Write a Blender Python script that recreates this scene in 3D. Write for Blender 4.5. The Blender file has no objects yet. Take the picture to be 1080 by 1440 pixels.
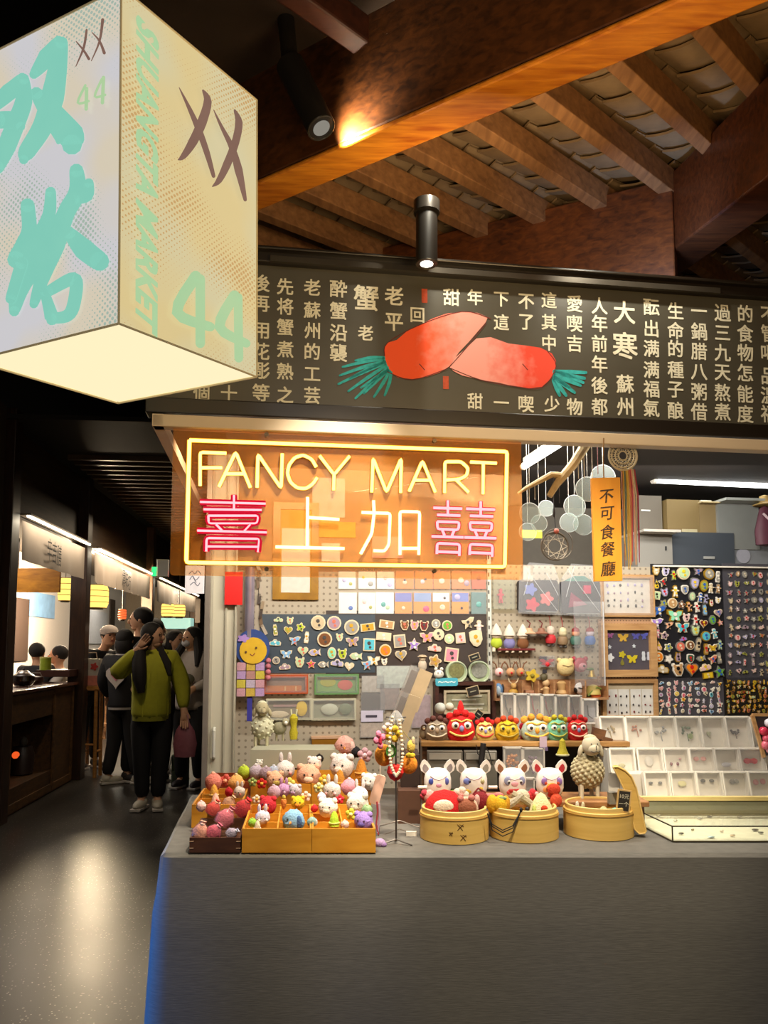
import bpy, bmesh, math, random
from mathutils import Vector, Matrix, Euler
R = random.Random(7)
SC = bpy.context.scene
COL = SC.collection
PI = math.pi
def rad(a): return a * PI / 180

# ------------------------------------------------------------------ camera
CAM_H = 1.42
F = 1100.0; PITCH = rad(5.0); CX, CY = 540.0, 814.0      # principal point in a 1080x1440 frame
cam = bpy.data.objects.new('camera', bpy.data.cameras.new('camera'))
COL.objects.link(cam)
cam.location = (0, 0, CAM_H)
cam.rotation_euler = (PI / 2 + PITCH, 0, 0)
cam.data.sensor_fit = 'VERTICAL'; cam.data.sensor_height = 36
cam.data.lens = F / 1440 * 36
cam.data.shift_y = (CY - 720) / 1440
cam.data.clip_start = 0.05
SC.camera = cam
SC.view_settings.view_transform = 'Standard'
SC.view_settings.look = 'None'
SC.view_settings.exposure = 0.0
SC.view_settings.gamma = 1.0
SC.view_settings.use_curve_mapping = False
# ------------------------------------------------------------------ world
w = bpy.data.worlds.new('world'); SC.world = w; w.use_nodes = True
w.node_tree.nodes['Background'].inputs[0].default_value = (1.0, 0.82, 0.62, 1)
w.node_tree.nodes['Background'].inputs[1].default_value = 0.045

def lamp(name, kind, loc, power, color=(1, 1, 1), size=0.1, size_y=None, target=None, spot=60, blend=0.5, parent=None):
    d = bpy.data.lights.new(name, kind)
    d.energy = power; d.color = color
    if kind == 'AREA':
        d.size = size
        if size_y: d.shape = 'RECTANGLE'; d.size_y = size_y
    else: d.shadow_soft_size = size
    if kind == 'SPOT': d.spot_size = rad(spot); d.spot_blend = blend
    o = bpy.data.objects.new(name, d); COL.objects.link(o); o.location = loc
    if target is not None:
        o.rotation_euler = (Vector(target) - Vector(loc)).to_track_quat('-Z', 'Y').to_euler()
    return o
# ------------------------------------------------------------------ pixel <-> place
FW = Vector((0, math.cos(PITCH), math.sin(PITCH))); UP = Vector((0, -math.sin(PITCH), math.cos(PITCH)))
C0 = Vector((0, 0, CAM_H))
def ray(px, py): return Vector((1, 0, 0)) * (px - CX) + UP * (CY - py) + FW * F
def at_y(px, py, y):
    r = ray(px, py); return C0 + r * (y / r.y)
def at_z(px, py, z):
    r = ray(px, py); return C0 + r * ((z - CAM_H) / r.z)
def m_per_px(y): return y / F

class Plane:
    """a vertical plane through p, turned by ang about z; local axes u (right), w (up), n (towards the viewer)"""
    def __init__(s, p, ang):
        s.p = Vector(p); s.a = ang
        s.u = Vector((math.cos(ang), math.sin(ang), 0)); s.w = Vector((0, 0, 1)); s.n = Vector((math.sin(ang), -math.cos(ang), 0))
    def hit(s, px, py, off=0):
        r = ray(px, py); q = s.p + s.n * off
        return C0 + r * ((q - C0).dot(s.n) / r.dot(s.n))
    def loc(s, px, py):
        d = s.hit(px, py) - s.p; return (d.dot(s.u), d.z)
    def pt(s, a, b, off=0): return s.p + s.u * a + s.w * b + s.n * off
    def scale(s, px, py): return (s.hit(px + 1, py) - s.hit(px, py)).dot(s.u)
    def mat(s, px, py, off=0):
        """object matrix at a pixel: local x right, local z up, local -y towards the viewer"""
        return Matrix.Translation(s.hit(px, py, off)) @ Matrix.Rotation(s.a, 4, 'Z')

# LED tubes of the stall (inside, under its canopy), spots of the hall, lights of the corridor; the right beam wash and blue lamps are added
lamp('stall_tube_light', 'AREA', (0.35, 2.95, 2.30), 52, (1.0, .95, .85), 2.2, 0.12, (0.35, 3.9, 1.0))
lamp('stall_tube_light_rear', 'AREA', (1.2, 3.9, 2.28), 9, (1.0, .98, .93), 1.4, 0.1, (1.2, 4.6, 1.6))
lamp('counter_spot', 'SPOT', (0.12, 1.9, 3.0), 290, (1.0, .88, .68), 0.04, target=(-.42, 2.95, .85), spot=34, blend=.6)
lamp('counter_spot_right', 'SPOT', (0.7, 1.5, 2.9), 290, (1.0, .88, .68), 0.04, target=(.55, 2.85, .85), spot=44, blend=.7)
lamp('beam_spot', 'SPOT', tuple(at_y(474, 190, 2.60)), 34, (1.0, .88, .66), 0.015, target=tuple(at_z(512, 180, 3.27)), spot=115, blend=.9)
lamp('rafter_light', 'AREA', (.45, 2.7, 2.86), 8, (1.0, .78, .50), .8, .3, (.3, 3.5, 3.6))
lamp('beam_wash', 'AREA', (.35, 1.7, 2.2), 8, (1.0, .70, .34), .7, .3, (.4, 2.6, 3.3))
lamp('beam_wash_right', 'AREA', (1.0, 1.2, 2.3), 9, (1.0, .66, .30), .6, .3, (.95, 2.2, 3.25))  # added to carry orange light to the right end of the beam
lamp('board_spot', 'SPOT', (.20, 2.38, 3.0), 22.0, (1.0, .93, .75), 0.02, target=(.24, 2.75, 2.56), spot=100, blend=.9)
lamp('board_spot_right', 'SPOT', (.86, 2.46, 3.0), 22.0, (1.0, .93, .75), 0.02, target=(.92, 2.84, 2.56), spot=100, blend=.9)
lamp('hall_fill', 'AREA', (.2, -.6, 2.9), 11, (1.0, .88, .74), 1.6, .8, (.4, 2.5, .8))
lamp('blue_side_light', 'SPOT', (-2.4, 2.50, .45), 230, (.06, .28, 1.0), .12, target=(-.75, 2.56, .36), spot=34, blend=.5)  # added blue lamp out of view, for the blue strip on the cloth corner
lamp('beam_blue_light', 'AREA', (1.16, 3.25, 3.0), 5, (.30, .52, 1.0), .06, .03, (1.38, 3.52, 3.17))  # added close to the hip beam to give its blue streak
lamp('corridor_light', 'SPOT', (-2.0, 5.6, 3.2), 60, (1.0, .82, .58), .1, target=(-2.1, 6.9, 1.0), spot=70, blend=.8)
lamp('bay_lamp', 'POINT', tuple(at_y(122, 842, 10.6)), 460, (1.0, .78, .50), .2)
lamp('corridor_light_far', 'AREA', (-2.6, 9.5, 2.9), 25, (1.0, .80, .55), .6, .6, (-2.6, 9.5, 0))

# ------------------------------------------------------------------ materials
def lin(h):
    if isinstance(h, (tuple, list)): return tuple(h)[:3]
    h = h.lstrip('#'); c = [int(h[i:i + 2], 16) / 255 for i in (0, 2, 4)]
    return tuple(x / 12.92 if x < .04045 else ((x + .055) / 1.055) ** 2.4 for x in c)
_mc = {}
def mat(color, rough=.6, metal=0, var=.12, scale=30, emit=0, bump=0, name=None, trans=0, coat=0, key=None):
    k = (str(color), rough, metal, var, scale, emit, bump, trans, coat, key)
    if k in _mc: return _mc[k]
    c = lin(color)
    m = bpy.data.materials.new(name or 'surface'); m.use_nodes = True
    nt = m.node_tree; N = nt.nodes; L = nt.links; b = N['Principled BSDF']; out = N['Material Output']
    b.inputs['Roughness'].default_value = rough; b.inputs['Metallic'].default_value = metal
    if coat: b.inputs['Coat Weight'].default_value = coat
    tc = N.new('ShaderNodeTexCoord'); nz = N.new('ShaderNodeTexNoise'); nz.inputs['Scale'].default_value = scale
    L.new(tc.outputs['Object'], nz.inputs['Vector'])
    mx = N.new('ShaderNodeMix'); mx.data_type = 'RGBA'
    mx.inputs[6].default_value = tuple(max(0, x * (1 - var)) for x in c) + (1,)
    mx.inputs[7].default_value = tuple(min(1, x * (1 + var)) for x in c) + (1,)
    L.new(nz.outputs['Fac'], mx.inputs[0]); L.new(mx.outputs[2], b.inputs['Base Color'])
    if emit:
        L.new(mx.outputs[2], b.inputs['Emission Color']); b.inputs['Emission Strength'].default_value = emit
    if bump:
        bp = N.new('ShaderNodeBump'); bp.inputs['Strength'].default_value = bump; bp.inputs['Distance'].default_value = .004
        L.new(nz.outputs['Fac'], bp.inputs['Height']); L.new(bp.outputs[0], b.inputs['Normal'])
    if trans:
        t = N.new('ShaderNodeBsdfTransparent'); ms = N.new('ShaderNodeMixShader'); ms.inputs[0].default_value = trans
        L.new(b.outputs[0], ms.inputs[1]); L.new(t.outputs[0], ms.inputs[2]); L.new(ms.outputs[0], out.inputs[0])
    _mc[k] = m; return m
def emis(color, strength, name='glow'):
    k = ('e', str(color), strength)
    if k in _mc: return _mc[k]
    m = bpy.data.materials.new(name); m.use_nodes = True; nt = m.node_tree
    nt.nodes.remove(nt.nodes['Principled BSDF']); e = nt.nodes.new('ShaderNodeEmission')
    e.inputs[0].default_value = lin(color) + (1,); e.inputs[1].default_value = strength
    nt.links.new(e.outputs[0], nt.nodes['Material Output'].inputs[0]); _mc[k] = m; return m
def wood(c1, c2, rough=.45, scale=(2, 2, 18), name='wood', bump=.1, big=1.0):
    k = ('w', str(c1), str(c2), rough, scale, big)
    if k in _mc: return _mc[k]
    m = bpy.data.materials.new(name); m.use_nodes = True; nt = m.node_tree; N = nt.nodes; L = nt.links; b = N['Principled BSDF']
    tc = N.new('ShaderNodeTexCoord'); mp = N.new('ShaderNodeMapping'); mp.inputs['Scale'].default_value = scale
    n1 = N.new('ShaderNodeTexNoise'); n1.inputs['Scale'].default_value = 3; n1.inputs['Detail'].default_value = 6; n1.inputs['Distortion'].default_value = .6
    n2 = N.new('ShaderNodeTexNoise'); n2.inputs['Scale'].default_value = 2.2 * big
    L.new(tc.outputs['Object'], mp.inputs[0]); L.new(mp.outputs[0], n1.inputs['Vector']); L.new(tc.outputs['Object'], n2.inputs['Vector'])
    ad = N.new('ShaderNodeMath'); ad.operation = 'MULTIPLY_ADD'; ad.inputs[1].default_value = .6
    L.new(n1.outputs['Fac'], ad.inputs[0]); 
    ml = N.new('ShaderNodeMath'); ml.operation = 'MULTIPLY'; ml.inputs[1].default_value = .4; L.new(n2.outputs['Fac'], ml.inputs[0]); L.new(ml.outputs[0], ad.inputs[2])
    cr = N.new('ShaderNodeValToRGB'); cr.color_ramp.elements[0].position = .35; cr.color_ramp.elements[1].position = .65
    cr.color_ramp.elements[0].color = lin(c1) + (1,); cr.color_ramp.elements[1].color = lin(c2) + (1,)
    L.new(ad.outputs[0], cr.inputs[0]); L.new(cr.outputs[0], b.inputs['Base Color'])
    b.inputs['Roughness'].default_value = rough
    bp = N.new('ShaderNodeBump'); bp.inputs['Strength'].default_value = bump; bp.inputs['Distance'].default_value = .003
    L.new(n1.outputs['Fac'], bp.inputs['Height']); L.new(bp.outputs[0], b.inputs['Normal'])
    _mc[k] = m; return m
def clear(color='#ffffff', haze=.1, gloss=.1, rough=.1, name='clear_plastic', hz=None):
    """thin clear sheet: transparent, a little diffuse haze, glossy surface"""
    haze *= .6; gloss *= .6; k = ('c', str(color), haze, gloss, rough, hz)
    if k in _mc: return _mc[k]
    m = bpy.data.materials.new(name); m.use_nodes = True; nt = m.node_tree; N = nt.nodes; L = nt.links
    b = N['Principled BSDF']; b.inputs['Base Color'].default_value = lin(hz or color) + (1,); b.inputs['Roughness'].default_value = .8
    t = N.new('ShaderNodeBsdfTransparent'); t.inputs[0].default_value = lin(color) + (1,)
    g = N.new('ShaderNodeBsdfGlossy'); g.inputs['Roughness'].default_value = rough
    m1 = N.new('ShaderNodeMixShader'); m1.inputs[0].default_value = haze
    L.new(t.outputs[0], m1.inputs[1]); L.new(b.outputs[0], m1.inputs[2])
    fr = N.new('ShaderNodeFresnel'); fr.inputs[0].default_value = 1.45
    mu = N.new('ShaderNodeMath'); mu.operation = 'MULTIPLY'; mu.inputs[1].default_value = gloss * 10; mu.use_clamp = True
    L.new(fr.outputs[0], mu.inputs[0])
    m2 = N.new('ShaderNodeMixShader'); L.new(mu.outputs[0], m2.inputs[0]); L.new(m1.outputs[0], m2.inputs[1]); L.new(g.outputs[0], m2.inputs[2])
    L.new(m2.outputs[0], N['Material Output'].inputs[0]); _mc[k] = m; return m

# ------------------------------------------------------------------ mesh builder
class MB:
    def __init__(s): s.v = []; s.f = []; s.m = []
    def add(s, vs, fs, m=0):
        o = len(s.v); s.v += [tuple(x) for x in vs]
        s.f += [tuple(i + o for i in f) for f in fs]; s.m += [m] * len(fs); return s
    def box(s, c, d, m=0, rot=None):
        c = Vector(c); q = [Vector((x * d[0] / 2, y * d[1] / 2, z * d[2] / 2)) for x in (-1, 1) for y in (-1, 1) for z in (-1, 1)]
        if rot is not None: q = [rot @ p for p in q]
        return s.add([c + p for p in q], [(0, 1, 3, 2), (4, 6, 7, 5), (0, 4, 5, 1), (2, 3, 7, 6), (0, 2, 6, 4), (1, 5, 7, 3)], m)
    def bbox(s, a, b, m=0):
        return s.box([(a[i] + b[i]) / 2 for i in range(3)], [abs(b[i] - a[i]) for i in range(3)], m)
    def rbox(s, c, d, r, m=0, rot=None):
        """box with rounded vertical (z) edges"""
        pts = rrect(d[0], d[1], r); n = len(pts); c = Vector(c); v = []
        for z in (-d[2] / 2, d[2] / 2): v += [Vector((x, y, z)) for x, y in pts]
        if rot is not None: v = [rot @ p for p in v]
        return s.add([c + p for p in v], [tuple(range(n))[::-1], tuple(range(n, 2 * n))] + [(i, (i + 1) % n, n + (i + 1) % n, n + i) for i in range(n)], m)
    def cyl(s, p0, p1, r0, r1=None, n=12, m=0, cap=True):
        if r1 is None: r1 = r0
        p0 = Vector(p0); p1 = Vector(p1); d = (p1 - p0).normalized()
        a = d.orthogonal().normalized(); b = d.cross(a); v = []
        for p, r in ((p0, r0), (p1, r1)): v += [p + (a * math.cos(2 * PI * i / n) + b * math.sin(2 * PI * i / n)) * r for i in range(n)]
        f = [(i, (i + 1) % n, n + (i + 1) % n, n + i) for i in range(n)]
        if cap: f += [tuple(range(n))[::-1], tuple(range(n, 2 * n))]
        return s.add(v, f, m)
    def ell(s, c, r, m=0, nu=12, nv=8, rot=None):
        if not isinstance(r, (tuple, list)): r = (r, r, r)
        c = Vector(c); v = [Vector((0, 0, -r[2]))]
        for j in range(1, nv):
            t = -PI / 2 + PI * j / nv
            v += [Vector((r[0] * math.cos(t) * math.cos(2 * PI * i / nu), r[1] * math.cos(t) * math.sin(2 * PI * i / nu), r[2] * math.sin(t))) for i in range(nu)]
        v.append(Vector((0, 0, r[2])))
        if rot is not None: v = [rot @ p for p in v]
        f = [(0, 1 + (i + 1) % nu, 1 + i) for i in range(nu)]
        for j in range(nv - 2):
            a = 1 + j * nu; f += [(a + i, a + (i + 1) % nu, a + nu + (i + 1) % nu, a + nu + i) for i in range(nu)]
        a = 1 + (nv - 2) * nu; f += [(a + i, a + (i + 1) % nu, len(v) - 1) for i in range(nu)]
        return s.add([c + p for p in v], f, m)
    def lathe(s, prof, c=(0, 0, 0), n=24, m=0, sx=1, sy=1):
        c = Vector(c); v = []; f = []
        for r, z in prof: v += [c + Vector((r * sx * math.cos(2 * PI * i / n), r * sy * math.sin(2 * PI * i / n), z)) for i in range(n)]
        for j in range(len(prof) - 1): f += [(j * n + i, j * n + (i + 1) % n, (j + 1) * n + (i + 1) % n, (j + 1) * n + i) for i in range(n)]
        return s.add(v, f, m)
    def tube(s, pts, r, n=6, m=0, closed=False):
        P = [Vector(p) for p in pts]; k = len(P); rr = r if isinstance(r, (list, tuple)) else [r] * k
        v = []; a = None
        for i, p in enumerate(P):
            if closed: d = P[(i + 1) % k] - P[i - 1]
            else: d = P[min(i + 1, k - 1)] - P[max(i - 1, 0)]
            if d.length < 1e-9: d = Vector((0, 0, 1))
            d.normalize()
            if a is None: a = d.orthogonal().normalized()
            else:
                a = a - d * a.dot(d)
                a = a.normalized() if a.length > 1e-6 else d.orthogonal().normalized()
            b = d.cross(a)
            v += [p + (a * math.cos(2 * PI * j / n) + b * math.sin(2 * PI * j / n)) * rr[i] for j in range(n)]
        f = []
        for i in range(k if closed else k - 1):
            x = i * n; y = ((i + 1) % k) * n
            f += [(x + j, x + (j + 1) % n, y + (j + 1) % n, y + j) for j in range(n)]
        if not closed: f += [tuple(range(n))[::-1], tuple(range((k - 1) * n, k * n))]
        return s.add(v, f, m)
    def torus(s, c, Rr, r, axis='Z', n=24, k=8, m=0):
        c = Vector(c); pts = []
        for i in range(n):
            t = 2 * PI * i / n; x, y = Rr * math.cos(t), Rr * math.sin(t)
            pts.append(c + {'Z': Vector((x, y, 0)), 'Y': Vector((x, 0, y)), 'X': Vector((0, x, y))}[axis])
        return s.tube(pts, r, k, m, True)
    def plate(s, poly, t, m=0, y=0.0, mt=None):
        """poly in local x,z extruded along y: front at y-t, back at y"""
        n = len(poly); v = [(x, y - t, z) for x, z in poly] + [(x, y, z) for x, z in poly]
        ar = sum(poly[i][0] * poly[(i + 1) % n][1] - poly[(i + 1) % n][0] * poly[i][1] for i in range(n))
        a = tuple(range(n)); b = tuple(range(2 * n - 1, n - 1, -1))
        sd = [(n + i, n + (i + 1) % n, (i + 1) % n, i) for i in range(n)]
        if ar < 0: a = a[::-1]; b = b[::-1]; sd = [f[::-1] for f in sd]
        s.add(v, [a, b] + sd, m); return s
    def build(s, name, mats, parent=None, smooth=True, M=None, bevel=0):
        me = bpy.data.meshes.new(name); me.from_pydata(s.v, [], s.f)
        if not isinstance(mats, (list, tuple)): mats = [mats]
        for x in mats: me.materials.append(x)
        me.polygons.foreach_set('material_index', s.m)
        if smooth:
            me.polygons.foreach_set('use_smooth', [True] * len(me.polygons))
            me.set_sharp_from_angle(angle=rad(38))
        me.update()
        o = bpy.data.objects.new(name, me); COL.objects.link(o)
        if parent is not None: o.parent = parent
        if M is not None: o.matrix_local = M if parent is not None else M
        if bevel:
            b = o.modifiers.new('bevel', 'BEVEL'); b.width = bevel; b.segments = 2; b.limit_method = 'ANGLE'
        return o
def rrect(w, h, r, k=4):
    pts = []
    for cx, cy, a0 in ((w / 2 - r, h / 2 - r, 0), (-w / 2 + r, h / 2 - r, 90), (-w / 2 + r, -h / 2 + r, 180), (w / 2 - r, -h / 2 + r, 270)):
        for i in range(k + 1):
            a = rad(a0 + 90 * i / k); pts.append((cx + r * math.cos(a), cy + r * math.sin(a)))
    return pts
def circ(r, n=16, cx=0, cz=0, sx=1, sz=1, a0=0): return [(cx + r * sx * math.cos(a0 + 2 * PI * i / n), cz + r * sz * math.sin(a0 + 2 * PI * i / n)) for i in range(n)]

def tag(o, label, cat, group=None):
    o['label'] = label; o['category'] = cat
    if group: o['group'] = group
    return o
def thing(name, label, cat, loc=(0, 0, 0), rz=0, group=None, M=None):
    o = bpy.data.objects.new(name, None); COL.objects.link(o); o.empty_display_size = .05
    if M is not None: o.matrix_world = M
    else: o.location = loc; o.rotation_euler = (0, 0, rz)
    return tag(o, label, cat, group)
def struct(o): o['kind'] = 'structure'; return o
def dup(o, M=None, parent=None, label=None, group=None):
    c = o.copy(); COL.objects.link(c)
    if parent is not None: c.parent = parent
    for ch in [x for x in KIDS.get(o.name, [])]: dup(ch, None, c)
    if M is not None: c.matrix_world = M
    if label: c['label'] = label
    if group: c['group'] = group
    return c
KIDS = {}
def kids(o, *ch): KIDS[o.name] = list(ch); return o

# text -> flat outline triangles
_gl = {}
def glyph(ch, bold=0.0, ctr=True):
    k = (ch, bold, ctr)
    if k in _gl: return _gl[k]
    cu = bpy.data.curves.new('t', 'FONT'); cu.body = ch; cu.size = 1; cu.offset = bold; cu.resolution_u = 3
    if ctr: cu.align_x = 'CENTER'
    ob = bpy.data.objects.new('t', cu)
    me = ob.to_mesh(); v = [tuple(x.co[:2]) for x in me.vertices]; f = [tuple(p.vertices) for p in me.polygons]
    ob.to_mesh_clear(); bpy.data.objects.remove(ob); bpy.data.curves.remove(cu)
    if v and ctr:
        x0 = min(a for a, b in v); x1 = max(a for a, b in v); y0 = min(b for a, b in v); y1 = max(b for a, b in v)
        cx, cy = (x0 + x1) / 2, (y0 + y1) / 2
        v = [(a - cx, b - cy) for a, b in v]
    _gl[k] = (v, f); return _gl[k]
def put_text(mb, s, fn, bold=0, m=0):
    """fn maps a 2D point of the text to 3D"""
    v, f = glyph(s, bold); mb.add([fn(a, b) for a, b in v], f, m)
def ribbon(mb, pts, wid, fn, m=0):
    """brush stroke: 2D centre line with widths, round ends, fn maps 2D to 3D"""
    k = len(pts); wd = wid if isinstance(wid, (list, tuple)) else [wid] * k
    # densify
    P = []; W = []
    for i in range(k - 1):
        p0 = pts[max(i - 1, 0)]; p1 = pts[i]; p2 = pts[i + 1]; p3 = pts[min(i + 2, k - 1)]
        for j in range(4):
            t = j / 4
            q = [.5 * ((2 * p1[c]) + (-p0[c] + p2[c]) * t + (2 * p0[c] - 5 * p1[c] + 4 * p2[c] - p3[c]) * t * t + (-p0[c] + 3 * p1[c] - 3 * p2[c] + p3[c]) * t ** 3) for c in (0, 1)]
            P.append(q); W.append(wd[i] * (1 - t) + wd[i + 1] * t)
    P.append(list(pts[-1])); W.append(wd[-1]); L = []; Rr = []
    n = len(P)
    for i in range(n):
        a = P[max(i - 1, 0)]; b = P[min(i + 1, n - 1)]; dx, dy = b[0] - a[0], b[1] - a[1]; l = math.hypot(dx, dy) or 1
        nx, ny = -dy / l, dx / l; h = W[i] / 2
        L.append((P[i][0] + nx * h, P[i][1] + ny * h)); Rr.append((P[i][0] - nx * h, P[i][1] - ny * h))
    for i in range(n - 1): mb.add([fn(*L[i]), fn(*L[i + 1]), fn(*Rr[i + 1]), fn(*Rr[i])], [(0, 1, 2, 3)], m)
    for e in (0, n - 1):
        if W[e] > 0: mb.add([fn(P[e][0] + W[e] / 2 * math.cos(2 * PI * j / 10), P[e][1] + W[e] / 2 * math.sin(2 * PI * j / 10)) for j in range(10)], [tuple(range(10))], m)
# ================================================================== SETTING
A = rad(8.5)
U = Vector((math.cos(A), math.sin(A), 0)); NN = Vector((math.sin(A), -math.cos(A), 0))
PB = Plane(at_y(360, 568, 2.6), A)                 # plane of the board above the stall

# floor: polished dark terrazzo
def terrazzo():
    m = bpy.data.materials.new('terrazzo'); m.use_nodes = True; nt = m.node_tree; N = nt.nodes; L = nt.links; b = N['Principled BSDF']
    tc = N.new('ShaderNodeTexCoord')
    vo = N.new('ShaderNodeTexVoronoi'); vo.inputs['Scale'].default_value = 55
    L.new(tc.outputs['Object'], vo.inputs['Vector'])
    n = N.new('ShaderNodeTexNoise'); n.inputs['Scale'].default_value = 1.5; n.inputs['Detail'].default_value = 4; L.new(tc.outputs['Object'], n.inputs['Vector'])
    r1 = N.new('ShaderNodeValToRGB'); r1.color_ramp.elements[0].position = .14; r1.color_ramp.elements[0].color = (1, 1, 1, 1)
    r1.color_ramp.elements[1].position = .22; r1.color_ramp.elements[1].color = (0, 0, 0, 1)
    L.new(vo.outputs['Distance'], r1.inputs[0])
    sp = N.new('ShaderNodeSeparateColor'); L.new(vo.outputs['Color'], sp.inputs[0])
    gt = N.new('ShaderNodeMath'); gt.operation = 'GREATER_THAN'; gt.inputs[1].default_value = .45; L.new(sp.outputs[0], gt.inputs[0])
    mu = N.new('ShaderNodeMath'); mu.operation = 'MULTIPLY'; L.new(r1.outputs[0], mu.inputs[0]); L.new(gt.outputs[0], mu.inputs[1])
    bs = N.new('ShaderNodeMix'); bs.data_type = 'RGBA'; bs.inputs[6].default_value = (.012, .010, .009, 1); bs.inputs[7].default_value = (.035, .028, .022, 1)
    L.new(n.outputs['Fac'], bs.inputs[0])
    mx = N.new('ShaderNodeMix'); mx.data_type = 'RGBA'; mx.inputs[7].default_value = (.42, .38, .33, 1)
    L.new(mu.outputs[0], mx.inputs[0]); L.new(bs.outputs[2], mx.inputs[6]); L.new(mx.outputs[2], b.inputs['Base Color'])
    rr = N.new('ShaderNodeMapRange'); rr.inputs[3].default_value = .26; rr.inputs[4].default_value = .44; L.new(n.outputs['Fac'], rr.inputs[0]); L.new(rr.outputs[0], b.inputs['Roughness'])
    b.inputs['Specular IOR Level'].default_value = .75
    return m
struct(MB().bbox((-9, -1.5, -.1), (6, 30, 0)).build('floor', terrazzo(), smooth=False))
dark = mat('#1b120b', .8, var=.3, scale=4)
struct(MB().bbox((-9, -1.5, 4.3), (6, 30, 4.4)).build('ceiling', dark, smooth=False))
struct(MB().bbox((5.9, -1.5, 0), (6, 30, 4.4)).build('wall_right', mat('#3a2a1c', .8), smooth=False))
struct(MB().bbox((-9, 29.9, 0), (6, 30, 4.4)).build('wall_back', mat('#20160d', .8), smooth=False))

# --- roof timbers
BW = wood('#2a1206', '#5a2c10', .42, (1.5, 14, 14), bump=.25)
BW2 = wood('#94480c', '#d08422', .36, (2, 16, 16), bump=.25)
BDK = wood('#1c0e06', '#3a200e', .5, (1.5, 14, 14), bump=.3)
def beam(name, p0, p1, wdt, hgt, m, side=1, mside=None):
    """p0,p1: the bottom edge nearest the viewer; the beam extends 'side' to its left or right, and up"""
    p0 = Vector(p0); p1 = Vector(p1); d = (p1 - p0).normalized(); n = Vector((0, 0, 1)).cross(d).normalized() * wdt * side; h = Vector((0, 0, hgt))
    b = MB(); b.add([p0, p1, p1 + n, p0 + n, p0 + h, p1 + h, p1 + n + h, p0 + n + h], [(0, 3, 2, 1), (4, 5, 6, 7), (0, 1, 5, 4), (1, 2, 6, 5), (2, 3, 7, 6), (3, 0, 4, 7)])
    if side < 0: b.f = [f[::-1] for f in b.f]
    c = (p0 + p1) / 2; b.v = [tuple(Vector(x) - c) for x in b.v]
    o = b.build(name, m, smooth=False, M=Matrix.Translation(c), bevel=.008); return struct(o)
b1a = at_z(362, 300 - 40, 3.2); b1b = at_z(960, 0, 3.2)
dd = (b1b - b1a).normalized()
near0 = at_z(362, 260, 3.2) - dd * .9; near1 = near0 + dd * 3.4
near0.z = near1.z = 3.222
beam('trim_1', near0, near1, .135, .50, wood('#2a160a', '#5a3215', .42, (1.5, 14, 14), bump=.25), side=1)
# underside of the near beam: thin orange layer, light from below painted into its colour
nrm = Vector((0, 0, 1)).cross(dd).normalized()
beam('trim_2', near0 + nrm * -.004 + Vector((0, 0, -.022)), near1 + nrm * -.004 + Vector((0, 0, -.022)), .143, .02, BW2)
c0 = at_y(600, 345, 4.05); c1 = at_y(923, 250, 3.55)
e = (c1 - c0); e.z = 0; e.normalize()
beam('trim_3', Vector((c0.x, c0.y, 3.05)) - e * 1.6, Vector((c0.x, c0.y, 3.05)) + e * 1.25, .16, .58, wood('#33170a', '#6e3a16', .45, (1.5, 14, 14), bump=.25))
# sloping hip beam coming towards the viewer at the right
beam('trim_4', (1.34, 4.3, 3.44), (1.46, 1.4, 2.88), .20, .38, BW, side=1)
# rafters
rd = Vector((.708, .703, .07)).normalized()
rl = wood('#6a4526', '#9c6c40', .6, (12, 2, 12), bump=.3); rdk = BDK
up = Vector((0, 0, 1)); rn = up.cross(rd).normalized()
stp = (at_z(783, 143, 3.50) - at_z(380, 304, 3.50)) / 5.0
r0 = at_z(783, 143, 3.50)
raf_mesh = None
roofm = mat('#2b1d12', .85, var=.3, scale=5)
for k in range(-4, 8):
    s = r0 - stp * k - rd * .42
    b = MB(); Lr = 3.15; q = [s, s + rd * Lr]
    for pp in (Vector((0, 0, 0)),):
        v = []
        for x in (0, Lr):
            for (a, h) in ((0, 0), (.062, 0), (.062, .115), (0, .115)): v.append(rd * x + rn * a + up * h)
        b.add(v, [(0, 1, 2, 3), (7, 6, 5, 4), (0, 4, 5, 1), (1, 5, 6, 2), (2, 6, 7, 3), (3, 7, 4, 0)])
    o = b.build('rafter', [rl], M=Matrix.Translation(s), smooth=False, bevel=.004)
    if k == -4:
        ceil_t = struct(o); ceil_t.name = 'trim_5'
    else:
        o.parent = ceil_t; o.matrix_parent_inverse = ceil_t.matrix_world.inverted() if False else Matrix.Translation(-(r0 + stp * 4 - rd * .42))
# curved roof tiles laid between the rafters
tile_mat = mat('#8d7250', .8, var=.35, scale=14, bump=.4)
tm = None; par0 = r0 + stp * 4 - rd * .42
sp_ = stp.length * abs((stp.normalized()).cross(rd).length)
for k in range(-3, 8):
    s = r0 - stp * k - rd * .42 + rn * .062 * 0 + up * .116
    for j in range(20):
        if tm is None:
            b = MB(); n = 6; v = []
            wd = sp_ * 1.0; ln = .21
            for x, zz in ((0, 0.0), (ln, .028)):
                for i in range(n + 1):
                    t = i / n; v.append(rd * x - rn * 0 + rn * (t * wd) + up * (zz - .035 * math.sin(PI * t) + .035))
            off = len(v); v += [Vector(p) + up * .012 for p in v]
            f = [(i, i + 1, n + 2 + i, n + 1 + i)[::-1] for i in range(n)] + [(off + i, off + i + 1, off + n + 2 + i, off + n + 1 + i) for i in range(n)] + [(i, i + 1, off + i + 1, off + i) for i in range(n)]
            b.add(v, f); o = b.build('roof_tile', tile_mat); tm = o.data
        else:
            o = bpy.data.objects.new('roof_tile', tm); COL.objects.link(o)
        o.parent = ceil_t
        jt = R.uniform(-.012, .012)
        o.matrix_local = Matrix.Translation(s + rd * (j * .18 + jt) - par0 + up * R.uniform(0, .008))
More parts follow.
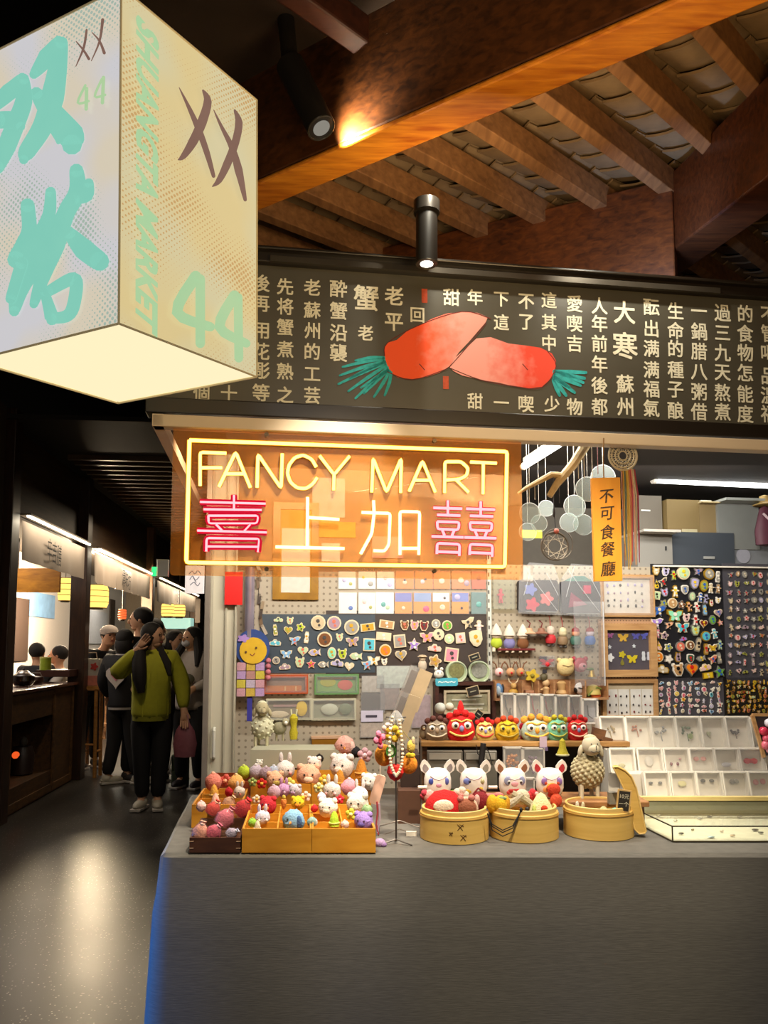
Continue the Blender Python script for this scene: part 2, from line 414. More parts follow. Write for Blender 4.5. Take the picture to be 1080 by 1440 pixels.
struct(MB().add([r0 + stp * 6 - rd * 1.2 + up * .20, r0 - stp * 10 - rd * 1.2 + up * .20, r0 - stp * 10 + rd * 3 + up * .2, r0 + stp * 6 + rd * 3 + up * .2], [(0, 1, 2, 3)]).build('trim_6', roofm, smooth=False))
# upper dark timbers at the top left
beam('trim_7', at_z(300, -60, 3.75) , at_z(560, 40, 3.75), .16, .3, BDK)
beam('trim_8', at_z(395, -30, 3.45), at_z(520, 60, 3.45), .08, .1, wood('#2c120a', '#4a2212', .5, (2, 12, 12)))

# ================================================================== STALL SHELL
board_t = thing('chalk_menu_board', 'long black chalkboard fascia with white brush lettering and two painted sausage shapes', 'signboard', M=PB.mat(720, 590))
def BL(px, py, off=0):
    q = PB.hit(px, py, off) - board_t.matrix_world.translation
    return Vector((q.dot(U), -off, q.z))
bl = BL(214, 560).x; br = 1.75
zt = BL(720, 398).z; zb = BL(720, 583).z
blackb = mat('#45423a', .38, var=.15, scale=9)
MB().bbox((bl, 0, zb), (br, .05, zt)).build('panel', blackb, board_t, smooth=False)
fr = MB(); zt2 = BL(720, 381).z; zb2 = BL(720, 603).z
fr.bbox((bl - .02, -.03, zt), (br, .06, zt2)); fr.bbox((bl - .02, -.055, zt2 - .012), (br, .06, zt2))
fr.bbox((bl - .02, -.02, zb2), (br, .06, zb))
fr.build('frame', mat('#1d1712', .3), board_t, smooth=False, bevel=.004)
MB().bbox((BL(380, 380).x, -.045, zt - .004), (BL(1003, 400).x, -.03, zt + .016)).build('rail', mat('#4a443c', .3, .6), board_t, smooth=False)
# lettering
def bfn(px, py, sz, off=.0015):
    c = BL(px, py, off); k = PB.scale(px, py) * sz
    return lambda a, b: c + Vector((a * k, 0, b * k * 1.04))
cols = [
 (367, '後398 再427 用465 花494 彫521 等552', 25), (401, '先403 将431 蟹460 煮491 熟522 之555', 24), (439, '老404 蘇436 州465 的494 工526 芸556', 24),
 (476, '酔406 蟹437 沿468 襲496', 25), (515, '蟹419', 36), (514, '老468', 22), (554, '老416 平453', 27), (587, '回443', 22), (635, '甜418', 24), (668, '年418 甜564', 22),
 (705, '下421 這453 一566', 22), (740, '不424 了453 喫568', 23), (772, '這422 其453 中482', 22), (776, '少568', 22), (808, '愛427 喫455 吉483 物572', 23),
 (843, '人430 年455 前483 年512 後542 都572', 23), (878, '大439', 31), (879, '寒486', 36), (879, '蘇540 州572', 25), (916, '酝432 出462 满490 满520 福547 氣574', 23),
 (950, '生437 命465 的490 種520 子548 酿577', 23), (983, '一437 鍋466 腊494 八523 粥551 借579', 23), (1016, '過440 三468 九496 天524 熬552 煮579', 23), (1048, '的441 食469 物496 怎524 能554 度582', 23),
 (1081, '不443 管469 喝497 品529 温556 福582', 23), (322, '先400 蘇430 人460 都490 八520 十553', 24), (283, '不400 年430 生460 了490 的520 個553', 24)]
chalk = mat('#cfcdbd', .8, var=.25, scale=60)
for x, s, sz in cols:
    for t in s.split():
        lt = MB(); c_ = BL(x, int(t[1:])); g_ = bfn(x, int(t[1:]), sz * 1.02)
        for i_, (dx_, dy_) in enumerate(((0, 0), (.016, .016), (-.016, .016), (.016, -.016), (-.016, -.016))):
            put_text(lt, t[0], lambda a, b: g_(a + dx_, b + dy_) + Vector((0, -i_ * .00012, 0)) - c_)
        lt.build('painted_character', chalk, board_t, smooth=False, M=Matrix.Translation(c_))
for x, y, h in ((597, 416, 20), (627, 538, 18)):
    c = BL(x, y, .0015); s = PB.scale(x, y)
    sl = MB(); sl.add([c + Vector((a * s * 4, 0, b * s * h / 2)) for a, b in ((-1, -1), (1, -1), (1, 1), (-1, 1))], [(0, 1, 2, 3)])
    sl.build('seal_mark', mat('#a8401f', .7, var=.4, scale=90), board_t, smooth=False)
# painted sausages: flat paint, red at the tail end, pink at the join
def paint(c1, c2, x0, x1):
    m = bpy.data.materials.new('paint'); m.use_nodes = True; nt = m.node_tree; N = nt.nodes; L = nt.links; b = N['Principled BSDF']
    tc = N.new('ShaderNodeTexCoord'); sx = N.new('ShaderNodeSeparateXYZ'); L.new(tc.outputs['Object'], sx.inputs[0])
    n = N.new('ShaderNodeTexNoise'); n.inputs['Scale'].default_value = 22; n.inputs['Detail'].default_value = 3; L.new(tc.outputs['Object'], n.inputs['Vector'])
    mr = N.new('ShaderNodeMapRange'); mr.inputs[1].default_value = x0; mr.inputs[2].default_value = x1; L.new(sx.outputs[0], mr.inputs[0])
    ad = N.new('ShaderNodeMath'); ad.operation = 'MULTIPLY_ADD'; ad.inputs[1].default_value = .9; L.new(n.outputs['Fac'], ad.inputs[0])
    sb = N.new('ShaderNodeMath'); sb.operation = 'SUBTRACT'; sb.inputs[1].default_value = .45; L.new(mr.outputs[0], sb.inputs[0]); L.new(sb.outputs[0], ad.inputs[2])
    cr = N.new('ShaderNodeValToRGB'); cr.color_ramp.elements[0].color = lin(c1) + (1,); cr.color_ramp.elements[1].color = lin(c2) + (1,)
    cr.color_ramp.elements[0].position = .2; cr.color_ramp.elements[1].position = .8
    L.new(ad.outputs[0], cr.inputs[0]); L.new(cr.outputs[0], b.inputs['Base Color']); b.inputs['Roughness'].default_value = .7
    return m
h1 = [(541, 505), (540, 490), (545, 482), (558, 478), (572, 466), (590, 457), (608, 448), (628, 441), (650, 438), (672, 440), (686, 446), (683, 453), (672, 466), (660, 480), (645, 496), (632, 515), (618, 524), (600, 530), (580, 533), (560, 531), (545, 522)]
h2 = [(632, 516), (640, 503), (655, 490), (670, 476), (690, 474), (715, 483), (740, 486), (760, 489), (776, 497), (782, 508), (781, 520), (774, 533), (762, 544), (745, 546), (722, 543), (700, 538), (675, 534), (650, 528), (638, 522)]
MB().add([BL(x, y, .0020) for x, y in h1], [tuple(range(len(h1)))[::-1]]).build('painted_sausage', paint('#dd4a17', '#d88a80', BL(570, 0).x, BL(665, 0).x), board_t, smooth=False)
MB().add([BL(x, y, .0022) for x, y in h2], [tuple(range(len(h2)))[::-1]]).build('painted_sausage', paint('#d8918a', '#cf3a22', BL(655, 0).x, BL(765, 0).x), board_t, smooth=False)
tl = MB(); fn = lambda x, y: BL(x, y, .0024); tealp = mat('#1f9aa0', .7, var=.45, scale=70)
for (x, y, x2, y2) in ((540, 505, 482, 516), (541, 508, 478, 528), (542, 511, 476, 540), (543, 514, 490, 550), (545, 517, 500, 560), (546, 520, 512, 553), (548, 522, 526, 558), (550, 524, 541, 556), (540, 503, 500, 507), (541, 509, 492, 532), (546, 521, 508, 545)):
    ribbon(tl, [(x, y), ((x + x2) / 2 + 2, (y + y2) / 2 - 2), (x2, y2)], [4, 5, 3], fn)
tl.build('painted_tail', tealp, board_t, smooth=False); tl = MB()
for (x, y, x2, y2) in ((779, 522, 824, 524), (779, 524, 822, 532), (779, 527, 816, 542), (779, 530, 808, 552), (779, 533, 796, 556), (778, 535, 787, 556), (780, 521, 820, 538), (779, 530, 801, 545)):
    ribbon(tl, [(x, y), ((x + x2) / 2, (y + y2) / 2), (x2, y2)], [4, 6, 4], fn)
tl.build('painted_tail', tealp, board_t, smooth=False)
ln = MB()
for pts in ([(541, 500), (545, 482), (590, 457), (650, 438), (690, 448)], [(632, 516), (655, 490), (683, 455)], [(634, 518), (675, 534), (722, 543), (762, 545), (782, 515), (770, 494)], [(545, 523), (580, 534), (630, 518)], [(735, 512), (742, 520)], [(590, 512), (597, 520)]):
    ln = MB(); ribbon(ln, pts, [1.2] * len(pts), lambda x, y: BL(x, y, .0028)); ln.build('painted_outline', mat('#5b211c', .8), board_t, smooth=False)

# canopy edge beam (cream) and its return to the left
PC = Plane(PB.hit(720, 600, .06), A)
cb = thing('canopy_edge_beam', 'cream painted edge beam running along the underside of the chalkboard fascia', 'beam', M=PC.mat(720, 610))
def CL(px, py, off=0):
    q = PC.hit(px, py, off) - cb.matrix_world.translation
    return Vector((q.dot(U), -off, q.z))
cream = mat('#cdbba4', .45, var=.08, scale=6)
x0 = CL(214, 590).x; z1 = CL(720, 603).z; z0 = CL(720, 619).z
MB().bbox((x0, 0, z0), (1.8, .05, z1)).build('front_rail', cream, cb, smooth=False, bevel=.003)
rt = Vector((math.sin(rad(2)), math.cos(rad(2)), 0))
MB().add([(x0, 0, z0 - .0), (x0 + .035, 0, z0 - .0), (x0 + .035, 1.5, z0), (x0, 1.5, z0), (x0, 0, z1), (x0 + .035, 0, z1), (x0 + .035, 1.5, z1), (x0, 1.5, z1)], [(0, 3, 2, 1), (4, 5, 6, 7), (0, 1, 5, 4), (1, 2, 6, 5), (2, 3, 7, 6), (3, 0, 4, 7)]).build('side_rail', cream, cb, smooth=False)

# stall interior: local frame anchored on the back wall plane
PW = Plane((-.9, 3.95, 0), A)
def WL(px, py): return PW.loc(px, py)
def wq(a, b, off=0): return PW.pt(a, b, off)
def wallbox(name, a0, a1, b0, b1, th, m, off=0, parent=None):
    """a box on the back wall plane, coordinates along u and z; off towards the viewer"""
    M = Matrix.Translation(PW.pt((a0 + a1) / 2, (b0 + b1) / 2, off)) @ Matrix.Rotation(A, 4, 'Z')
    return MB().box((0, th / 2, 0), (a1 - a0, th, b1 - b0)).build(name, m, smooth=False, M=M)
def pegmat(base='#a89b86', hole='#7d705e', sc=31, name='pegboard_paint'):
    m = bpy.data.materials.new(name); m.use_nodes = True; nt = m.node_tree; N = nt.nodes; L = nt.links; b = N['Principled BSDF']
    tc = N.new('ShaderNodeTexCoord'); mp = N.new('ShaderNodeMapping'); mp.inputs['Scale'].default_value = (sc, sc, sc); L.new(tc.outputs['Object'], mp.inputs[0])
    fr = N.new('ShaderNodeVectorMath'); fr.operation = 'FRACTION'; L.new(mp.outputs[0], fr.inputs[0])
    sb = N.new('ShaderNodeVectorMath'); sb.operation = 'SUBTRACT'; sb.inputs[1].default_value = (.5, .5, .5); L.new(fr.outputs[0], sb.inputs[0])
    ml = N.new('ShaderNodeVectorMath'); ml.operation = 'MULTIPLY'; ml.inputs[1].default_value = (1, 0, 1); L.new(sb.outputs[0], ml.inputs[0])
    ln = N.new('ShaderNodeVectorMath'); ln.operation = 'LENGTH'; L.new(ml.outputs[0], ln.inputs[0])
    lt_ = N.new('ShaderNodeMath'); lt_.operation = 'LESS_THAN'; lt_.inputs[1].default_value = .19; L.new(ln.outputs['Value'], lt_.inputs[0])
    mx = N.new('ShaderNodeMix'); mx.data_type = 'RGBA'; mx.inputs[6].default_value = lin(base) + (1,); mx.inputs[7].default_value = lin(hole) + (1,)
    L.new(lt_.outputs[0], mx.inputs[0]); L.new(mx.outputs[2], b.inputs['Base Color']); b.inputs['Roughness'].default_value = .6
    return m
aL = WL(345, 0)[0]; aR = 3.7
top_ = WL(900, 797)[1]
peg = pegmat()
zr_ = WL(600, 806)[1]
struct(wallbox('wall_rear', aL, WL(690, 0)[0], 0, zr_, .03, peg))
struct(wallbox('wall_header', aL, WL(700, 0)[0], zr_, 2.35, .03, wood('#6a5238', '#8a6c4a', .6, (1, 1, 9))))
struct(wallbox('wall_shop', WL(690, 0)[0], aR, 0, top_, .03, peg))
# high shelf behind the top of the wall, dim store wall further back
bx0 = WL(735, 0)[0]
m_ = Matrix.Translation(PW.pt(0, 0)) @ Matrix.Rotation(A, 4, 'Z')
struct(MB().bbox((bx0, .03, top_ - .03), (aR, .75, top_)).build('trim_9', mat('#8b8378', .6), smooth=False, M=m_))
struct(MB().bbox((bx0 - .4, .95, 0), (aR + .3, 1.0, 2.6)).build('wall_store', mat('#7c7468', .7, var=.1), smooth=False, M=m_))
struct(MB().bbox((aL - .03, -1.05, 2.36), (aR + .1, 1.0, 2.40)).build('trim_10', mat('#2c2420', .7), smooth=False, M=m_))
struct(MB().bbox((aL - .03, -.05, 0), (aL, .03, 2.36)).build('trim_11', mat('#c9c0b0', .4), smooth=False, M=m_))
struct(MB().bbox((aR + .02, -1.5, 0), (aR + .06, 1.0, 2.36)).build('wall_stall_right', mat('#a59a8a', .6), smooth=False, M=m_))

# left glazed sliding door of the stall with its post
PD = Plane(at_y(300, 1000, 3.75), A)
dt = thing('sliding_panel_door', 'pale sliding panel with grey metal frame and a vertical pull handle, left end of stall', 'door panel', M=Matrix.Translation((PD.hit(285, 1000).x, PD.hit(285, 1000).y, 0)) @ Matrix.Rotation(A, 4, 'Z'))
s = PD.scale(300, 1000)
al = mat('#8d8378', .35, .5); pan = mat('#b9b29c', .4, var=.06, scale=3)
MB().bbox((0, -.02, 0), (8 * s, .06, 2.36)).build('frame_post', al, dt, smooth=False, bevel=.003)
MB().bbox((8 * s, 0, 0), (46 * s, .03, 2.36)).build('leaf', pan, dt, smooth=False)
b = MB(); b.bbox((8 * s, -.012, 0), (12 * s, 0, 2.36)); b.bbox((29 * s, -.012, 0), (32 * s, 0, 2.36)); b.bbox((43 * s, -.02, 0), (46 * s, 0, 2.36))
b.build('leaf_rib', mat('#a39c88', .4), dt, smooth=False, bevel=.002)
hz = PD.hit(300, 1045).z
b = MB(); b.tube([(17 * s, -.005, hz + .07), (17 * s, -.03, hz + .06), (17 * s, -.03, hz - .06), (17 * s, -.005, hz - .07)], .008, 8)
b.build('handle', mat('#d5d2c4', .25, .3), dt)

# counter with its grey cloth
TZ = .75
f0 = at_z(232, 1199, TZ); Yf = f0.y; xl = f0.x
lf = at_z(262, 1137, TZ); sd = (lf - f0).normalized()
back = 1.02
tb = thing('cloth_covered_counter', 'long display counter draped to the floor in plain dark grey cloth', 'counter', (0.8, Yf + .5, 0))
def cloth_counter():
    b = MB(); T = tb.location; xr = 2.4
    L0 = Vector((xl, Yf, TZ)); L1 = L0 + sd * back; R0 = Vector((xr, Yf, TZ)); R1 = Vector((xr, Yf + back, TZ))
    # top
    def rel(p): return Vector(p) - T
    b.add([rel(L0), rel(R0), rel(R1), rel(L1)], [(0, 1, 2, 3)])
    # drape: perimeter path L1 -> L0 -> R0, folded
    path = []
    for i in range(25): path.append((L1 + (L0 - L1) * i / 25, Vector((-1, -.17, 0)).normalized()))
    for i in range(9):
        a = rad(8 + 82 * i / 8); path.append((L0 + Vector((.03 * i / 8, .0 if i else 0, 0)), Vector((-math.cos(a), -math.sin(a), 0))))
    for i in range(1, 161):
        path.append((L0 + Vector((.03, 0, 0)) + (R0 - L0 - Vector((.03, 0, 0))) * i / 160, Vector((0, -1, 0))))
    rows = 12; v = []
    R2 = random.Random(3); ph = [(R2.uniform(.5, 5), R2.uniform(0, 6.3), R2.uniform(.2, 1)) for _ in range(6)]
    dist = 0; pp = path[0][0]
    for p, n in path:
        dist += (p - pp).length; pp = p
        for j in range(rows + 1):
            t = j / rows; z = TZ * (1 - t)
            amp = .028 * t ** .7
            f = sum(math.sin(dist * a * 2.2 + q) * c_ for a, q, c_ in ph) / 2
            o_ = .004 + (.022 if j > 0 else 0) * min(1, t * 4) + amp * f * .6 + .035 * t
            if j == 0: o_ = 0; z = TZ
            elif j == 1: z = TZ - .012; 
            q = p + n * o_; q.z = max(z, .004); v.append(rel(q))
    nr = rows + 1
    f = [(i * nr + j, i * nr + j + 1, (i + 1) * nr + j + 1, (i + 1) * nr + j) for i in range(len(path) - 1) for j in range(rows)]
    b.add(v, f)
    return b
def fabric():
    m = bpy.data.materials.new('grey_cloth'); m.use_nodes = True; nt = m.node_tree; N = nt.nodes; L = nt.links; b = N['Principled BSDF']
    tc = N.new('ShaderNodeTexCoord'); mp = N.new('ShaderNodeMapping'); mp.inputs['Scale'].default_value = (25, 25, 420); L.new(tc.outputs['Object'], mp.inputs[0])
    n = N.new('ShaderNodeTexNoise'); n.inputs['Scale'].default_value = 1; n.inputs['Detail'].default_value = 3; L.new(mp.outputs[0], n.inputs['Vector'])
    mx = N.new('ShaderNodeMix'); mx.data_type = 'RGBA'; mx.inputs[6].default_value = lin('#45423c') + (1,); mx.inputs[7].default_value = lin('#6d6860') + (1,)
    L.new(n.outputs['Fac'], mx.inputs[0]); L.new(mx.outputs[2], b.inputs['Base Color']); b.inputs['Roughness'].default_value = .75
    b.inputs['Sheen Weight'].default_value = .2
    bp = N.new('ShaderNodeBump'); bp.inputs['Strength'].default_value = .25; bp.inputs['Distance'].default_value = .002; L.new(n.outputs['Fac'], bp.inputs['Height']); L.new(bp.outputs[0], b.inputs['Normal'])
    return m
cloth = cloth_counter().build('tablecloth', fabric(), tb)
b = MB()
for x in (xl - tb.location.x + .1, .3, 1.5): 
    for y in (-.38, .6): b.bbox((x, y, .0), (x + .05, y + .05, TZ - .03))
b.bbox((xl - tb.location.x + .02, -.46, TZ - .03), (1.55, .7, TZ - .004))
b.build('table_frame', mat('#4a3a2a', .6), tb, smooth=False)

# ================================================================== NEON SIGN
PN = Plane(PC.hit(480, 700, -.012), A)
ns = thing('neon_sign', 'clear acrylic sign with yellow neon words FANCY MART above pink and yellow neon characters', 'neon sign', M=PN.mat(487, 708))
def NL(px, py, off=0):
    q = PN.hit(px, py, off) - ns.matrix_world.translation
    return Vector((q.dot(U), -off, q.z))
a0 = NL(241, 700).x; a1 = NL(735, 700).x; zt = NL(487, 604).z; zb = NL(487, 812).z
acr = clear('#fff0dc', .30, .06, .06, name='glow_tinted_acrylic', hz='#f0a040')  # orange haze colour stands in for the neon's glow in the sheet
b = MB(); b.plate([(x + (a0 + a1) / 2, z + (zt + zb) / 2) for x, z in rrect(a1 - a0, zt - zb, .012)], .004, y=.012)
b.build('acrylic_plate', acr, ns, smooth=False)
b = MB()
for x, y in ((375, 611), (611, 620), (375, 800), (611, 803)):
    c = NL(x, y); b.cyl(c + Vector((0, -.004, 0)), c + Vector((0, .012, 0)), .007, n=10)
b.build('stud', mat('#5a4a38', .3, .8), ns)
b = MB(); 
for x0_, x1_ in ((241, 256), (722, 735)):
    b = MB(); b.bbox((NL(x0_, 0).x, -.01, zb - .004), (NL(x1_, 0).x, .02, zb + .05)); b.build('clear_clip', clear('#ffffff', .3, .1, name='clip_plastic'), ns, smooth=False)
def zA(p): return (240 + p[0] / 4.154, 600 + p[1] / 4.154)
def zB(p): return (480 + p[0] / 3.857, 600 + p[1] / 3.857)
OFF = [0]
def neon(name, strokes, mt, r, conv=None, closed=()):
    b = MB()
    for i, s_ in enumerate(strokes):
        P = [NL(*(conv(p) if conv else p), .006 + OFF[0]) for p in s_]
        # rounded corners
        Q = []
        n = len(P)
        if i in closed:
            P = P + [P[0]]; n += 1
        for j, p in enumerate(P):
            if 0 < j < n - 1:
                d0 = (P[j - 1] - p); d1 = (P[j + 1] - p); rr = min(.008, d0.length * .3, d1.length * .3)
                q0 = p + d0.normalized() * rr; q1 = p + d1.normalized() * rr
                Q += [q0, (q0 + q1) / 4 + p / 2, q1]
            else: Q.append(p)
        b.tube(Q, r, 8)
    return b.build(name, mt, ns)
def housing(strokes, c, st, r, conv=None, closed=()):  # wider dim tubes behind the neon, added to give its red and amber halo
    neon('neon_halo', strokes, emis(c, st, 'halo_glow'), r, conv, closed)
yl = emis((1.0, .52, .09), 6.0, 'yellow_neon'); pk = emis((1.0, .10, .11), 7.0, 'pink_neon'); wy = emis((1.0, .66, .24), 4.2, 'warm_neon')
bd_ = [[(266.5, 619), (713, 635), (710, 797), (262, 791)]]
neon('neon_border', bd_, yl, .0058, closed=(0,)); OFF[0] = -.007; housing(bd_, (.9, .40, .01), .9, .0085, closed=(0,)); OFF[0] = 0
lettersA = {'F': [[(325, 155), (172, 150), (172, 345)], [(172, 240), (300, 240)]], 'A': [[(282, 350), (380, 148), (465, 355)], [(325, 275), (435, 275)]],
 'N': [[(505, 355), (510, 160), (645, 360), (652, 158)]], 'C': [[(850, 235), (825, 190), (775, 165), (725, 180), (690, 225), (682, 275), (700, 325), (740, 358), (790, 362), (830, 335), (855, 298)]],
 'Y': [[(870, 170), (955, 280), (1045, 172)], [(955, 280), (952, 370)]]}
for k_, s_ in lettersA.items(): neon('neon_letter', s_, yl, .0052, zA)
lettersB = [[[(165, 355), (172, 170), (245, 355), (325, 172), (322, 358)]], [[(368, 350), (440, 185), (510, 355)], [(398, 290), (485, 290)]],
 [[(560, 358), (562, 190), (650, 190), (688, 225), (680, 265), (640, 285), (562, 290)], [(625, 290), (690, 355)]], [[(700, 192), (842, 198)], [(770, 198), (768, 365)]]]
for s_ in lettersB: neon('neon_letter', s_, yl, .0052, zB)
neon('neon_character', [[(370, 400), (370, 480)], [(172, 440), (555, 450)], [(192, 483), (532, 487)], [(220, 520), (512, 520), (505, 565), (222, 565)], [(265, 570), (300, 606)], [(465, 570), (430, 608)], [(155, 607), (562, 618)], [(208, 728), (210, 650), (518, 655), (510, 732)], [(215, 700), (510, 702)]], pk, .0046, zA, closed=(3,))
neon('neon_character', [[(800, 412), (798, 705)], [(800, 530), (985, 542)], [(612, 702), (1015, 712)]], wy, .0052, zA)
neon('neon_character', [[(175, 400), (178, 470), (165, 580), (105, 690)], [(110, 465), (265, 470), (258, 640), (235, 675), (175, 672)], [(318, 695), (318, 460), (425, 462), (420, 695)], [(325, 660), (418, 660)]], wy, .0052, zB)
dh = [[(578, 400), (578, 475)], [(500, 440), (655, 445)], [(520, 478), (645, 482)], [(520, 515), (640, 518), (635, 560), (522, 555)], [(548, 562), (560, 590)], [(612, 562), (600, 592)], [(490, 595), (662, 600)], [(518, 690), (520, 632), (642, 638), (640, 700)], [(525, 678), (638, 682)]]
neon('neon_character', dh + [[(x + 178, y + 5) for x, y in s_] for s_ in dh], pk, .0048, zB, closed=(3, 12))
OFF[0] = -.0065
xi_ = [[(370, 400), (370, 480)], [(172, 440), (555, 450)], [(192, 483), (532, 487)], [(220, 520), (512, 520), (505, 565), (222, 565)], [(265, 570), (300, 606)], [(465, 570), (430, 608)], [(155, 607), (562, 618)], [(208, 728), (210, 650), (518, 655), (510, 732)], [(215, 700), (510, 702)]]
housing(xi_, (.80, .01, .04), .85, .0105, zA, (3,)); housing(dh + [[(x + 178, y + 5) for x, y in s_] for s_ in dh], (.80, .02, .05), .7, .0075, zB, (3, 12))
for s_ in list(lettersA.values()): housing(s_, (.9, .42, .02), .8, .0075, zA)
for s_ in lettersB: housing(s_, (.9, .42, .02), .8, .0075, zB)
OFF[0] = 0
# cable from the sign up to the beam
b = MB(); c = NL(500, 690); b.tube([c + Vector((0, .015, 0)), c + Vector((.1, .03, .02)), NL(700, 665) + Vector((0, .03, 0))], .0012, 5)
b.build('cable', clear('#ffffff', .5, .1, name='clear_cable'), ns)

# ================================================================== LANTERN
zbL = 2.12
Nn = at_z(167, 455, zbL); Rr_ = at_z(361, 530, zbL); Ll = at_z(-40, 507, zbL); Bb = Ll + Rr_ - Nn
# height from the near edge
d_ = Nn.y; tN = at_y(170.5, -18, d_); zT = tN.z
TR = at_z(361, 141, zT); TN = at_z(170.5, -18, zT)
TL = TN + (Ll - Nn) * ((TR - TN).length / (Rr_ - Nn).length); TB = TL + TR - TN
lc = (Nn + Rr_ + Ll + Bb) / 4
lan = thing('market_lantern', 'big glowing square box lantern printed with green market characters and the number 44', 'lantern', lc)
def lantern_paper(c1, c2, dots, st):
    m = bpy.data.materials.new('printed_lantern_sheet'); m.use_nodes = True; nt = m.node_tree; N = nt.nodes; L = nt.links; b = N['Principled BSDF']
    tc = N.new('ShaderNodeTexCoord')
    n = N.new('ShaderNodeTexNoise'); n.inputs['Scale'].default_value = 4; n.inputs['Detail'].default_value = 1; L.new(tc.outputs['UV'], n.inputs['Vector'])
    mx = N.new('ShaderNodeMix'); mx.data_type = 'RGBA'; mx.inputs[6].default_value = lin(c1) + (1,); mx.inputs[7].default_value = lin(c2) + (1,)
    cr = N.new('ShaderNodeMapRange'); cr.inputs[1].default_value = .4; cr.inputs[2].default_value = .6; L.new(n.outputs['Fac'], cr.inputs[0]); L.new(cr.outputs[0], mx.inputs[0])
    mp = N.new('ShaderNodeMapping'); mp.inputs['Rotation'].default_value = (0, 0, rad(45)); mp.inputs['Scale'].default_value = (92, 92, 92); L.new(tc.outputs['UV'], mp.inputs[0])
    fr = N.new('ShaderNodeVectorMath'); fr.operation = 'FRACTION'; L.new(mp.outputs[0], fr.inputs[0])
    sb = N.new('ShaderNodeVectorMath'); sb.operation = 'SUBTRACT'; sb.inputs[1].default_value = (.5, .5, 0); L.new(fr.outputs[0], sb.inputs[0])
    ml = N.new('ShaderNodeVectorMath'); ml.operation = 'MULTIPLY'; ml.inputs[1].default_value = (1, 1, 0); L.new(sb.outputs[0], ml.inputs[0])
    le = N.new('ShaderNodeVectorMath'); le.operation = 'LENGTH'; L.new(ml.outputs[0], le.inputs[0])
    n2 = N.new('ShaderNodeTexNoise'); n2.inputs['Scale'].default_value = 3; L.new(tc.outputs['UV'], n2.inputs['Vector'])
    mr = N.new('ShaderNodeMapRange'); mr.inputs[1].default_value = .42; mr.inputs[2].default_value = .62; mr.inputs[3].default_value = .0; mr.inputs[4].default_value = .38; L.new(n2.outputs['Fac'], mr.inputs[0])
    lt_ = N.new('ShaderNodeMath'); lt_.operation = 'LESS_THAN'; L.new(le.outputs['Value'], lt_.inputs[0]); L.new(mr.outputs[0], lt_.inputs[1])
    m2 = N.new('ShaderNodeMix'); m2.data_type = 'RGBA'; m2.inputs[7].default_value = lin(dots) + (1,); L.new(lt_.outputs[0], m2.inputs[0]); L.new(mx.outputs[2], m2.inputs[6])
    b.inputs['Base Color'].default_value = (.05, .05, .05, 1); b.inputs['Roughness'].default_value = .3
    L.new(m2.outputs[2], b.inputs['Emission Color']); b.inputs['Emission Strength'].default_value = st
    return m
def face(name, P, m, q):
    """P: bl, br, tr, tl world corners -> quad with UV in metres"""
    b = MB(); b.add([Vector(p) - lc for p in P], [(0, 1, 2, 3)])
    o = b.build(name, m, lan, smooth=False); uv = o.data.uv_layers.new(name='UVMap')
    w_ = (P[1] - P[0]).length; h_ = (P[3] - P[0]).length
    for i, c in enumerate(((0, 0), (w_, 0), (w_, h_), (0, h_))): uv.data[i].uv = c
    return o
face('printed_face', [Ll, Nn, TN, TL], lantern_paper('#d4d2d6', '#ded2bb', '#a8bcae', .90), 0)
face('printed_face', [Nn, Rr_, TR, TN], lantern_paper('#e3cd93', '#dcd0a4', '#cfa56b', .90), 0)
face('rear_face', [Rr_, Bb, TB, TR], mat('#e3d3a4', .5, emit=.8), 0)
face('rear_face', [Bb, Ll, TL, TB], mat('#e3d3a4', .5, emit=.8), 0)
face('top_panel', [TN, TR, TB, TL], mat('#3a3026', .6), 0)
_ins = .006; ctr = (Nn + Rr_ + Ll + Bb) / 4
dn = [p + Vector((0, 0, .004)) for p in (Nn, Ll, Bb, Rr_)]
face('bottom_diffuser', dn, emis((.93, .80, .50), 1.12, 'diffuser'), 0)
b = MB()
for p, q in ((Nn, Rr_), (Rr_, Bb), (Bb, Ll), (Ll, Nn), (TN, TR), (TR, TB), (TB, TL), (TL, TN), (Nn, TN), (Rr_, TR), (Ll, TL), (Bb, TB)):
    b.tube([p - lc, q - lc], .0028, 6)
b.build('edge_frame', mat('#b9a67a', .4, emit=.25), lan)
b = MB(); tcn = (TN + TB) / 2 - lc; b.cyl(tcn, tcn + Vector((0, 0, 4.28 - zT)), .006, n=8); b.cyl(tcn + Vector((0, 0, 0)), tcn + Vector((0, 0, .03)), .04, n=14)
b.build('hanging_rod', mat('#20180f', .4, .5), lan)
def printm(c1, c2):
    m = bpy.data.materials.new('backlit_print'); m.use_nodes = True; nt = m.node_tree; N = nt.nodes; L = nt.links; b = N['Principled BSDF']
    n = N.new('ShaderNodeTexNoise'); n.inputs['Scale'].default_value = 9; tc = N.new('ShaderNodeTexCoord'); L.new(tc.outputs['Object'], n.inputs['Vector'])
    mx = N.new('ShaderNodeMix'); mx.data_type = 'RGBA'; mx.inputs[6].default_value = lin(c1) + (1,); mx.inputs[7].default_value = lin(c2) + (1,)
    L.new(n.outputs['Fac'], mx.inputs[0]); L.new(mx.outputs[2], b.inputs['Emission Color']); b.inputs['Emission Strength'].default_value = 1
    b.inputs['Base Color'].default_value = (.03, .03, .03, 1); b.inputs['Roughness'].default_value = .5; return m
class Face:
    def __init__(s, P, n): s.o = P; s.n = n.normalized()
    def hit(s, px, py, off): 
        r = ray(px, py); q = s.o + s.n * off
        return C0 + r * ((q - C0).dot(s.n) / r.dot(s.n))
def fnorm(a, b_, c):
    n = (b_ - a).cross(c - a); 
    if n.dot(C0 - a) < 0: n = -n
    return n
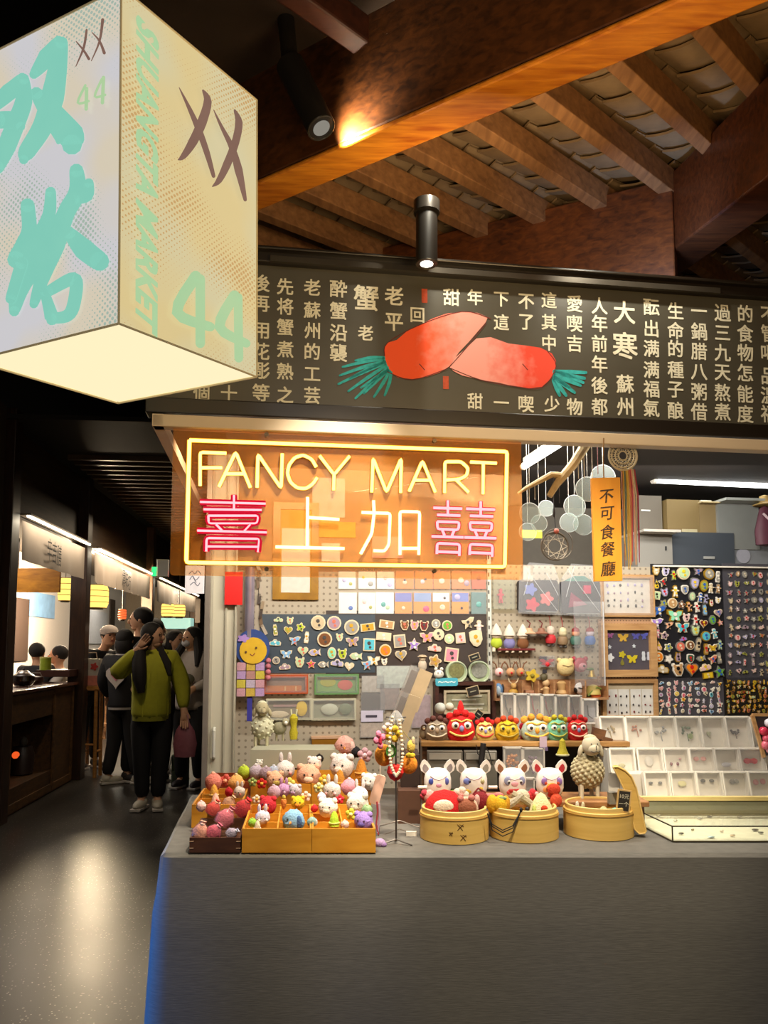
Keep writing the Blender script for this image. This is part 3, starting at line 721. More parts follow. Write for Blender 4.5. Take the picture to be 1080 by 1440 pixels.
FL = Face(Nn, fnorm(Nn, TN, Ll)); FRt = Face(Nn, fnorm(Nn, Rr_, TN))
teal = printm('#86cdb8', '#7cc6b4'); teal2 = printm('#b3cf9c', '#9ecb9c'); brn = printm('#86675a', '#74564c')
cnt = [0]
def fl(F_):
    cnt[0] += 1; o = .0008 + .00025 * cnt[0]
    return lambda x, y: F_.hit(x, y, o) - lc
def zC(p): return (p[0] / 4.5, p[1] / 4.5)               # crop 0,0,240,280
def zD(p): return (p[0] / 4.0, 220 + p[1] / 4.0)         # crop 0,220,240,580
def zE(p): return (180 + p[0] / 5.4, 80 + p[1] / 5.4)    # crop 180,80,380,330
# brush character 1
for pts, wd in (([(370, 255), (300, 360), (215, 470)], [60, 120, 60]), ([(390, 270), (365, 430), (330, 620), (270, 800), (170, 960), (150, 1010)], [80, 120, 150, 130, 110, 60]),
                ([(230, 590), (330, 720), (440, 860), (455, 915)], [80, 150, 190, 130]), ([(140, 490), (60, 580), (-60, 680)], [60, 110, 90]),
                ([(150, 500), (150, 640), (100, 780), (40, 930), (-20, 1060)], [70, 110, 120, 120, 90]), ([(-20, 760), (80, 760), (130, 800)], [110, 110, 60])):
    b = MB(); ribbon(b, [zC(p) for p in pts], [x / 4.5 for x in wd], fl(FL)); b.build('brush_stroke', teal, lan, smooth=False)
# brush character 2
for pts, wd in (([(155, 275), (165, 400), (150, 480), (90, 580)], [80, 85, 110, 100]), ([(285, 200), (275, 330), (215, 470), (170, 620), (110, 740), (80, 870)], [60, 75, 90, 130, 110, 60]),
                ([(430, 80), (435, 200), (370, 320), (310, 500), (250, 650), (190, 830)], [80, 100, 100, 110, 90, 50]), ([(500, 150), (490, 220), (420, 240)], [55, 70, 60]),
                ([(390, 430), (470, 520), (560, 590)], [70, 120, 110]), ([(120, 600), (60, 800)], [70, 60]),
                ([(250, 760), (290, 900), (290, 920)], [50, 80, 60]), ([(270, 760), (400, 690), (430, 720), (410, 850), (370, 900), (290, 910)], [60, 75, 75, 75, 70, 60])):
    b = MB(); ribbon(b, [zD(p) for p in pts], [x / 4.0 for x in wd], fl(FL)); b.build('brush_stroke', teal, lan, smooth=False)
for pts, wd in (([(548, 190), (530, 300), (480, 420)], [14, 16, 5]), ([(482, 262), (530, 320), (562, 372)], [6, 14, 18]), ([(650, 125), (630, 260), (578, 385)], [20, 14, 5]), ([(582, 205), (630, 260), (660, 335)], [5, 14, 20])):
    b = MB(); ribbon(b, [zC(p) for p in pts], [x / 4.5 for x in wd], fl(FL)); b.build('cross_stroke', brn, lan, smooth=False)
for pts, wd in (([(388, 232), (470, 400), (540, 560), (600, 730), (650, 905)], [5, 32, 50, 45, 28]), ([(570, 255), (605, 340), (560, 500), (490, 650), (420, 755), (380, 782)], [16, 62, 75, 70, 45, 6]),
                ([(650, 402), (710, 530), (790, 690), (840, 860), (890, 1085)], [5, 26, 46, 62, 26]), ([(810, 405), (842, 500), (815, 650), (750, 820), (690, 940), (640, 985)], [16, 58, 60, 62, 46, 6])):
    b = MB(); ribbon(b, [zE(p) for p in pts], [x / 5.4 for x in wd], fl(FRt)); b.build('cross_stroke', brn, lan, smooth=False)
for pts, wd in (([(540, 540), (492, 650), (560, 640)], 16), ([(548, 560), (545, 690)], 22), ([(645, 500), (600, 610), (665, 600)], 16), ([(655, 490), (648, 650)], 22)):
    b = MB(); ribbon(b, [zC(p) for p in pts], wd / 4.5, fl(FL)); b.build('numeral_stroke', teal2, lan, smooth=False)
def zG(p): return (200 + p[0] / 3.857, 330 + p[1] / 3.857)
for pts, wd in (([(290, 225), (190, 420), (370, 500)], [60, 62, 50]), ([(315, 240), (315, 590)], 52), ([(500, 330), (420, 500), (565, 590)], [58, 58, 46]), ([(520, 340), (524, 670)], 48)):
    b = MB(); ribbon(b, [zG(p) for p in pts], [x / 3.857 for x in wd] if isinstance(wd, list) else wd / 3.857, fl(FRt)); b.build('numeral_stroke', teal2, lan, smooth=False)
# rotated market words running down the right face, mapped onto the face
v, f = glyph('SHUANGTA MARKET', .03)
x0_ = min(a for a, c in v); x1_ = max(a for a, c in v); y0_ = min(c for a, c in v); y1_ = max(c for a, c in v)
g = fl(FRt); b = MB()
vv = []
for a, c in v:
    t = (a - x0_) / (x1_ - x0_); h = (c - y0_) / (y1_ - y0_)     # t down the face, h towards the left edge
    xr = 223 - 2.0 * t; xl_ = 192 - 1.0 * t
    px_ = xl_ + (xr - xl_) * h; ys = 36 + t * (463 - 36)
    # perspective of the sloping rows + italics
    py_ = ys + (px_ - 207) * (.85 - .47 * t) * .9 - (h - .5) * 14 * -1
    vv.append(g(px_, py_))
b.add(vv, f)
for ox in (-1.3, 1.3):
    b.add([Vector(p) + (Rr_ - Nn).normalized() * ox * .0009 * 1.4 for p in vv], f)
b.build('green_lettering', teal2, lan, smooth=False)
ll = lamp('lantern_bulb', 'POINT', tuple((lc + Vector((0, 0, -.12)))), 1.5, (1, .85, .6), .12)
# ================================================================== HELPERS FOR MERCHANDISE (designs are drawn in photo pixels, scaled to metres)
def scaled(mb, k): mb.v = [(x * k, y * k, z * k) for x, y, z in mb.v]; return mb
def put(name, label, cat, M, k, parts, group=None, smooth=True):
    """parts: [(name, MB, material(s)[, [sub parts]])]; one part alone makes a single-mesh thing"""
    if len(parts) == 1 and len(parts[0]) == 3:
        o = scaled(parts[0][1], k).build(name, parts[0][2], None, smooth, M)
        return tag(o, label, cat, group)
    t = thing(name, label, cat, M=M, group=group)
    for p in parts:
        o = scaled(p[1], k).build(p[0], p[2], t, smooth)
        if len(p) > 3:
            for q in p[3]: scaled(q[1], k).build(q[0], q[2], o, smooth)
    return t
def onwall(px, py, off=0.0, plane=None, roll=0):
    p = plane or PW
    M = p.mat(px, py, off)
    if roll: M = M @ Matrix.Rotation(rad(roll), 4, 'Y')
    return M, p.scale(px, py)
def resting(px, py, z, rz=0.0):
    q = at_z(px, py, z); return Matrix.Translation(q) @ Matrix.Rotation(rz, 4, 'Z'), q.y / F
def inair(px, py, y, rz=0.0, roll=0):
    q = at_y(px, py, y); return Matrix.Translation(q) @ Matrix.Rotation(rz, 4, 'Z') @ Matrix.Rotation(rad(roll), 4, 'Y'), y / F
W = dict(white='#e6ded0', cream='#dccba8', lime='#b3c430', lilac='#c5a9d2', mauve='#a58a98', blue='#7fb2dc', deepblue='#2f5fb0', pink='#e08a9a', palepink='#e6bcb8', peach='#e9ae88',
         red='#c81e1c', yellow='#e6c22a', orange='#e8861c', green='#6aa83c', teal='#3f9a92', purple='#9a78c8', brown='#7a4d2c', tan='#b98f5e', grey='#9a958c', black='#1c1516', mint='#8fd8b0',
         cyan='#58b8c8', olive='#a0a040', coral='#d8705a', darkred='#7a2024', gold='#c79a2e', darkgreen='#3c5a44', lavender='#b0a8cc', palegreen='#b8cfa0', beige='#c8b490', hotpink='#d83a6a', darkgrey='#4a4644')
def C(c): return W.get(c, c)
def M_(c, rough=.6, **kw): return mat(C(c), rough, **kw)
def wool(c): return mat(C(c), .9, var=.10, scale=160, bump=.8)

# ------------------------------------------------------------------ outlines for pins and magnets (unit radius)
def ol(kind):
    if kind == 'round': return circ(1, 14)
    if kind == 'oval': return circ(1, 14, sx=.78, sz=1.05)
    if kind == 'star': return [((1 if i % 2 == 0 else .5) * math.sin(PI * i / 5), (1 if i % 2 == 0 else .5) * math.cos(PI * i / 5)) for i in range(10)]
    if kind == 'heart': return [(.06 * 16 * math.sin(t) ** 3, .06 * (13 * math.cos(t) - 5 * math.cos(2 * t) - 2 * math.cos(3 * t) - math.cos(4 * t))) for t in [2 * PI * i / 18 for i in range(18)]]
    if kind == 'flower': return [((.82 + .2 * math.cos(5 * t)) * math.cos(t), (.82 + .2 * math.cos(5 * t)) * math.sin(t)) for t in [2 * PI * i / 25 for i in range(25)]]
    if kind == 'bear': return [(-.35, .7), (-.5, 1.0), (-.8, .95), (-.85, .6), (-.7, .4), (-.8, 0), (-.6, -.5), (-.35, -.9), (.35, -.9), (.6, -.5), (.8, 0), (.7, .4), (.85, .6), (.8, .95), (.5, 1.0), (.35, .7)]
    if kind == 'bunny': return [(-.1, .3), (-.2, 1.1), (-.5, 1.15), (-.55, .4), (-.7, 0), (-.6, -.6), (-.3, -1), (.3, -1), (.6, -.6), (.7, 0), (.55, .4), (.5, 1.15), (.2, 1.1), (.1, .3)]
    if kind == 'figure': return [(0, 1.1), (-.3, 1.0), (-.38, .65), (-.25, .4), (-.8, .2), (-.7, 0), (-.35, .05), (-.35, -.4), (-.5, -1.1), (-.15, -1.1), (0, -.5), (.15, -1.1), (.5, -1.1), (.35, -.4), (.35, .05), (.7, 0), (.8, .2), (.25, .4), (.38, .65), (.3, 1.0)]
    if kind == 'butterfly': return [(0, .3), (-.5, .8), (-1.15, .8), (-1.05, .2), (-.6, -.1), (-.75, -.7), (-.3, -.75), (0, -.3), (.3, -.75), (.75, -.7), (.6, -.1), (1.05, .2), (1.15, .8), (.5, .8)]
    if kind == 'cloud': return [(-1.1, -.45), (-1.2, 0), (-.85, .3), (-.6, .25), (-.3, .7), (.2, .7), (.45, .35), (.85, .4), (1.15, .05), (1.05, -.45), (.4, -.55), (-.4, -.5)]
    if kind == 'drop': return [(0, 1.2), (-.3, .4), (-.65, -.3), (-.5, -.85), (0, -1.05), (.5, -.85), (.65, -.3), (.3, .4)]
    if kind == 'shield': return [(-.8, .8), (-.4, 1), (.4, 1), (.8, .8), (.8, -.2), (.45, -.8), (0, -1.05), (-.45, -.8), (-.8, -.2)]
    if kind == 'wing': return [(-1.1, .6), (-.3, .55), (.5, 1.0), (1.1, .9), (.8, .2), (.3, -.1), (.5, -.8), (-.1, -.5), (-.6, -.9), (-.5, -.1), (-.9, .1)]
    if kind == 'tall': return [(-.3, 1.2), (.3, 1.2), (.45, .6), (.35, 0), (.5, -.6), (.4, -1.2), (-.4, -1.2), (-.5, -.6), (-.35, 0), (-.45, .6)]
    if kind == 'fish': return [(-1.2, .1), (-.7, .55), (0, .65), (.5, .25), (1.0, .6), (.9, 0), (1.0, -.6), (.5, -.25), (0, -.6), (-.7, -.5)]
    if kind == 'square': return [(-.85, .9), (.85, .9), (.85, -.9), (-.85, -.9)]
    if kind == 'rect': return [(-1.3, .7), (1.3, .7), (1.3, -.7), (-1.3, -.7)]
    return circ(1, 10)
KW = {'round': 'round', 'oval': 'oval', 'star': 'star-shaped', 'heart': 'heart-shaped', 'flower': 'flower-shaped', 'bear': 'bear-shaped', 'bunny': 'bunny-shaped', 'figure': 'figure-shaped', 'butterfly': 'winged',
      'cloud': 'cloud-shaped', 'drop': 'drop-shaped', 'shield': 'shield-shaped', 'wing': 'jagged', 'tall': 'tall narrow', 'fish': 'fish-shaped', 'square': 'square', 'rect': 'rectangular'}
_pm = {}
def pin_mesh(kind, c, rim, c2, t=.3, rs=1.0):
    k = (kind, c, rim, c2, t, rs)
    if k in _pm: return _pm[k]
    b = MB(); P = ol(kind)
    b.plate([(x * rs, z * rs) for x, z in P], t, 0)
    b.plate([(x * .80, z * .80) for x, z in P], t * 1.25, 1)
    b.plate(circ(.26, 8, -.05, .22), t * 1.5, 2); b.plate(circ(.2, 6, .12, -.35), t * 1.45, 2)
    me = b.build('enamel_pin', [M_(rim, .35, metal=.5 if rim in ('gold', 'grey') else 0), M_(c, .35), M_(c2, .35)])
    m = me.data; bpy.data.objects.remove(me); _pm[k] = m; return m
ORD = ['top', 'second', 'third', 'fourth', 'fifth', 'sixth', 'seventh', 'eighth', 'ninth', 'tenth', 'eleventh', 'twelfth', 'thirteenth', 'fourteenth']
def pin(name, kind, c, px, py, r, label, group, cat='pin', rim='gold', c2='white', off=.004, roll=0, t=.3):
    M, k = onwall(px, py, off, roll=roll)
    o = bpy.data.objects.new(name, pin_mesh(kind, c, rim, c2, t)); COL.objects.link(o)
    o.matrix_world = M @ Matrix.Scale(k * r, 4)
    return tag(o, label, cat, group)

# ================================================================== PIN BOARDS
def panel_on_wall(name, x0, y0, x1, y1, th, m, label, cat, off=0.0):
    M, k = onwall((x0 + x1) / 2, (y0 + y1) / 2, off)
    b = MB(); b.box((0, -th / 2 / k, 0), (abs(x1 - x0), th / k, abs(y1 - y0)))
    return put(name, label, cat, M, k, [(name, b, m)], smooth=False)
panel_on_wall('pin_board', 917, 799, 1017.5, 953, .006, M_('#15141a', .5), 'large black board full of colourful enamel pins, right of the hair-clip frame', 'board')
panel_on_wall('pin_board', 1018.5, 800, 1150, 953, .006, M_('#45434a', .5), 'dark grey plastic-covered board of muted enamel pins at the right edge', 'board')
panel_on_wall('pin_board', 923, 955, 1017.5, 1006, .006, M_('#4a474d', .5), 'short grey board of small pastel pins below the large black one', 'board')
panel_on_wall('pin_board', 1018.5, 955, 1150, 1004, .006, M_('#181310', .5), 'short black board crowded with tiny golden pins at the lower right', 'board')
M, k = onwall(1030, 798, 0)
put('board_trim_strip', 'thin white strip along the top edge of the pin boards', 'trim', M, k, [('strip', MB().box((5, -3, 0), (232, 6, 2)), M_('white', .4))])
B1 = '75,85,bear,beige;160,90,bear,lavender;232,120,figure,lime;318,100,round,palegreen,50;450,90,wing,mauve;548,110,round,grey,42;628,135,tall,grey;78,205,drop,yellow;140,185,wing,darkgrey;418,195,shield,lavender,42;503,215,oval,olive,42;565,235,figure,beige;628,240,figure,tan;80,300,square,palegreen;152,275,bear,lavender;245,265,figure,white,42;333,250,shield,grey;398,310,oval,palegreen;470,320,figure,deepblue;520,330,figure,lavender;570,370,bunny,white,24;630,345,bear,white,24;145,375,flower,olive;222,370,round,tan,38;303,385,flower,brown;370,400,figure,peach;440,405,figure,white;510,430,tall,blue;632,455,heart,mauve;100,440,wing,deepblue,50;240,485,butterfly,mint,56;345,500,bear,palepink;425,520,figure,white,42;500,550,heart,darkred;580,520,oval,green;650,545,star,pink,26;80,550,wing,purple,44;190,570,wing,peach;310,590,butterfly,cyan,46;425,615,bear,palegreen,42;520,665,round,cyan,38;598,640,figure,cyan;90,640,figure,pink;150,660,flower,mauve;320,690,cloud,purple,26;103,755,drop,palepink;185,765,flower,olive;292,758,round,coral,38;380,745,round,brown;450,740,tall,beige,44;522,780,tall,tan;580,770,butterfly,gold;645,740,figure,palegreen;95,850,round,orange,40;188,868,flower,white,38;272,855,bunny,mauve;382,865,shield,darkgreen;480,865,fish,grey;585,875,wing,coral;640,860,tall,grey;125,960,cloud,beige,50;270,965,bear,tan,52;390,955,heart,orange,56;515,945,cloud,palepink,40;640,985,star,green,48;540,1015,rect,yellow,32'
def cl(v, n, lo, hi): return max(0, min(n - 1, int((v - lo) / (hi - lo) * n)))
GP = 'enamel pins on the shop pin boards'
for i_, s in enumerate(B1.split(';')):
    q = s.split(','); x, y = float(q[0]), float(q[1]); r = float(q[4]) if len(q) > 4 else 34
    px, py = 910 + x / 6.353, 790 + y / 6.353
    row = cl(y, 11, 50, 1040); colw = 'left edge' if x < 110 else 'left part' if x < 280 else 'middle' if x < 450 else 'right part' if x < 590 else 'right edge'
    pin('enamel_pin', q[2], q[3], px, py, r / 5.6, f'{q[3]} {KW[q[2]]} enamel pin, {ORD[row]} row, {colw} of the large black board', GP, c2=['white', 'black', 'red', 'yellow', 'deepblue', 'cream'][i_ % 6], rim=['gold', 'white', 'grey', 'cream', 'grey'][i_ % 5], off=.0075, roll=R.uniform(-14, 14))
dull = ['grey', 'mauve', 'beige', 'lavender', 'palegreen', 'darkgrey', 'tan', 'cream', 'palepink', 'olive']
kinds = ['round', 'cloud', 'figure', 'flower', 'star', 'fish', 'bear', 'butterfly', 'oval', 'heart', 'wing', 'tall', 'shield']
def grid(x0, y0, x1, y1, nx, ny, pal, rr, where, rim='gold', sub=None):
    for j in range(ny):
        for i in range(nx):
            x = x0 + (i + .5) * (x1 - x0) / nx + R.uniform(-1.6, 1.6); y = y0 + (j + .5) * (y1 - y0) / ny + R.uniform(-1.6, 1.6)
            kd = R.choice(kinds); c = R.choice(pal)
            pin('enamel_pin', kd, c, x, y, rr * R.uniform(.85, 1.15), f'{c} {KW[kd]} pin, {ORD[j]} row, {ORD[i] if i else "first"} from left, {where}', GP, c2=R.choice(['white', 'black', 'red', 'cream']), rim=rim, off=.0075, roll=R.uniform(-20, 20))
grid(1021, 802, 1086, 951, 6, 12, ['olive', 'tan', 'palepink', 'grey', 'mauve', 'beige', 'lavender'], 4.0, 'dark grey pin board', rim='grey')
grid(925, 957, 1016, 1004, 9, 6, ['lavender', 'palepink', 'blue', 'yellow', 'pink', 'white', 'cyan', 'coral', 'cream'], 3.2, 'short grey board', rim='white')
grid(1020, 956, 1086, 1003, 9, 7, ['gold', 'tan', 'brown', 'olive', 'coral', 'yellow', 'palegreen'], 2.8, 'short black board')

# ================================================================== MAGNET BOARDS UNDER THE NEON SIGN
panel_on_wall('magnet_board', 366, 864, 528, 946, .006, M_('#3a4650', .45), 'board of white-edged magnets, its blue tint a painted reflection, under the gilt picture frame', 'board')  # blue reflection on a black board, put into its base colour
panel_on_wall('magnet_board', 460, 860, 686, 952, .004, M_('#3a2f2a', .5), 'dark brown magnet board below the two rows of earring cards', 'board')
# crops: A 330,790 scale 7.714 ; B 460,790 scale 7.714 ; D 590,790 scale 8.308
def zz(o, s): return lambda x, y: (o[0] + x / s, o[1] + y / s)
ZA, ZB_, ZD_ = zz((330, 790), 7.714), zz((460, 790), 7.714), zz((590, 790), 8.308)
mag = [(ZA, '475,630,cloud,palegreen,44;440,740,tall,olive,50;600,640,bear,palegreen,44;580,740,heart,olive,52;715,710,flower,lime,52;440,880,cloud,cyan,56;650,860,wing,blue,58;780,820,tall,white,52;905,660,round,beige,80;560,1005,butterfly,blue,56;740,965,heart,palegreen,62;870,985,fish,lavender,62;450,1070,round,grey,42;545,1140,cloud,mauve,54;705,1090,bear,palegreen,60;830,1110,star,hotpink,56;975,840,round,brown,82;965,1115,fish,grey,54'),
       (ZB_, '75,665,round,mauve,78;265,710,round,grey,82;440,710,rect,gold,60;645,680,rect,tan,62;135,820,bear,palegreen,46;275,870,butterfly,mauve,62;455,900,square,cyan,76;612,810,rect,cream,62;785,860,square,grey,76;50,990,oval,mint,62;165,1000,bear,lime,60;315,1025,fish,palegreen,64;630,960,round,orange,66;800,1010,heart,grey,68;110,1100,cloud,lavender,62;240,1130,heart,cream,56;435,1120,wing,blue,60;505,1075,butterfly,white,60;620,1085,bear,white,40;940,900,star,purple,74;840,690,bear,brown,56;945,690,bear,pink,56'),
       (ZD_, '50,750,bear,darkred,62;190,725,round,grey,52;320,745,round,green,60;85,885,butterfly,pink,72;220,850,round,cream,66;345,900,round,palegreen,58;475,890,square,palepink,66;655,895,shield,cream,92;565,720,wing,beige,70;690,760,figure,palepink,70;175,1010,cloud,palepink,68;175,1160,flower,tan,80;370,1090,square,pink,92')]
n_ = 0
for zf, s in mag:
    for q in s.split(';'):
        q = q.split(','); px, py = zf(float(q[0]), float(q[1])); sc_ = 7.714 if zf is not ZD_ else 8.308
        lab = f'{q[3]} {KW[q[2]]} magnet with pale edge, '
        rw = cl(py, 5, 868, 948); lab += f'{ORD[rw]} row of the magnet board, ' + ('blue-tinted left end' if px < 400 else 'left half' if px < 460 else 'below white earring cards' if px < 545 else 'above the tilted packages' if px < 610 else 'right end')
        pin('fridge_magnet', q[2], q[3], px, py, float(q[4]) / sc_, lab, 'fridge magnets on the magnet boards', 'magnet', rim='cream', c2=['darkgrey', 'white', 'coral', 'gold'][n_ % 4], off=.0065, roll=R.uniform(-8, 8), t=.25); n_ += 1

# ------------------------------------------------------------------ earring cards, two rows
def card(px, py, w, h, base, dots, label, band=None):
    M, k = onwall(px, py, .006)
    b = MB(); b.box((0, -.4, 0), (w, .8, h))
    parts = [('card', b, M_(base, .7))]
    if band: parts.append(('printed_band', MB().box((0, -.9, h * .27), (w * .96, .3, h * .42)), M_(band, .6)))
    for dx, dz, r, c in dots:
        parts.append(('earring', MB().ell((dx, -1.2, dz), (r, .8, r), nu=8, nv=6), M_(c, .3)))
    s_ = MB(); s_.box((0, -2.6, 0), (w + 1, .1, h + 2)); parts.append(('clear_sleeve', s_, clear('#ffffff', .10, .04)))
    put('earring_card', label, 'earring card', M, k, parts, 'earring cards hanging in two rows', smooth=True)
for px, w, c, ds, lab in ((488, 24, 'white', [(-4, 0, 3, 'lavender'), (5, -5, 2.5, 'olive')], 'white earring card with lavender charm, first in the upper row'), (516, 24, 'white', [(5, -5, 3.6, 'grey'), (-5, 4, 2, 'yellow')], 'white earring card with grey stone, second in the upper row'),
                       (542, 24, 'white', [(0, 3, 3, 'palepink'), (6, -6, 3.4, 'lavender')], 'white earring card with lilac stone, third in the upper row'), (569, 25, '#d9803c', [(0, 0, 1.8, 'black'), (0, -3, 3, 'cream')], 'orange earring card with one dark bead, fourth in the upper row'),
                       (596, 25, '#d9803c', [(2, 2, 2, 'darkgrey'), (-2, -2, 3, 'palepink')], 'orange earring card with pink ring, fifth in the upper row'), (621, 23, '#d9803c', [(0, -1, 4, 'cream'), (0, 0, 1.8, 'black')], 'orange earring card with cream eye bead, sixth in the upper row'),
                       (648, 26, '#cf7a44', [(0, 0, 4, 'cream'), (0, 0, 1.6, 'black'), (8, -4, 4, 'mauve')], 'orange earring card with mauve disc, seventh in the upper row'), (673, 20, '#b85a34', [(0, 3, 3.2, 'darkred')], 'rust-orange earring card with dark red bead, end of the upper row')):
    card(px, 816, w, 24, c, ds, lab)
for px, w, c, ds, lab, bd in ((489, 25, 'white', [(4, -7, 3.2, 'deepblue')], 'white earring card with deep blue drop, first in the lower row', None), (516, 24, 'white', [(-4, 2, 3, 'palepink'), (5, -6, 2.4, 'olive')], 'white earring card with pink blossom, second in the lower row', None),
                       (541, 25, '#dfe4e2', [(-2, -2, 3.4, 'teal'), (4, -6, 3, 'palegreen')], 'white earring card with teal drop, third in the lower row', None), (567, 24, '#d98a35', [(0, -7, 2.6, 'cream')], 'orange and lavender earring card, fourth in the lower row', '#6f74b4'),
                       (594, 25, '#d98a35', [(5, -8, 4.4, 'hotpink')], 'orange and lavender card with hot pink ring, fifth in the lower row', '#7f93bc'), (620, 24, '#d98a35', [(2, -6, 4, 'cream'), (1, -5, 1.5, 'black'), (5, 7, 1.8, 'black')], 'orange and white card with eye bead, sixth in the lower row', '#d9cdd0'),
                       (647, 24, '#d98a35', [(2, -7, 1.8, 'black'), (-4, 8, 4, 'lavender')], 'orange and blue card with black bead, seventh in the lower row', '#6f7ab8'), (673, 21, '#5a7a78', [(0, -2, 4, 'teal')], 'dark teal card in a clear sleeve, end of the lower row', None)):
    card(px, 848, w, 29, c, ds, lab, bd)

# ================================================================== OTHER WALL PIECES (left part)
def frame_pic(name, label, px, py, w, h, fw, fm, im, dec=None, inner=None, cat='picture', off=.0, depth=4, roll=0, glass=False):
    M, k = onwall(px, py, off, roll=roll); f = MB()
    for c, d in (((0, -depth / 2, h / 2 - fw / 2), (w, depth, fw)), ((0, -depth / 2, -h / 2 + fw / 2), (w, depth, fw)), ((-w / 2 + fw / 2, -depth / 2, 0), (fw, depth, h - 2 * fw)), ((w / 2 - fw / 2, -depth / 2, 0), (fw, depth, h - 2 * fw))): f.box(c, d)
    parts = [('frame', f, fm), ('backing', MB().box((0, -depth * .2, 0), (w - fw, depth * .3, h - fw)), im)]
    if inner: parts.append(('print', MB().box((inner[0], -depth * .45, inner[1]), (inner[2], depth * .2, inner[3])), M_(inner[4], .6)))
    for d in (dec or []): parts.append(d)
    if glass: parts.append(('cover', MB().box((0, -depth * 1.05, 0), (w - fw, .2, h - fw)), clear('#ffffff', .12, .06)))
    return put(name, label, cat, M, k, parts, smooth=False)
gold = wood('#7a5208', '#a87812', .35, (3, 3, 3))
frame_pic('gilt_picture_frame', 'golden wooden picture frame partly hidden behind the neon sign', 416, 775, 64, 138, 10, gold, M_('#b58a2c', .6), inner=(0, -14, 40, 92, '#c9c2b4'))
for px, py, w, h, c, nm, lab in ((462, 700, 46, 56, '#b9b0a8', 'notice_sheet', 'grey printed notice sheet seen through the neon sign'), (420, 735, 26, 32, '#c98a22', 'gold_lantern_card', 'amber card hanging behind the first yellow neon character'), (470, 745, 60, 22, '#c9922a', 'fringed_pennant', 'golden fringed pennant behind the neon sign'),
                           (465, 777, 26, 26, '#c5bcae', 'pale_card', 'pale card pinned behind the lower neon border'), (545, 770, 44, 30, '#c08a80', 'pink_card', 'dusty pink card behind the neon sign, above the white earring cards')):
    M, k = onwall(px, py, 0); put(nm, lab, 'card', M, k, [(nm, MB().box((0, -1, 0), (w, 2, h)), M_(c, .7, var=.3, scale=20))])
M, k = onwall(329, 828, 0.0, plane=PD); put('red_plaque', 'plain bright red rectangular plaque on the sliding panel', 'plaque', Matrix.Translation(Vector((0, 0, 0)) + PD.n * .024) @ M, k, [('red_plaque', MB().box((0, -1, 0), (25, 2, 47)), M_('#c8100c', .4))])
M, k = onwall(274, 815, .03, plane=PD)
b = MB()
for pts in ([(-8, 8), (-4, 12), (0, 8), (4, 13), (8, 8)], [(-7, 0), (-3, 5), (1, -1), (6, 4)], [(-6, -8), (-1, -4), (4, -9), (7, -5)], [(-2, 3), (2, -4)]): ribbon(b, pts, 1.1, lambda x, z: Vector((x, -.8, z)))
put('hanging_paper_note', 'white paper note with a line drawing hanging left of the grey post', 'paper note', M, k, [('sheet', MB().box((0, 0, 0), (27, 1, 40)), M_('#d5d0d2', .7)), ('drawing', b, M_('#5a5a6a'))], smooth=False)
# silvery tube and tag string at the left edge of the wall
M, k = onwall(351, 860, .02)
put('mylar_tube', 'silvery iridescent clear tube standing at the left edge of the shelf wall', 'tube', M, k, [('tube', MB().cyl((0, -8, -50), (0, -8, 62), 7, n=12), mat('#a9a0b0', .18, .6, var=.3, scale=12))])
M, k = onwall(366, 840, .0); parts = [('cord', MB().tube([(-4, -2, 60), (-3, -2, 20), (0, -2, -20), (5, -2, -48)], .6, 5), M_('#4a3c30'))]
for i in range(9):
    parts.append(('tag', MB().box((-5 + i * 1.2 + R.uniform(-2, 2), -3, 42 - i * 11), (4.5, .8, 15), rot=Matrix.Rotation(rad(R.uniform(-30, 10)), 3, 'Y')), M_(R.choice(['#6b5238', '#8f7a5e', '#3a2c22', '#a89a86']), .5)))
put('string_of_tags', 'string of brown and grey paper tags hanging left of the gilt frame', 'garland', M, k, parts, smooth=False)
# hooded doll hanging with a patterned skirt
M, k = onwall(354, 925, .06)
parts = [('hood', MB().plate(circ(24, 22, 1, 14, 1, 1.08), 5, y=2), mat('#27407c', .8, var=.2, scale=80)), ('face', MB().plate(circ(19, 20, 2, 10, 1, .98), 2, y=-3.2), M_('#c9a01c', .8))]
for dx, dz in ((-8, 8), (6, 14)): parts.append(('eye', MB().plate(circ(1.6, 8, dx, dz), 1, y=-5.3), M_('#4a2a12')))
b = MB(); ribbon(b, [(-2, 5), (1, 3), (4, 6)], 1.2, lambda x, z: Vector((x, -5.6, z))); parts.append(('mouth', b, M_('#7a2a1c')))
parts.append(('hair_flower', MB().plate([(x * 9 - 12, z * 6 + 27) for x, z in ol('flower')], 2, y=-3.4), M_('#9a7ab8')))
for j in range(4):
    for i in range(3):
        parts.append(('skirt_tile', MB().box((-14 + i * 13, -1, -12 - j * 12), (12, 5, 11)), M_([('#b98a92'), ('#b89a3c'), ('#a888b0'), ('#a87a72'), ('#b8a83a'), ('#b0a0b0')][(i + j * 2) % 6], .8, var=.35, scale=150)))
for j in range(4): parts.append(('side_bead', MB().ell((23, 0, -4 - j * 8), 4), M_('#b86a72', .8)))
b = MB(); b.box((-2, 0, -68), (7, 2, 40)); parts.append(('ribbon', b, M_('#2c2a86', .6)))
put('hanging_cloth_doll', 'hanging cloth doll with blue hood, golden face and patchwork skirt beside sliding panel', 'doll', M, k, parts)

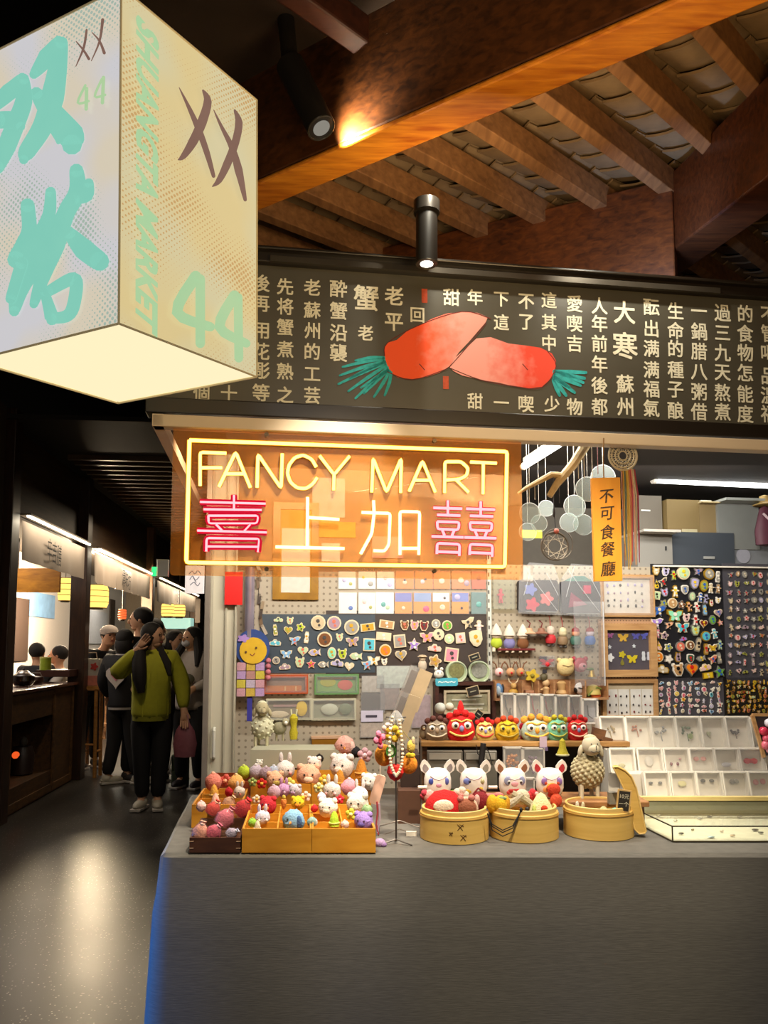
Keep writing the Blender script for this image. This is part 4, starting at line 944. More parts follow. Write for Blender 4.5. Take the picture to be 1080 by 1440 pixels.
# framed boxes under the magnet board
frame_pic('snack_gift_box', 'orange-framed window box directly below the blue-tinted magnet board', 402, 962, 62, 27, 4, M_('#b04a1c', .5), M_('#8a6a52'), dec=[('content', MB().box((-2, -3, -6), (48, 1, 8)), M_('#c8741c', .5))] + [('tape', MB().box((x, -4.4, -8), (2, .6, 10)), M_('#d8a860')) for x in (-1, 14)], cat='gift box', depth=8, glass=True)
frame_pic('printed_gift_box', 'green box with yellow and red print beside the orange-framed box', 473, 962, 62, 28, 4, M_('#5f8a50', .5), M_('#7aa050'), dec=[('printed_fruit', MB().plate(circ(9, 12, 12, -1, 1.2, .8), .6, y=-3), M_('#c85a4a')), ('printed_leaf', MB().plate(circ(8, 12, -12, 3, 1.4, .8), .6, y=-3), M_('#a8a82c')), ('printed_stripe', MB().box((-2, -3, 9), (50, .6, 4)), M_('#c8981c'))], cat='gift box', depth=8, glass=True)
frame_pic('craft_kit_box', 'pale window box holding yellow craft pieces above the small sheep', 406, 997, 64, 30, 3, M_('#b9b49a', .5), M_('#8f8264'), dec=[('craft_piece', MB().ell((18, -5, 1), (8, 2, 11)), M_('yellow')), ('craft_piece', MB().ell((-14, -5, -7), (14, 2, 5)), M_('cream')), ('craft_piece', MB().box((-4, -4, 5), (36, 1, 3)), M_('#b08a80'))], cat='craft kit', depth=8, glass=True)
frame_pic('craft_kit_box', 'pale window box with grey-green contents below the green printed box', 469, 997, 62, 30, 3, M_('#b9b49a', .5), M_('#97987c'), dec=[('craft_piece', MB().ell((-6, -5, 0), (12, 2, 8)), M_('#c9ccb4')), ('craft_piece', MB().ell((16, -5, 0), (9, 2, 8)), M_('#7a8464'))], cat='craft kit', depth=8, glass=True)
M, k = onwall(458, 1042, 0); put('amber_slab_box', 'long low amber-coloured box lying against the pegboard', 'box', M, k, [('box', MB().box((0, -6, 0), (40, 12, 10)), M_('#8a5a10', .4)), ('lid', MB().box((0, -6.2, 6), (42, 13, 3)), M_('#c49a78', .5))], smooth=False)
for px, py, w, h, c, lab in ((524, 988, 32, 26, '#4c4440', 'dark photo card pair in a clear sleeve above the small white sign'), (524, 962, 30, 22, '#b0a89c', 'pale card in a clear sleeve above the dark photo card'), (558, 952, 56, 30, '#b4bcb0', 'large clear bag of pale paper behind the tilted packages'), (523, 1026, 32, 20, '#c0aa94', 'beige card below the small white price sign'), (548, 980, 26, 34, '#8c7a72', 'brownish card partly behind the tilted packages'), (592, 1000, 26, 44, '#a98a90', 'mauve patterned card right of the tilted packages')):
    M, k = onwall(px, py, .004); put('sleeved_card', lab, 'card', M, k, [('card', MB().box((0, -1, 0), (w, 1.2, h)), M_(c, .6, var=.4, scale=60)), ('clear_sleeve', MB().box((0, -2.2, 0), (w + 2, .2, h + 2)), clear('#ffffff', .15, .06))], smooth=False)
def textmb(s, size, bold=.01, y=-1.0, x=0, z=0):
    b = MB(); put_text(b, s, lambda a, c: Vector((x + a * size, y, z + c * size)), bold); return b
M, k = onwall(523, 1007, .01); put('price_sign', 'small white price sign with dark scribbled word below the photo cards', 'price sign', M, k, [('plate', MB().box((0, -1, 0), (31, 2, 15)), M_('#c4bccc', .6)), ('scribble', MB().box((-1, -2.3, 0), (16, .3, 3.2)), M_('#3a3440'))], smooth=False)
# divider strip and clear plastic film in front of pegboard two
M, k = onwall(688, 905, 0)
b = MB(); b.box((0, -2, 0), (5, 4, 250)); 
put('shelf_upright', 'white slotted upright strip between the magnet board and the doll display', 'upright', M, k, [('upright', b, M_('#c9c8bc', .5))] + [('slot', MB().box((-1, -4.2, 118 - j * 12), (1.6, .5, 5)), M_('#3a342c')) for j in range(20)], smooth=False)
for i, (dx, py) in enumerate(((654, 943), (0, 0))):
    if not dx: break
for px, lab in ((641, 'round pale green tin with window, left one of the pair'), (673, 'round pale green tin with window, right one of the pair')):
    M, k = onwall(px, 945, .02)
    put('round_tin', lab + ' above the dark wooden case', 'tin', M, k, [('tin', MB().plate(circ(15, 26), 6, y=2), M_('#a9b890', .4)), ('window', MB().plate(circ(11, 22, 0, 2, 1, .9), 1, y=-4), M_('#7c7a50' if px < 660 else '#8c8c80', .3, var=.5, scale=90)), ('lid_rim', MB().torus((0, -4.5, 0), 14, 1.2, 'Y', 26, 6), M_('#b9c4a4', .3))])
for px, py, w, h, c, rl_, lab in ((686 - 4, 926, 0, 0, '', 0, ''), (665 + 2, 924, 15, 9, '#1e1c16', -18, 'small black price tag clipped above the right round tin'), (665, 972, 17, 13, '#2a241c', -14, 'small black tag with tan edge on the dark wooden case'), (673, 1004, 11, 11, '#1e1c18', 38, 'small black diamond tag behind the red lion head')):
    if not w: continue
    M, k = onwall(px, py, .09, roll=rl_); put('price_tag', lab, 'price tag', M, k, [('tag', MB().box((0, 0, 0), (w, 1, h)), M_('#b9a27c', .6)), ('board_face', MB().box((0, -.8, 0), (w - 2, .8, h - 2)), M_(c, .5)), ('scribble', MB().box((0, -1.4, 0), (w * .5, .2, 1.2)), M_('#a09a80'))], smooth=False)
M, k = onwall(628, 959, .06); put('blue_word_magnet', 'light blue oblong plaque with white scribble beneath the white mouse figure', 'plaque', M, k, [('plaque', MB().rbox((0, 0, 0), (31, 11, 2), 3, rot=Matrix.Rotation(PI / 2, 3, 'X')), M_('#4aa8bc', .5)), ('scribble', textmb('~~~', 14, y=-1.4), M_('#d9ece8'))], smooth=False)
M, k = onwall(617, 947, .06); put('mouse_figurine', 'tiny white mouse figurine standing on the light blue plaque', 'figurine', M, k, [('body', MB().ell((0, 0, -1), (7, 5, 6)), M_('white')), ('ear', MB().ell((-4, 0, 6), 2.4), M_('white')), ('ear', MB().ell((4, 0, 6), 2.4), M_('white')), ('eye', MB().ell((-2, -5, 1), .8), M_('black')), ('eye', MB().ell((3, -5, 1), .8), M_('black'))])
M, k = onwall(594, 930, .07); put('hatted_figurine', 'small pale figurine with a flat hat leaning behind the tilted packages', 'figurine', M, k, [('body', MB().ell((0, 0, -6), (6, 4, 9)), M_('#c5b49c')), ('head', MB().ell((0, 0, 4), 4.5), M_('#d0bc9c')), ('hat', MB().lathe([(0, 9), (4, 8.6), (7, 6), (0, 5.8)], n=14), M_('#b4a080'))])
# dark wooden case with inner picture (right above the lion shelf)
frame_pic('dark_wooden_case', 'dark brown wooden display case behind the lion heads', 651, 990, 84, 62, 5, wood('#2c140c', '#4a2418', .5), M_('#3a2018'), cat='case', depth=16)
frame_pic('inner_picture', 'pale framed landscape print standing inside the dark wooden case', 656, 987, 64, 32, 3, M_('#b9a98c', .5), M_('#8a8468', .6, var=.6, scale=40), dec=[('printed_streak', MB().box((x, -2.2, z), (w_, .4, 2.2)), M_('#c2beaa')) for x, z, w_ in ((-4, 3, 34), (6, -3, 36), (2, -9, 40), (10, 8, 22))], off=.03)

# ================================================================== SECOND PEGBOARD: DOLLS AND CHARMS
def gdoll(px, py, c, lab, dome=True):
    M, k = onwall(px, py, .01); k *= 1.18
    p = [('body', MB().ell((0, -6, -5), (7, 5, 7)), M_(c, .8)), ('head', MB().ell((0, -6, 3), (5.5, 5, 4)), M_('#d9c0a4')), ('leg', MB().cyl((-3, -6, -9), (-3.6, -7, -15), 2, n=8), M_('#dccab0')), ('leg', MB().cyl((3, -6, -9), (3.6, -7, -15), 2, n=8), M_('#dccab0'))]
    p.append(('hat', MB().lathe([(7, 4), (6, 8), (3, 14), (0, 18)], (0, -6, 0), n=12), M_('#cfc4b2', .8)))
    put('capped_doll', lab, 'doll', M, k, p, 'small dolls hanging on the pegboard')
gdoll(696, 898, 'lime', 'small hanging doll with pale cap and lime green dress, first in row'); gdoll(714, 899, '#7d78a8', 'small hanging doll with pale cap and violet dress, second in row'); gdoll(733, 899, '#7a4a24', 'small hanging doll with pale cap and brown dress, third in row')
for px, py, c, c2, lab in ((772, 897, '#c02a30', '#c9b6a4', 'charm doll with a red heart body under the right black pouch'), (789, 899, '#8a6f50', '#d0c49c', 'brown speckled charm doll with cream head'), (807, 899, '#3f6a5c', '#d8946c', 'charm doll with dark green coat and red cap'), (827, 899, '#2f66b4', '#dccbd8', 'charm doll with bright blue coat and dark red hood')):
    M, k = onwall(px, py, .01)
    put('charm_doll', lab, 'doll', M, k, [('body', MB().lathe([(0, -8), (6, -7), (7.5, -2), (6, 3), (2, 5), (0, 5)], (0, -6, 0), n=14), M_(c, .6)), ('head', MB().ell((0, -7, 8), (5.5, 5, 5)), M_(c2, .7)), ('cap', MB().lathe([(5.6, 10), (4.6, 14), (1, 16), (0, 16)], (0, -6.6, 0), n=12), M_('#8a2428' if px > 800 else c2)), ('foot', MB().ell((-3, -7, -10), (2.4, 2.4, 2)), M_('#4a4440')), ('foot', MB().ell((3, -7, -10), (2.4, 2.4, 2)), M_('#4a4440')), ('loop', MB().tube([(0, -6, 16), (0, -4, 26), (0, -1, 30)], .5, 5), M_('#a02028'))], 'small dolls hanging on the pegboard')
for px, lab in ((741, 'tan'), (758, 'brown')):
    M, k = onwall(px, 889, .01)
    put('straw_hat_charm', f'small {lab} straw hat charm hanging between the dolls', 'charm', M, k, [('hat', MB().lathe([(9, -3), (10, -2), (5, 1), (4, 5), (0, 6)], (0, -9, 0), n=16), M_('#c79c78' if lab == 'tan' else '#8a5a44')), ('cord', MB().tube([(0, -9, 6), (3, -5, 12), (0, -1, 16)], .8, 5), M_('#6a1c1c'))])
M, k = onwall(722, 911, 0); put('doll_ledge', 'narrow dark red ledge beneath the row of capped dolls', 'ledge', M, k, [('ledge', MB().box((0, -7, -2), (52, 14, 2.6)), M_('#6a1c1c', .5))], smooth=False)
# second row
for px, c, lab in ((700, 'palepink', 'pale pink'), (716, '#c79468', 'caramel'), (730, '#b98858', 'tan')):
    M, k = onwall(px, 945, .01)
    put('reindeer_charm', f'{lab} reindeer-like charm on a cord above the cubby shelf', 'charm', M, k, [('head', MB().ell((0, -6, 0), (6, 5, 6)), M_(c)), ('antler', MB().tube([(-3, -6, 5), (-5, -6, 11), (-9, -6, 14)], .9, 5), M_('brown')), ('antler', MB().tube([(3, -6, 5), (5, -6, 11), (9, -6, 14)], .9, 5), M_('brown')), ('nose', MB().ell((0, -11, -1), 1.6), M_('red')), ('cord', MB().tube([(0, -6, 6), (0, -1, 24)], .6, 5), M_('#5a3a24'))], 'reindeer charms on cords')
M, k = onwall(746, 950, .01); put('yellow_flower_charm', 'yellow flower charm with hanging stem left of the red charm case', 'charm', M, k, [('bloom', MB().plate([(x * 10, z * 9) for x, z in ol('flower')], 4, y=-4), M_('#c8a82a')), ('centre', MB().ell((0, -8, 0), 3), M_('#8a7a18')), ('stem', MB().tube([(0, -5, -7), (1, -5, -18)], .8, 5), M_('#8f7a50'))])
M, k = onwall(767, 930, .01); put('bow_charm_case', 'small clear case with a dark and red bow charm', 'charm', M, k, [('case', MB().box((0, -4, 0), (21, 8, 15)), clear('#ffffff', .2, .1)), ('bow', MB().plate([(x * 9, z * 5 - 1) for x, z in ol('butterfly')], 2, y=-3), M_('#a02030')), ('knot', MB().ell((0, -6, -4), 3.6), M_('#c82028')), ('tag', MB().box((-4, -2, 4), (10, 1, 5)), M_('#2c2a3c'))])
M, k = onwall(763, 948, .01); put('wrapped_trinket', 'dark small trinket with tag standing on the cubby shelf', 'trinket', M, k, [('body', MB().ell((0, -5, -4), (5, 4, 6)), M_('#5a5034')), ('tag', MB().box((0, -8, 4), (6, 1, 5)), M_('#28242a'))])
M, k = onwall(792, 938, .02); put('cream_plush_head', 'round cream plush figure hanging beside the red bear badge', 'plush', M, k, [('head', MB().ell((0, -8, 0), (12, 9, 12), nu=18, nv=12), wool('#d9bf84')), ('brow', MB().tube([(-7, -16, 3), (0, -18, 1), (7, -16, 3)], .5, 5), M_('#8a6a3c')), ('ear', MB().ell((-8, -7, 9), 3.5), wool('#d9bf84')), ('ear', MB().ell((8, -7, 9), 3.5), wool('#d9bf84'))])
M, k = onwall(813, 935, .02); put('red_bear_keyring', 'dark red bear-head keyring with pink muzzle', 'keyring', M, k, [('head', MB().ell((0, -6, 0), (10, 5, 10), nu=16, nv=10), M_('#a01c34')), ('ear', MB().ell((-8, -6, 8), 3.4), M_('#a01c34')), ('ear', MB().ell((8, -6, 8), 3.4), M_('#a01c34')), ('muzzle', MB().ell((2, -10, -2), (6, 3, 5)), M_('#d08a94')), ('nose', MB().ell((3, -13, -1), 1.6), M_('#3a1018'))])
M, k = onwall(829, 945, .02); put('bell_charm', 'little green and gold bell charm right of the bear keyring', 'charm', M, k, [('bell', MB().lathe([(0, 6), (3, 5), (4, -2), (6, -6), (0, -6)], (0, -6, 0), n=12), M_('#b8983a', .3, metal=.5)), ('leaf', MB().ell((-2, -8, 4), (5, 2, 2)), M_('#5c7a3c'))])
# clear film in front of the right hand dolls
# cubby shelf
M, k = onwall(768, 969, 0)
b = MB(); b.box((0, -12, -12), (156, 24, 2.5)); b.box((0, -1, 0), (156, 2, 26))
for x in (-77, -41, -19, 2.5, 24, 46, 77): b.box((x, -12, 0), (1.6, 24, 24))
cubw = wood('#8a5c3a', '#b98a5e', .5)
put('cubby_shelf', 'long wooden cubby shelf of little compartments above the white drawers', 'shelf', M, k, [('carcass', b, cubw)], smooth=False)
def fig(px, py, lab, nm, parts, cat='figurine', off=.03):
    M, k = onwall(px, py, off); put(nm, lab, cat, M, k, parts, 'figurines in the cubby shelf')
fig(701, 970, 'blue and white penguin-like figurine in the left end of the cubby shelf', 'penguin_figurine', [('body', MB().ell((0, 0, 0), (6, 5, 9)), M_('#5a7fa8')), ('belly', MB().ell((-1, -2, -1), (4, 4, 7)), M_('#a8b8c4')), ('wing', MB().ell((6, 0, 1), (2, 3, 7)), M_('#1f1a20'))])
fig(722, 968, 'golden brown deer figurine with antlers in the cubby shelf', 'deer_figurine', [('body', MB().ell((0, 0, -6), (7, 6, 6)), M_('#a8802c')), ('head', MB().ell((0, -1, 3), (4, 4, 4.5)), M_('#b88f50')), ('antler', MB().tube([(-2, 0, 6), (-6, 0, 10), (-7, 0, 14)], .9, 5), M_('#c9b490')), ('antler', MB().tube([(2, 0, 6), (6, 0, 10), (7, 0, 14)], .9, 5), M_('#c9b490'))])
fig(744, 975, 'little stack of brown boxes in the third cubby', 'small_box_stack', [('box', MB().box((0, 0, -2), (15, 8, 5)), M_('#8a5440')), ('box', MB().box((0, 0, 2.6), (12, 7, 3.4)), M_('#b08060'))])
fig(768, 968, 'plain pale wooden figure with arms out in the cubby shelf', 'wooden_peg_figure', [('body', MB().lathe([(0, -13), (6, -12), (4, -4), (5, 0), (2, 3), (0, 3)], n=14), M_('#c09a68')), ('head', MB().ell((0, 0, 7), 5), M_('#c8a474')), ('arm', MB().cyl((-3, 0, -1), (-8, 0, -2), 1.3), M_('#c09a68')), ('arm', MB().cyl((3, 0, -1), (8, 0, -2), 1.3), M_('#c09a68'))])
fig(790, 970, 'stout tan wooden bear figure in the cubby shelf', 'wooden_bear_figure', [('body', MB().lathe([(0, -12), (7, -11), (8, -4), (5, 0), (6, 5), (7, 9), (3, 12), (0, 12)], n=16), M_('#c29c66')), ('base', MB().cyl((0, 0, -13), (0, 0, -10), 8), M_('#a87c4c'))])
fig(816, 969, 'white panda-like figurine with black ear patches in the cubby shelf', 'panda_figurine', [('head', MB().ell((0, 0, 1), (8, 6, 8), nu=16), M_('#e2dcd8')), ('ear', MB().ell((-6, 0, -1), (3, 4, 4)), M_('black')), ('visor', MB().tube([(-5, -6, 2), (0, -7.4, 1), (6, -5, 2)], .7, 5), M_('black')), ('stand', MB().box((0, 0, -10), (13, 8, 4)), M_('#b08a64'))])
fig(834, 972, 'yellow and green turtle-shell figurine with orange belly at the right cubby', 'turtle_figurine', [('shell', MB().lathe([(0, 9), (5, 8), (9, 3), (10, -4), (0, -4)], n=16), M_('#c9b464')), ('belly', MB().ell((2, -4, -5), (7, 4, 5)), M_('#c8622c')), ('leaf', MB().tube([(-9, -5, -6), (-4, -7, 1), (3, -7, 5), (9, -5, 3)], 1.5, 6), M_('#7a8a3c'))])

# black pouches in plastic bags
for px, py, c, lab, ds in ((756, 838, '#2b2028', 'black square pouch with blue, red and pink felt flowers in plastic', [(-12, 8, 9, '#6a76b8'), (-10, -12, 10, '#c01c3c'), (10, -4, 10, '#cf6a6a')]), (815, 840, '#35323c', 'dark grey pouch with a hot pink tag and green top in plastic', [(8, 10, 6, '#c01c50')])):
    M, k = onwall(px, py, .03); p = [('pouch', MB().rbox((0, 0, 0), (54, 42, 10), 4, rot=Matrix.Rotation(PI / 2, 3, 'X')), M_(c, .6))]
    for dx, dz, r, cc in ds: p.append(('felt_flower' if r > 6 else 'tag', MB().plate([(dx + x * r, dz + z * r) for x, z in ol('flower' if r > 6 else 'square')], 2.5, y=-5), M_(cc, .8)))
    if px > 800:
        p.append(('green_top', MB().plate([(-24, 10), (-20, 22), (-8, 28), (6, 28), (18, 20), (22, 12)], 6, y=2), M_('#5c8a80', .7))); p.append(('folded_cloth', MB().plate([(-18, -14), (-14, 6), (8, -10)], 1, y=-5.2), M_('#8a3450')))
    b = MB(); b.plate([(-30, -24), (30, -26), (28, 20), (20, 42), (-14, 44), (-28, 24)], .3, y=-8); p.append(('plastic_bag', b, clear('#ffffff', .16, .10, .15)))
    b = MB()
    for pts in ([(-20, 38), (0, 10), (24, -20)], [(-10, 40), (-22, 0)], [(10, 30), (26, 0)], [(24, -22), (-20, -22)]): b.tube([(x, -8.6, z) for x, z in pts], .5, 4)
    p.append(('bag_crease', b, clear('#ffffff', .5, .1, .1)))
    put('bagged_pouch', lab, 'pouch', M, k, p, 'pouches in clear plastic bags')
M, k = onwall(703, 838, .01); put('pink_blister_charm', 'small pink figure charm in a clear pack left of the black pouch', 'charm', M, k, [('figure', MB().plate([(x * 6, z * 9) for x, z in ol('figure')], 2.5, y=-2), M_('#c9526a')), ('pack', MB().box((4, -4, 4), (30, 6, 44)), clear('#f4f4ec', .22, .1))])
for i, (px, py) in enumerate(((835, 905), (800, 905))):
    M, k = onwall(px - 12, py, .035)
    if i == 0: put('clear_hanging_sheet', 'clear plastic sheet hanging in front of the blue-coated doll', 'plastic sheet', M, k, [('sheet', MB().box((0, -14, 0), (42, .3, 110)), clear('#ffffff', .14, .1, .15)), ('edge', MB().box((20, -14, 0), (1.6, .8, 110)), clear('#ffffff', .6, .1))])

# earring frames, middle right
fw_ = wood('#a87a4c', '#c99e6a', .5)
def specks(xs, zs, cols, r=1.6, nm='earring', y=-3):
    out = []
    for x in xs:
        for z in zs:
            out.append((nm, MB().ell((x + R.uniform(-1, 1), y, z + R.uniform(-1, 1)), (r * R.uniform(.7, 1.2), .8, r * R.uniform(.8, 1.8)), nu=6, nv=5), M_(R.choice(cols), .35)))
    return out
frame_pic('earring_display_frame', 'light wood frame with a white card of tiny stud earrings, below orange sign', 880, 838, 76, 56, 5, fw_, M_('#d8d0c4'), dec=specks([-26, -18, -8, 2, 12, 22], [14, 4, -6, -14], ['grey', 'darkgrey', 'lavender', 'mauve']), cat='display frame', depth=6, glass=True)
def clip(x, z, kind, c, s): return ('hair_clip', MB().plate([(x + a * s, z + b_ * s) for a, b_ in ol(kind)], 1.6, y=-2.4), M_(c, .35))
frame_pic('hair_clip_frame', 'thick wooden frame with dark ground holding butterfly and flower clips', 881, 914, 78, 70, 9, fw_, M_('#4a444c'), dec=[clip(-24, 19, 'butterfly', '#9a5a8a', 4), clip(-6, 16, 'butterfly', '#c9a040', 6.5), clip(12, 18, 'butterfly', '#5a58a8', 5), clip(24, 18, 'wing', '#5a60b8', 5), clip(-25, -10, 'flower', '#dcdcdc', 6), clip(-8, -6, 'flower', '#b8a828', 5), clip(-8, -16, 'drop', '#7a7430', 4), clip(6, -12, 'butterfly', '#c8b428', 6.5), clip(22, -8, 'tall', '#c8ccd0', 5), clip(29, -8, 'tall', '#b8bcc8', 4.5), clip(-25, 4, 'star', '#c8ccd0', 3), clip(9, 5, 'star', '#c0c4c8', 3)], cat='display frame', depth=9)
M, k = onwall(881, 955, .0); put('lace_edge_strip', 'pegged wooden strip under the hair-clip frame', 'strip', M, k, [('strip', MB().box((0, -2, 0), (82, 3, 8)), pegmat('#b08a68', '#5a4030', 60))])
M, k = onwall(881, 875, .0); put('lace_edge_strip', 'pegged wooden strip between the two wooden display frames', 'strip', M, k, [('strip', MB().box((0, -2, 0), (82, 3, 8)), pegmat('#b08a68', '#5a4030', 60))])
frame_pic('earring_display_frame', 'light wood frame with long white earring cards just above the acrylic trays', 884, 983, 78, 52, 5, fw_, M_('#bfae92'), dec=[('earring_card', MB().box((x, -2.6, -4), (15, .6, 34)), M_('#dcd8d0')) for x in (-24, -8, 9, 25)] + specks([-28, -20, -12, -4, 5, 13, 21, 29], [4, -8, -17], ['black', 'darkgrey', 'darkred', 'grey'], 1.2, y=-3.6), cat='display frame', depth=6)
# ================================================================== SHELVES AND ACRYLIC BOXES BEHIND THE COUNTER FRONT
def ybox(name, label, cat, px0, py0, px1, py1, y, depth, m, smooth=False, bevel=0, group=None):
    """box facing the viewer: front face at distance y, given by its photo rectangle; depth in metres"""
    a = at_y(px0, py1, y); c = at_y(px1, py0, y)
    b = MB(); ctr = Vector(((a.x + c.x) / 2, y + depth / 2, (a.z + c.z) / 2)); b.box((0, 0, 0), (c.x - a.x, depth, c.z - a.z))
    o = b.build(name, m, None, smooth, Matrix.Translation(ctr), bevel)
    return tag(o, label, cat, group) if label else o
shelfw = wood('#3a2010', '#7a5230', .5, (3, 16, 16))
YS = 3.40
sz = at_y(700, 1043, YS).z
o = thing('display_shelf', 'dark wooden plank shelf carrying the row of small lion heads', 'shelf', (at_y(690, 0, YS).x, YS, TZ))
q0, q1 = at_y(588, 0, YS).x - o.location.x, at_y(858, 0, YS).x - o.location.x
MB().bbox((q0, 0, sz - TZ - .022), (q1, .24, sz - TZ)).build('plank', wood('#7a5528', '#a87c44', .5, (3, 16, 16)), o, smooth=False, bevel=.003)
for x in (q0 + .005, q1 - .03): MB().bbox((x, .02, .0), (x + .022, .23, sz - TZ - .022)).build('support', shelfw, o, smooth=False)
MB().bbox((q0, .22, 0), (q1, .232, sz - TZ - .022)).build('back_panel', M_('#2a1a12', .7), o, smooth=False)
YP = 3.0; pz = at_y(830, 1123, YP).z
o = thing('display_shelf', 'low brown plank step behind the bamboo steamers, carrying the sheep and masks', 'shelf', (at_y(730, 0, YP).x, YP, TZ))
q0, q1 = at_y(596, 0, YP).x - o.location.x, at_y(874, 0, YP).x - o.location.x
MB().bbox((q0, -.06, pz - TZ - .02), (q1, .14, pz - TZ)).build('plank', wood('#7a5030', '#a8784a', .5, (3, 16, 16)), o, smooth=False, bevel=.003)
for x in (q0 + .01, 0, q1 - .03): MB().bbox((x, -.03, .0), (x + .02, .12, pz - TZ - .02)).build('support', shelfw, o, smooth=False)
ybox('brown_storage_box', 'dark brown storage box in the shadow behind the thin display stand', 'box', 560, 1112, 592, 1168, 3.05, .2, M_('#4a2c1a', .7))
ybox('brown_storage_box', 'dark closed box stacked above the brown storage box in shadow', 'box', 564, 1062, 590, 1108, 3.12, .2, M_('#2c1a12', .7))
# translucent grey drawers under the plank
for i, (x0, x1) in enumerate(((601, 651), (653, 699))):
    t_ = at_y(x0, 1110, 3.36); u_ = at_y(x1, 1056, 3.36); c = (t_ + u_) / 2
    o = thing('grey_drawer_box', f'smoky translucent drawer box under the lion shelf, {["left", "right"][i]} one of the pair', 'drawer box', (c.x, 3.36, t_.z))
    w_ = u_.x - t_.x; h_ = u_.z - t_.z
    MB().bbox((-w_ / 2, 0, 0), (w_ / 2, .03, h_)).build('body', M_('#5c5850', .3, var=.25, scale=12), o, smooth=False, bevel=.003)
    MB().bbox((-w_ / 2 + .008, -.006, h_ - .035), (w_ / 2 - .008, 0, h_ - .01)).build('lid_band', M_('#8a857a', .3), o, smooth=False)
M, k = inair(680, 1070, 3.33); put('black_cord_bundle', 'bundle of black cords hanging from the lion shelf edge', 'cord', M, k, [('cords', MB().tube([(0, 0, 24), (-3, 0, 0), (-2, 0, -26)], 4, 6), M_('#15100f')), ('loose_cord', MB().tube([(-10, 0, 22), (-8, 0, 10), (-2, 0, 4)], .7, 5), M_('#15100f')), ('loose_cord', MB().tube([(2, 0, 22), (8, 0, 10), (12, 0, -6)], .7, 5), M_('#15100f'))])
acrl = clear('#ffffff', .13, .08, .08)
def acbox(px, py, w, h, y, lab, inner, grp, nm='acrylic_box', m_edge='#b9b2a8'):
    M, k = inair(px, py, y)
    e = MB()
    for sx in (-1, 1):
        for sz_ in (-1, 1): e.box((sx * w / 2, 0, sz_ * h / 2), (2.4, 10, 2.4))
        e.box((sx * w / 2, 0, 0), (2.2, 10, h))
        e.box((0, 0, sx * h / 2), (w, 10, 2.2))
    parts = [('edges', e, M_(m_edge, .3)), ('back', MB().box((0, 5, 0), (w, .8, h)), M_('#9c948a', .5, var=.15, scale=8)), ('front', MB().box((0, -5, 0), (w, .4, h)), acrl)] + inner
    return put(nm, lab, 'display box', M, k, parts, grp, smooth=False)
whts = [('front', None, None)]
for i, px in enumerate((714, 733, 752, 771, 790, 808)):
    w_ = 17
    inner = [('cord', MB().tube([(-4, 0, 22), (-2, 0, 6), (2, 0, -6), (4, 0, 4)], 1.0, 5), M_(['#2a2420', '#8a8078', '#8a1c24', '#7a2024', '#8a8078', '#3a3440'][i], .5))]
    if i == 0: inner.append(('pendant', MB().plate([(x * 4 + 3, z * 8 - 4) for x, z in ol('drop')], 1, y=0), M_('#2a2826')))
    acbox(px, 1000 + i * .6, w_, 48, 3.56, f'{["first", "second", "third", "fourth", "fifth", "sixth"][i]} from left of the white-edged jewellery boxes behind the lion heads', inner, 'white edged boxes behind the lion heads', m_edge='#c9c4ba')
acbox(829, 1000, 20, 32, 3.56, 'white-edged box holding a grey card and black cord, right end of the row', [('card', MB().box((0, 1, 0), (16, 1, 28)), M_('#8a8a90')), ('cord', MB().tube([(-3, -1, 8), (-2, -1, -6), (4, -1, -10)], .8, 5), M_('#1c1a1c'))], 'white edged boxes behind the lion heads', m_edge='#cfcac2')
def orange_beads(c, n=26, r=9):
    b = MB()
    for _ in range(n):
        a = R.uniform(0, 2 * PI); rr = r * math.sqrt(R.random()); b.ell((rr * math.cos(a), R.uniform(-3, 3), rr * 1.25 * math.sin(a)), 2.4, nu=6, nv=5)
    return b
ob = orange_beads('o'); 
acbox(721, 1072, 24, 40, 3.38, 'clear box holding a knot of orange beads under the shelf', [('bead_knot', ob, M_('#c87a1c', .4))], 'bead boxes under the shelf')
acbox(750, 1074, 28, 42, 3.38, 'clear box holding dull purple beads under the shelf', [('bead_knot', orange_beads('p', 22, 9), M_('#7a5a70', .4))], 'bead boxes under the shelf')
acbox(735, 1104, 30, 18, 3.2, 'empty low clear box between the third and fourth masks', [], 'bead boxes under the shelf')
# small things hanging from the shelf edge
M, k = inair(764, 1050, 3.37); put('folded_purple_label', 'small mauve folded label hanging from the shelf edge', 'label', M, k, [('label', MB().box((0, 0, 6), (10, 1, 16)), M_('#b09aa8')), ('print', MB().box((0, -1, -3), (12, 1, 5)), M_('#5a4a6a'))], smooth=False)

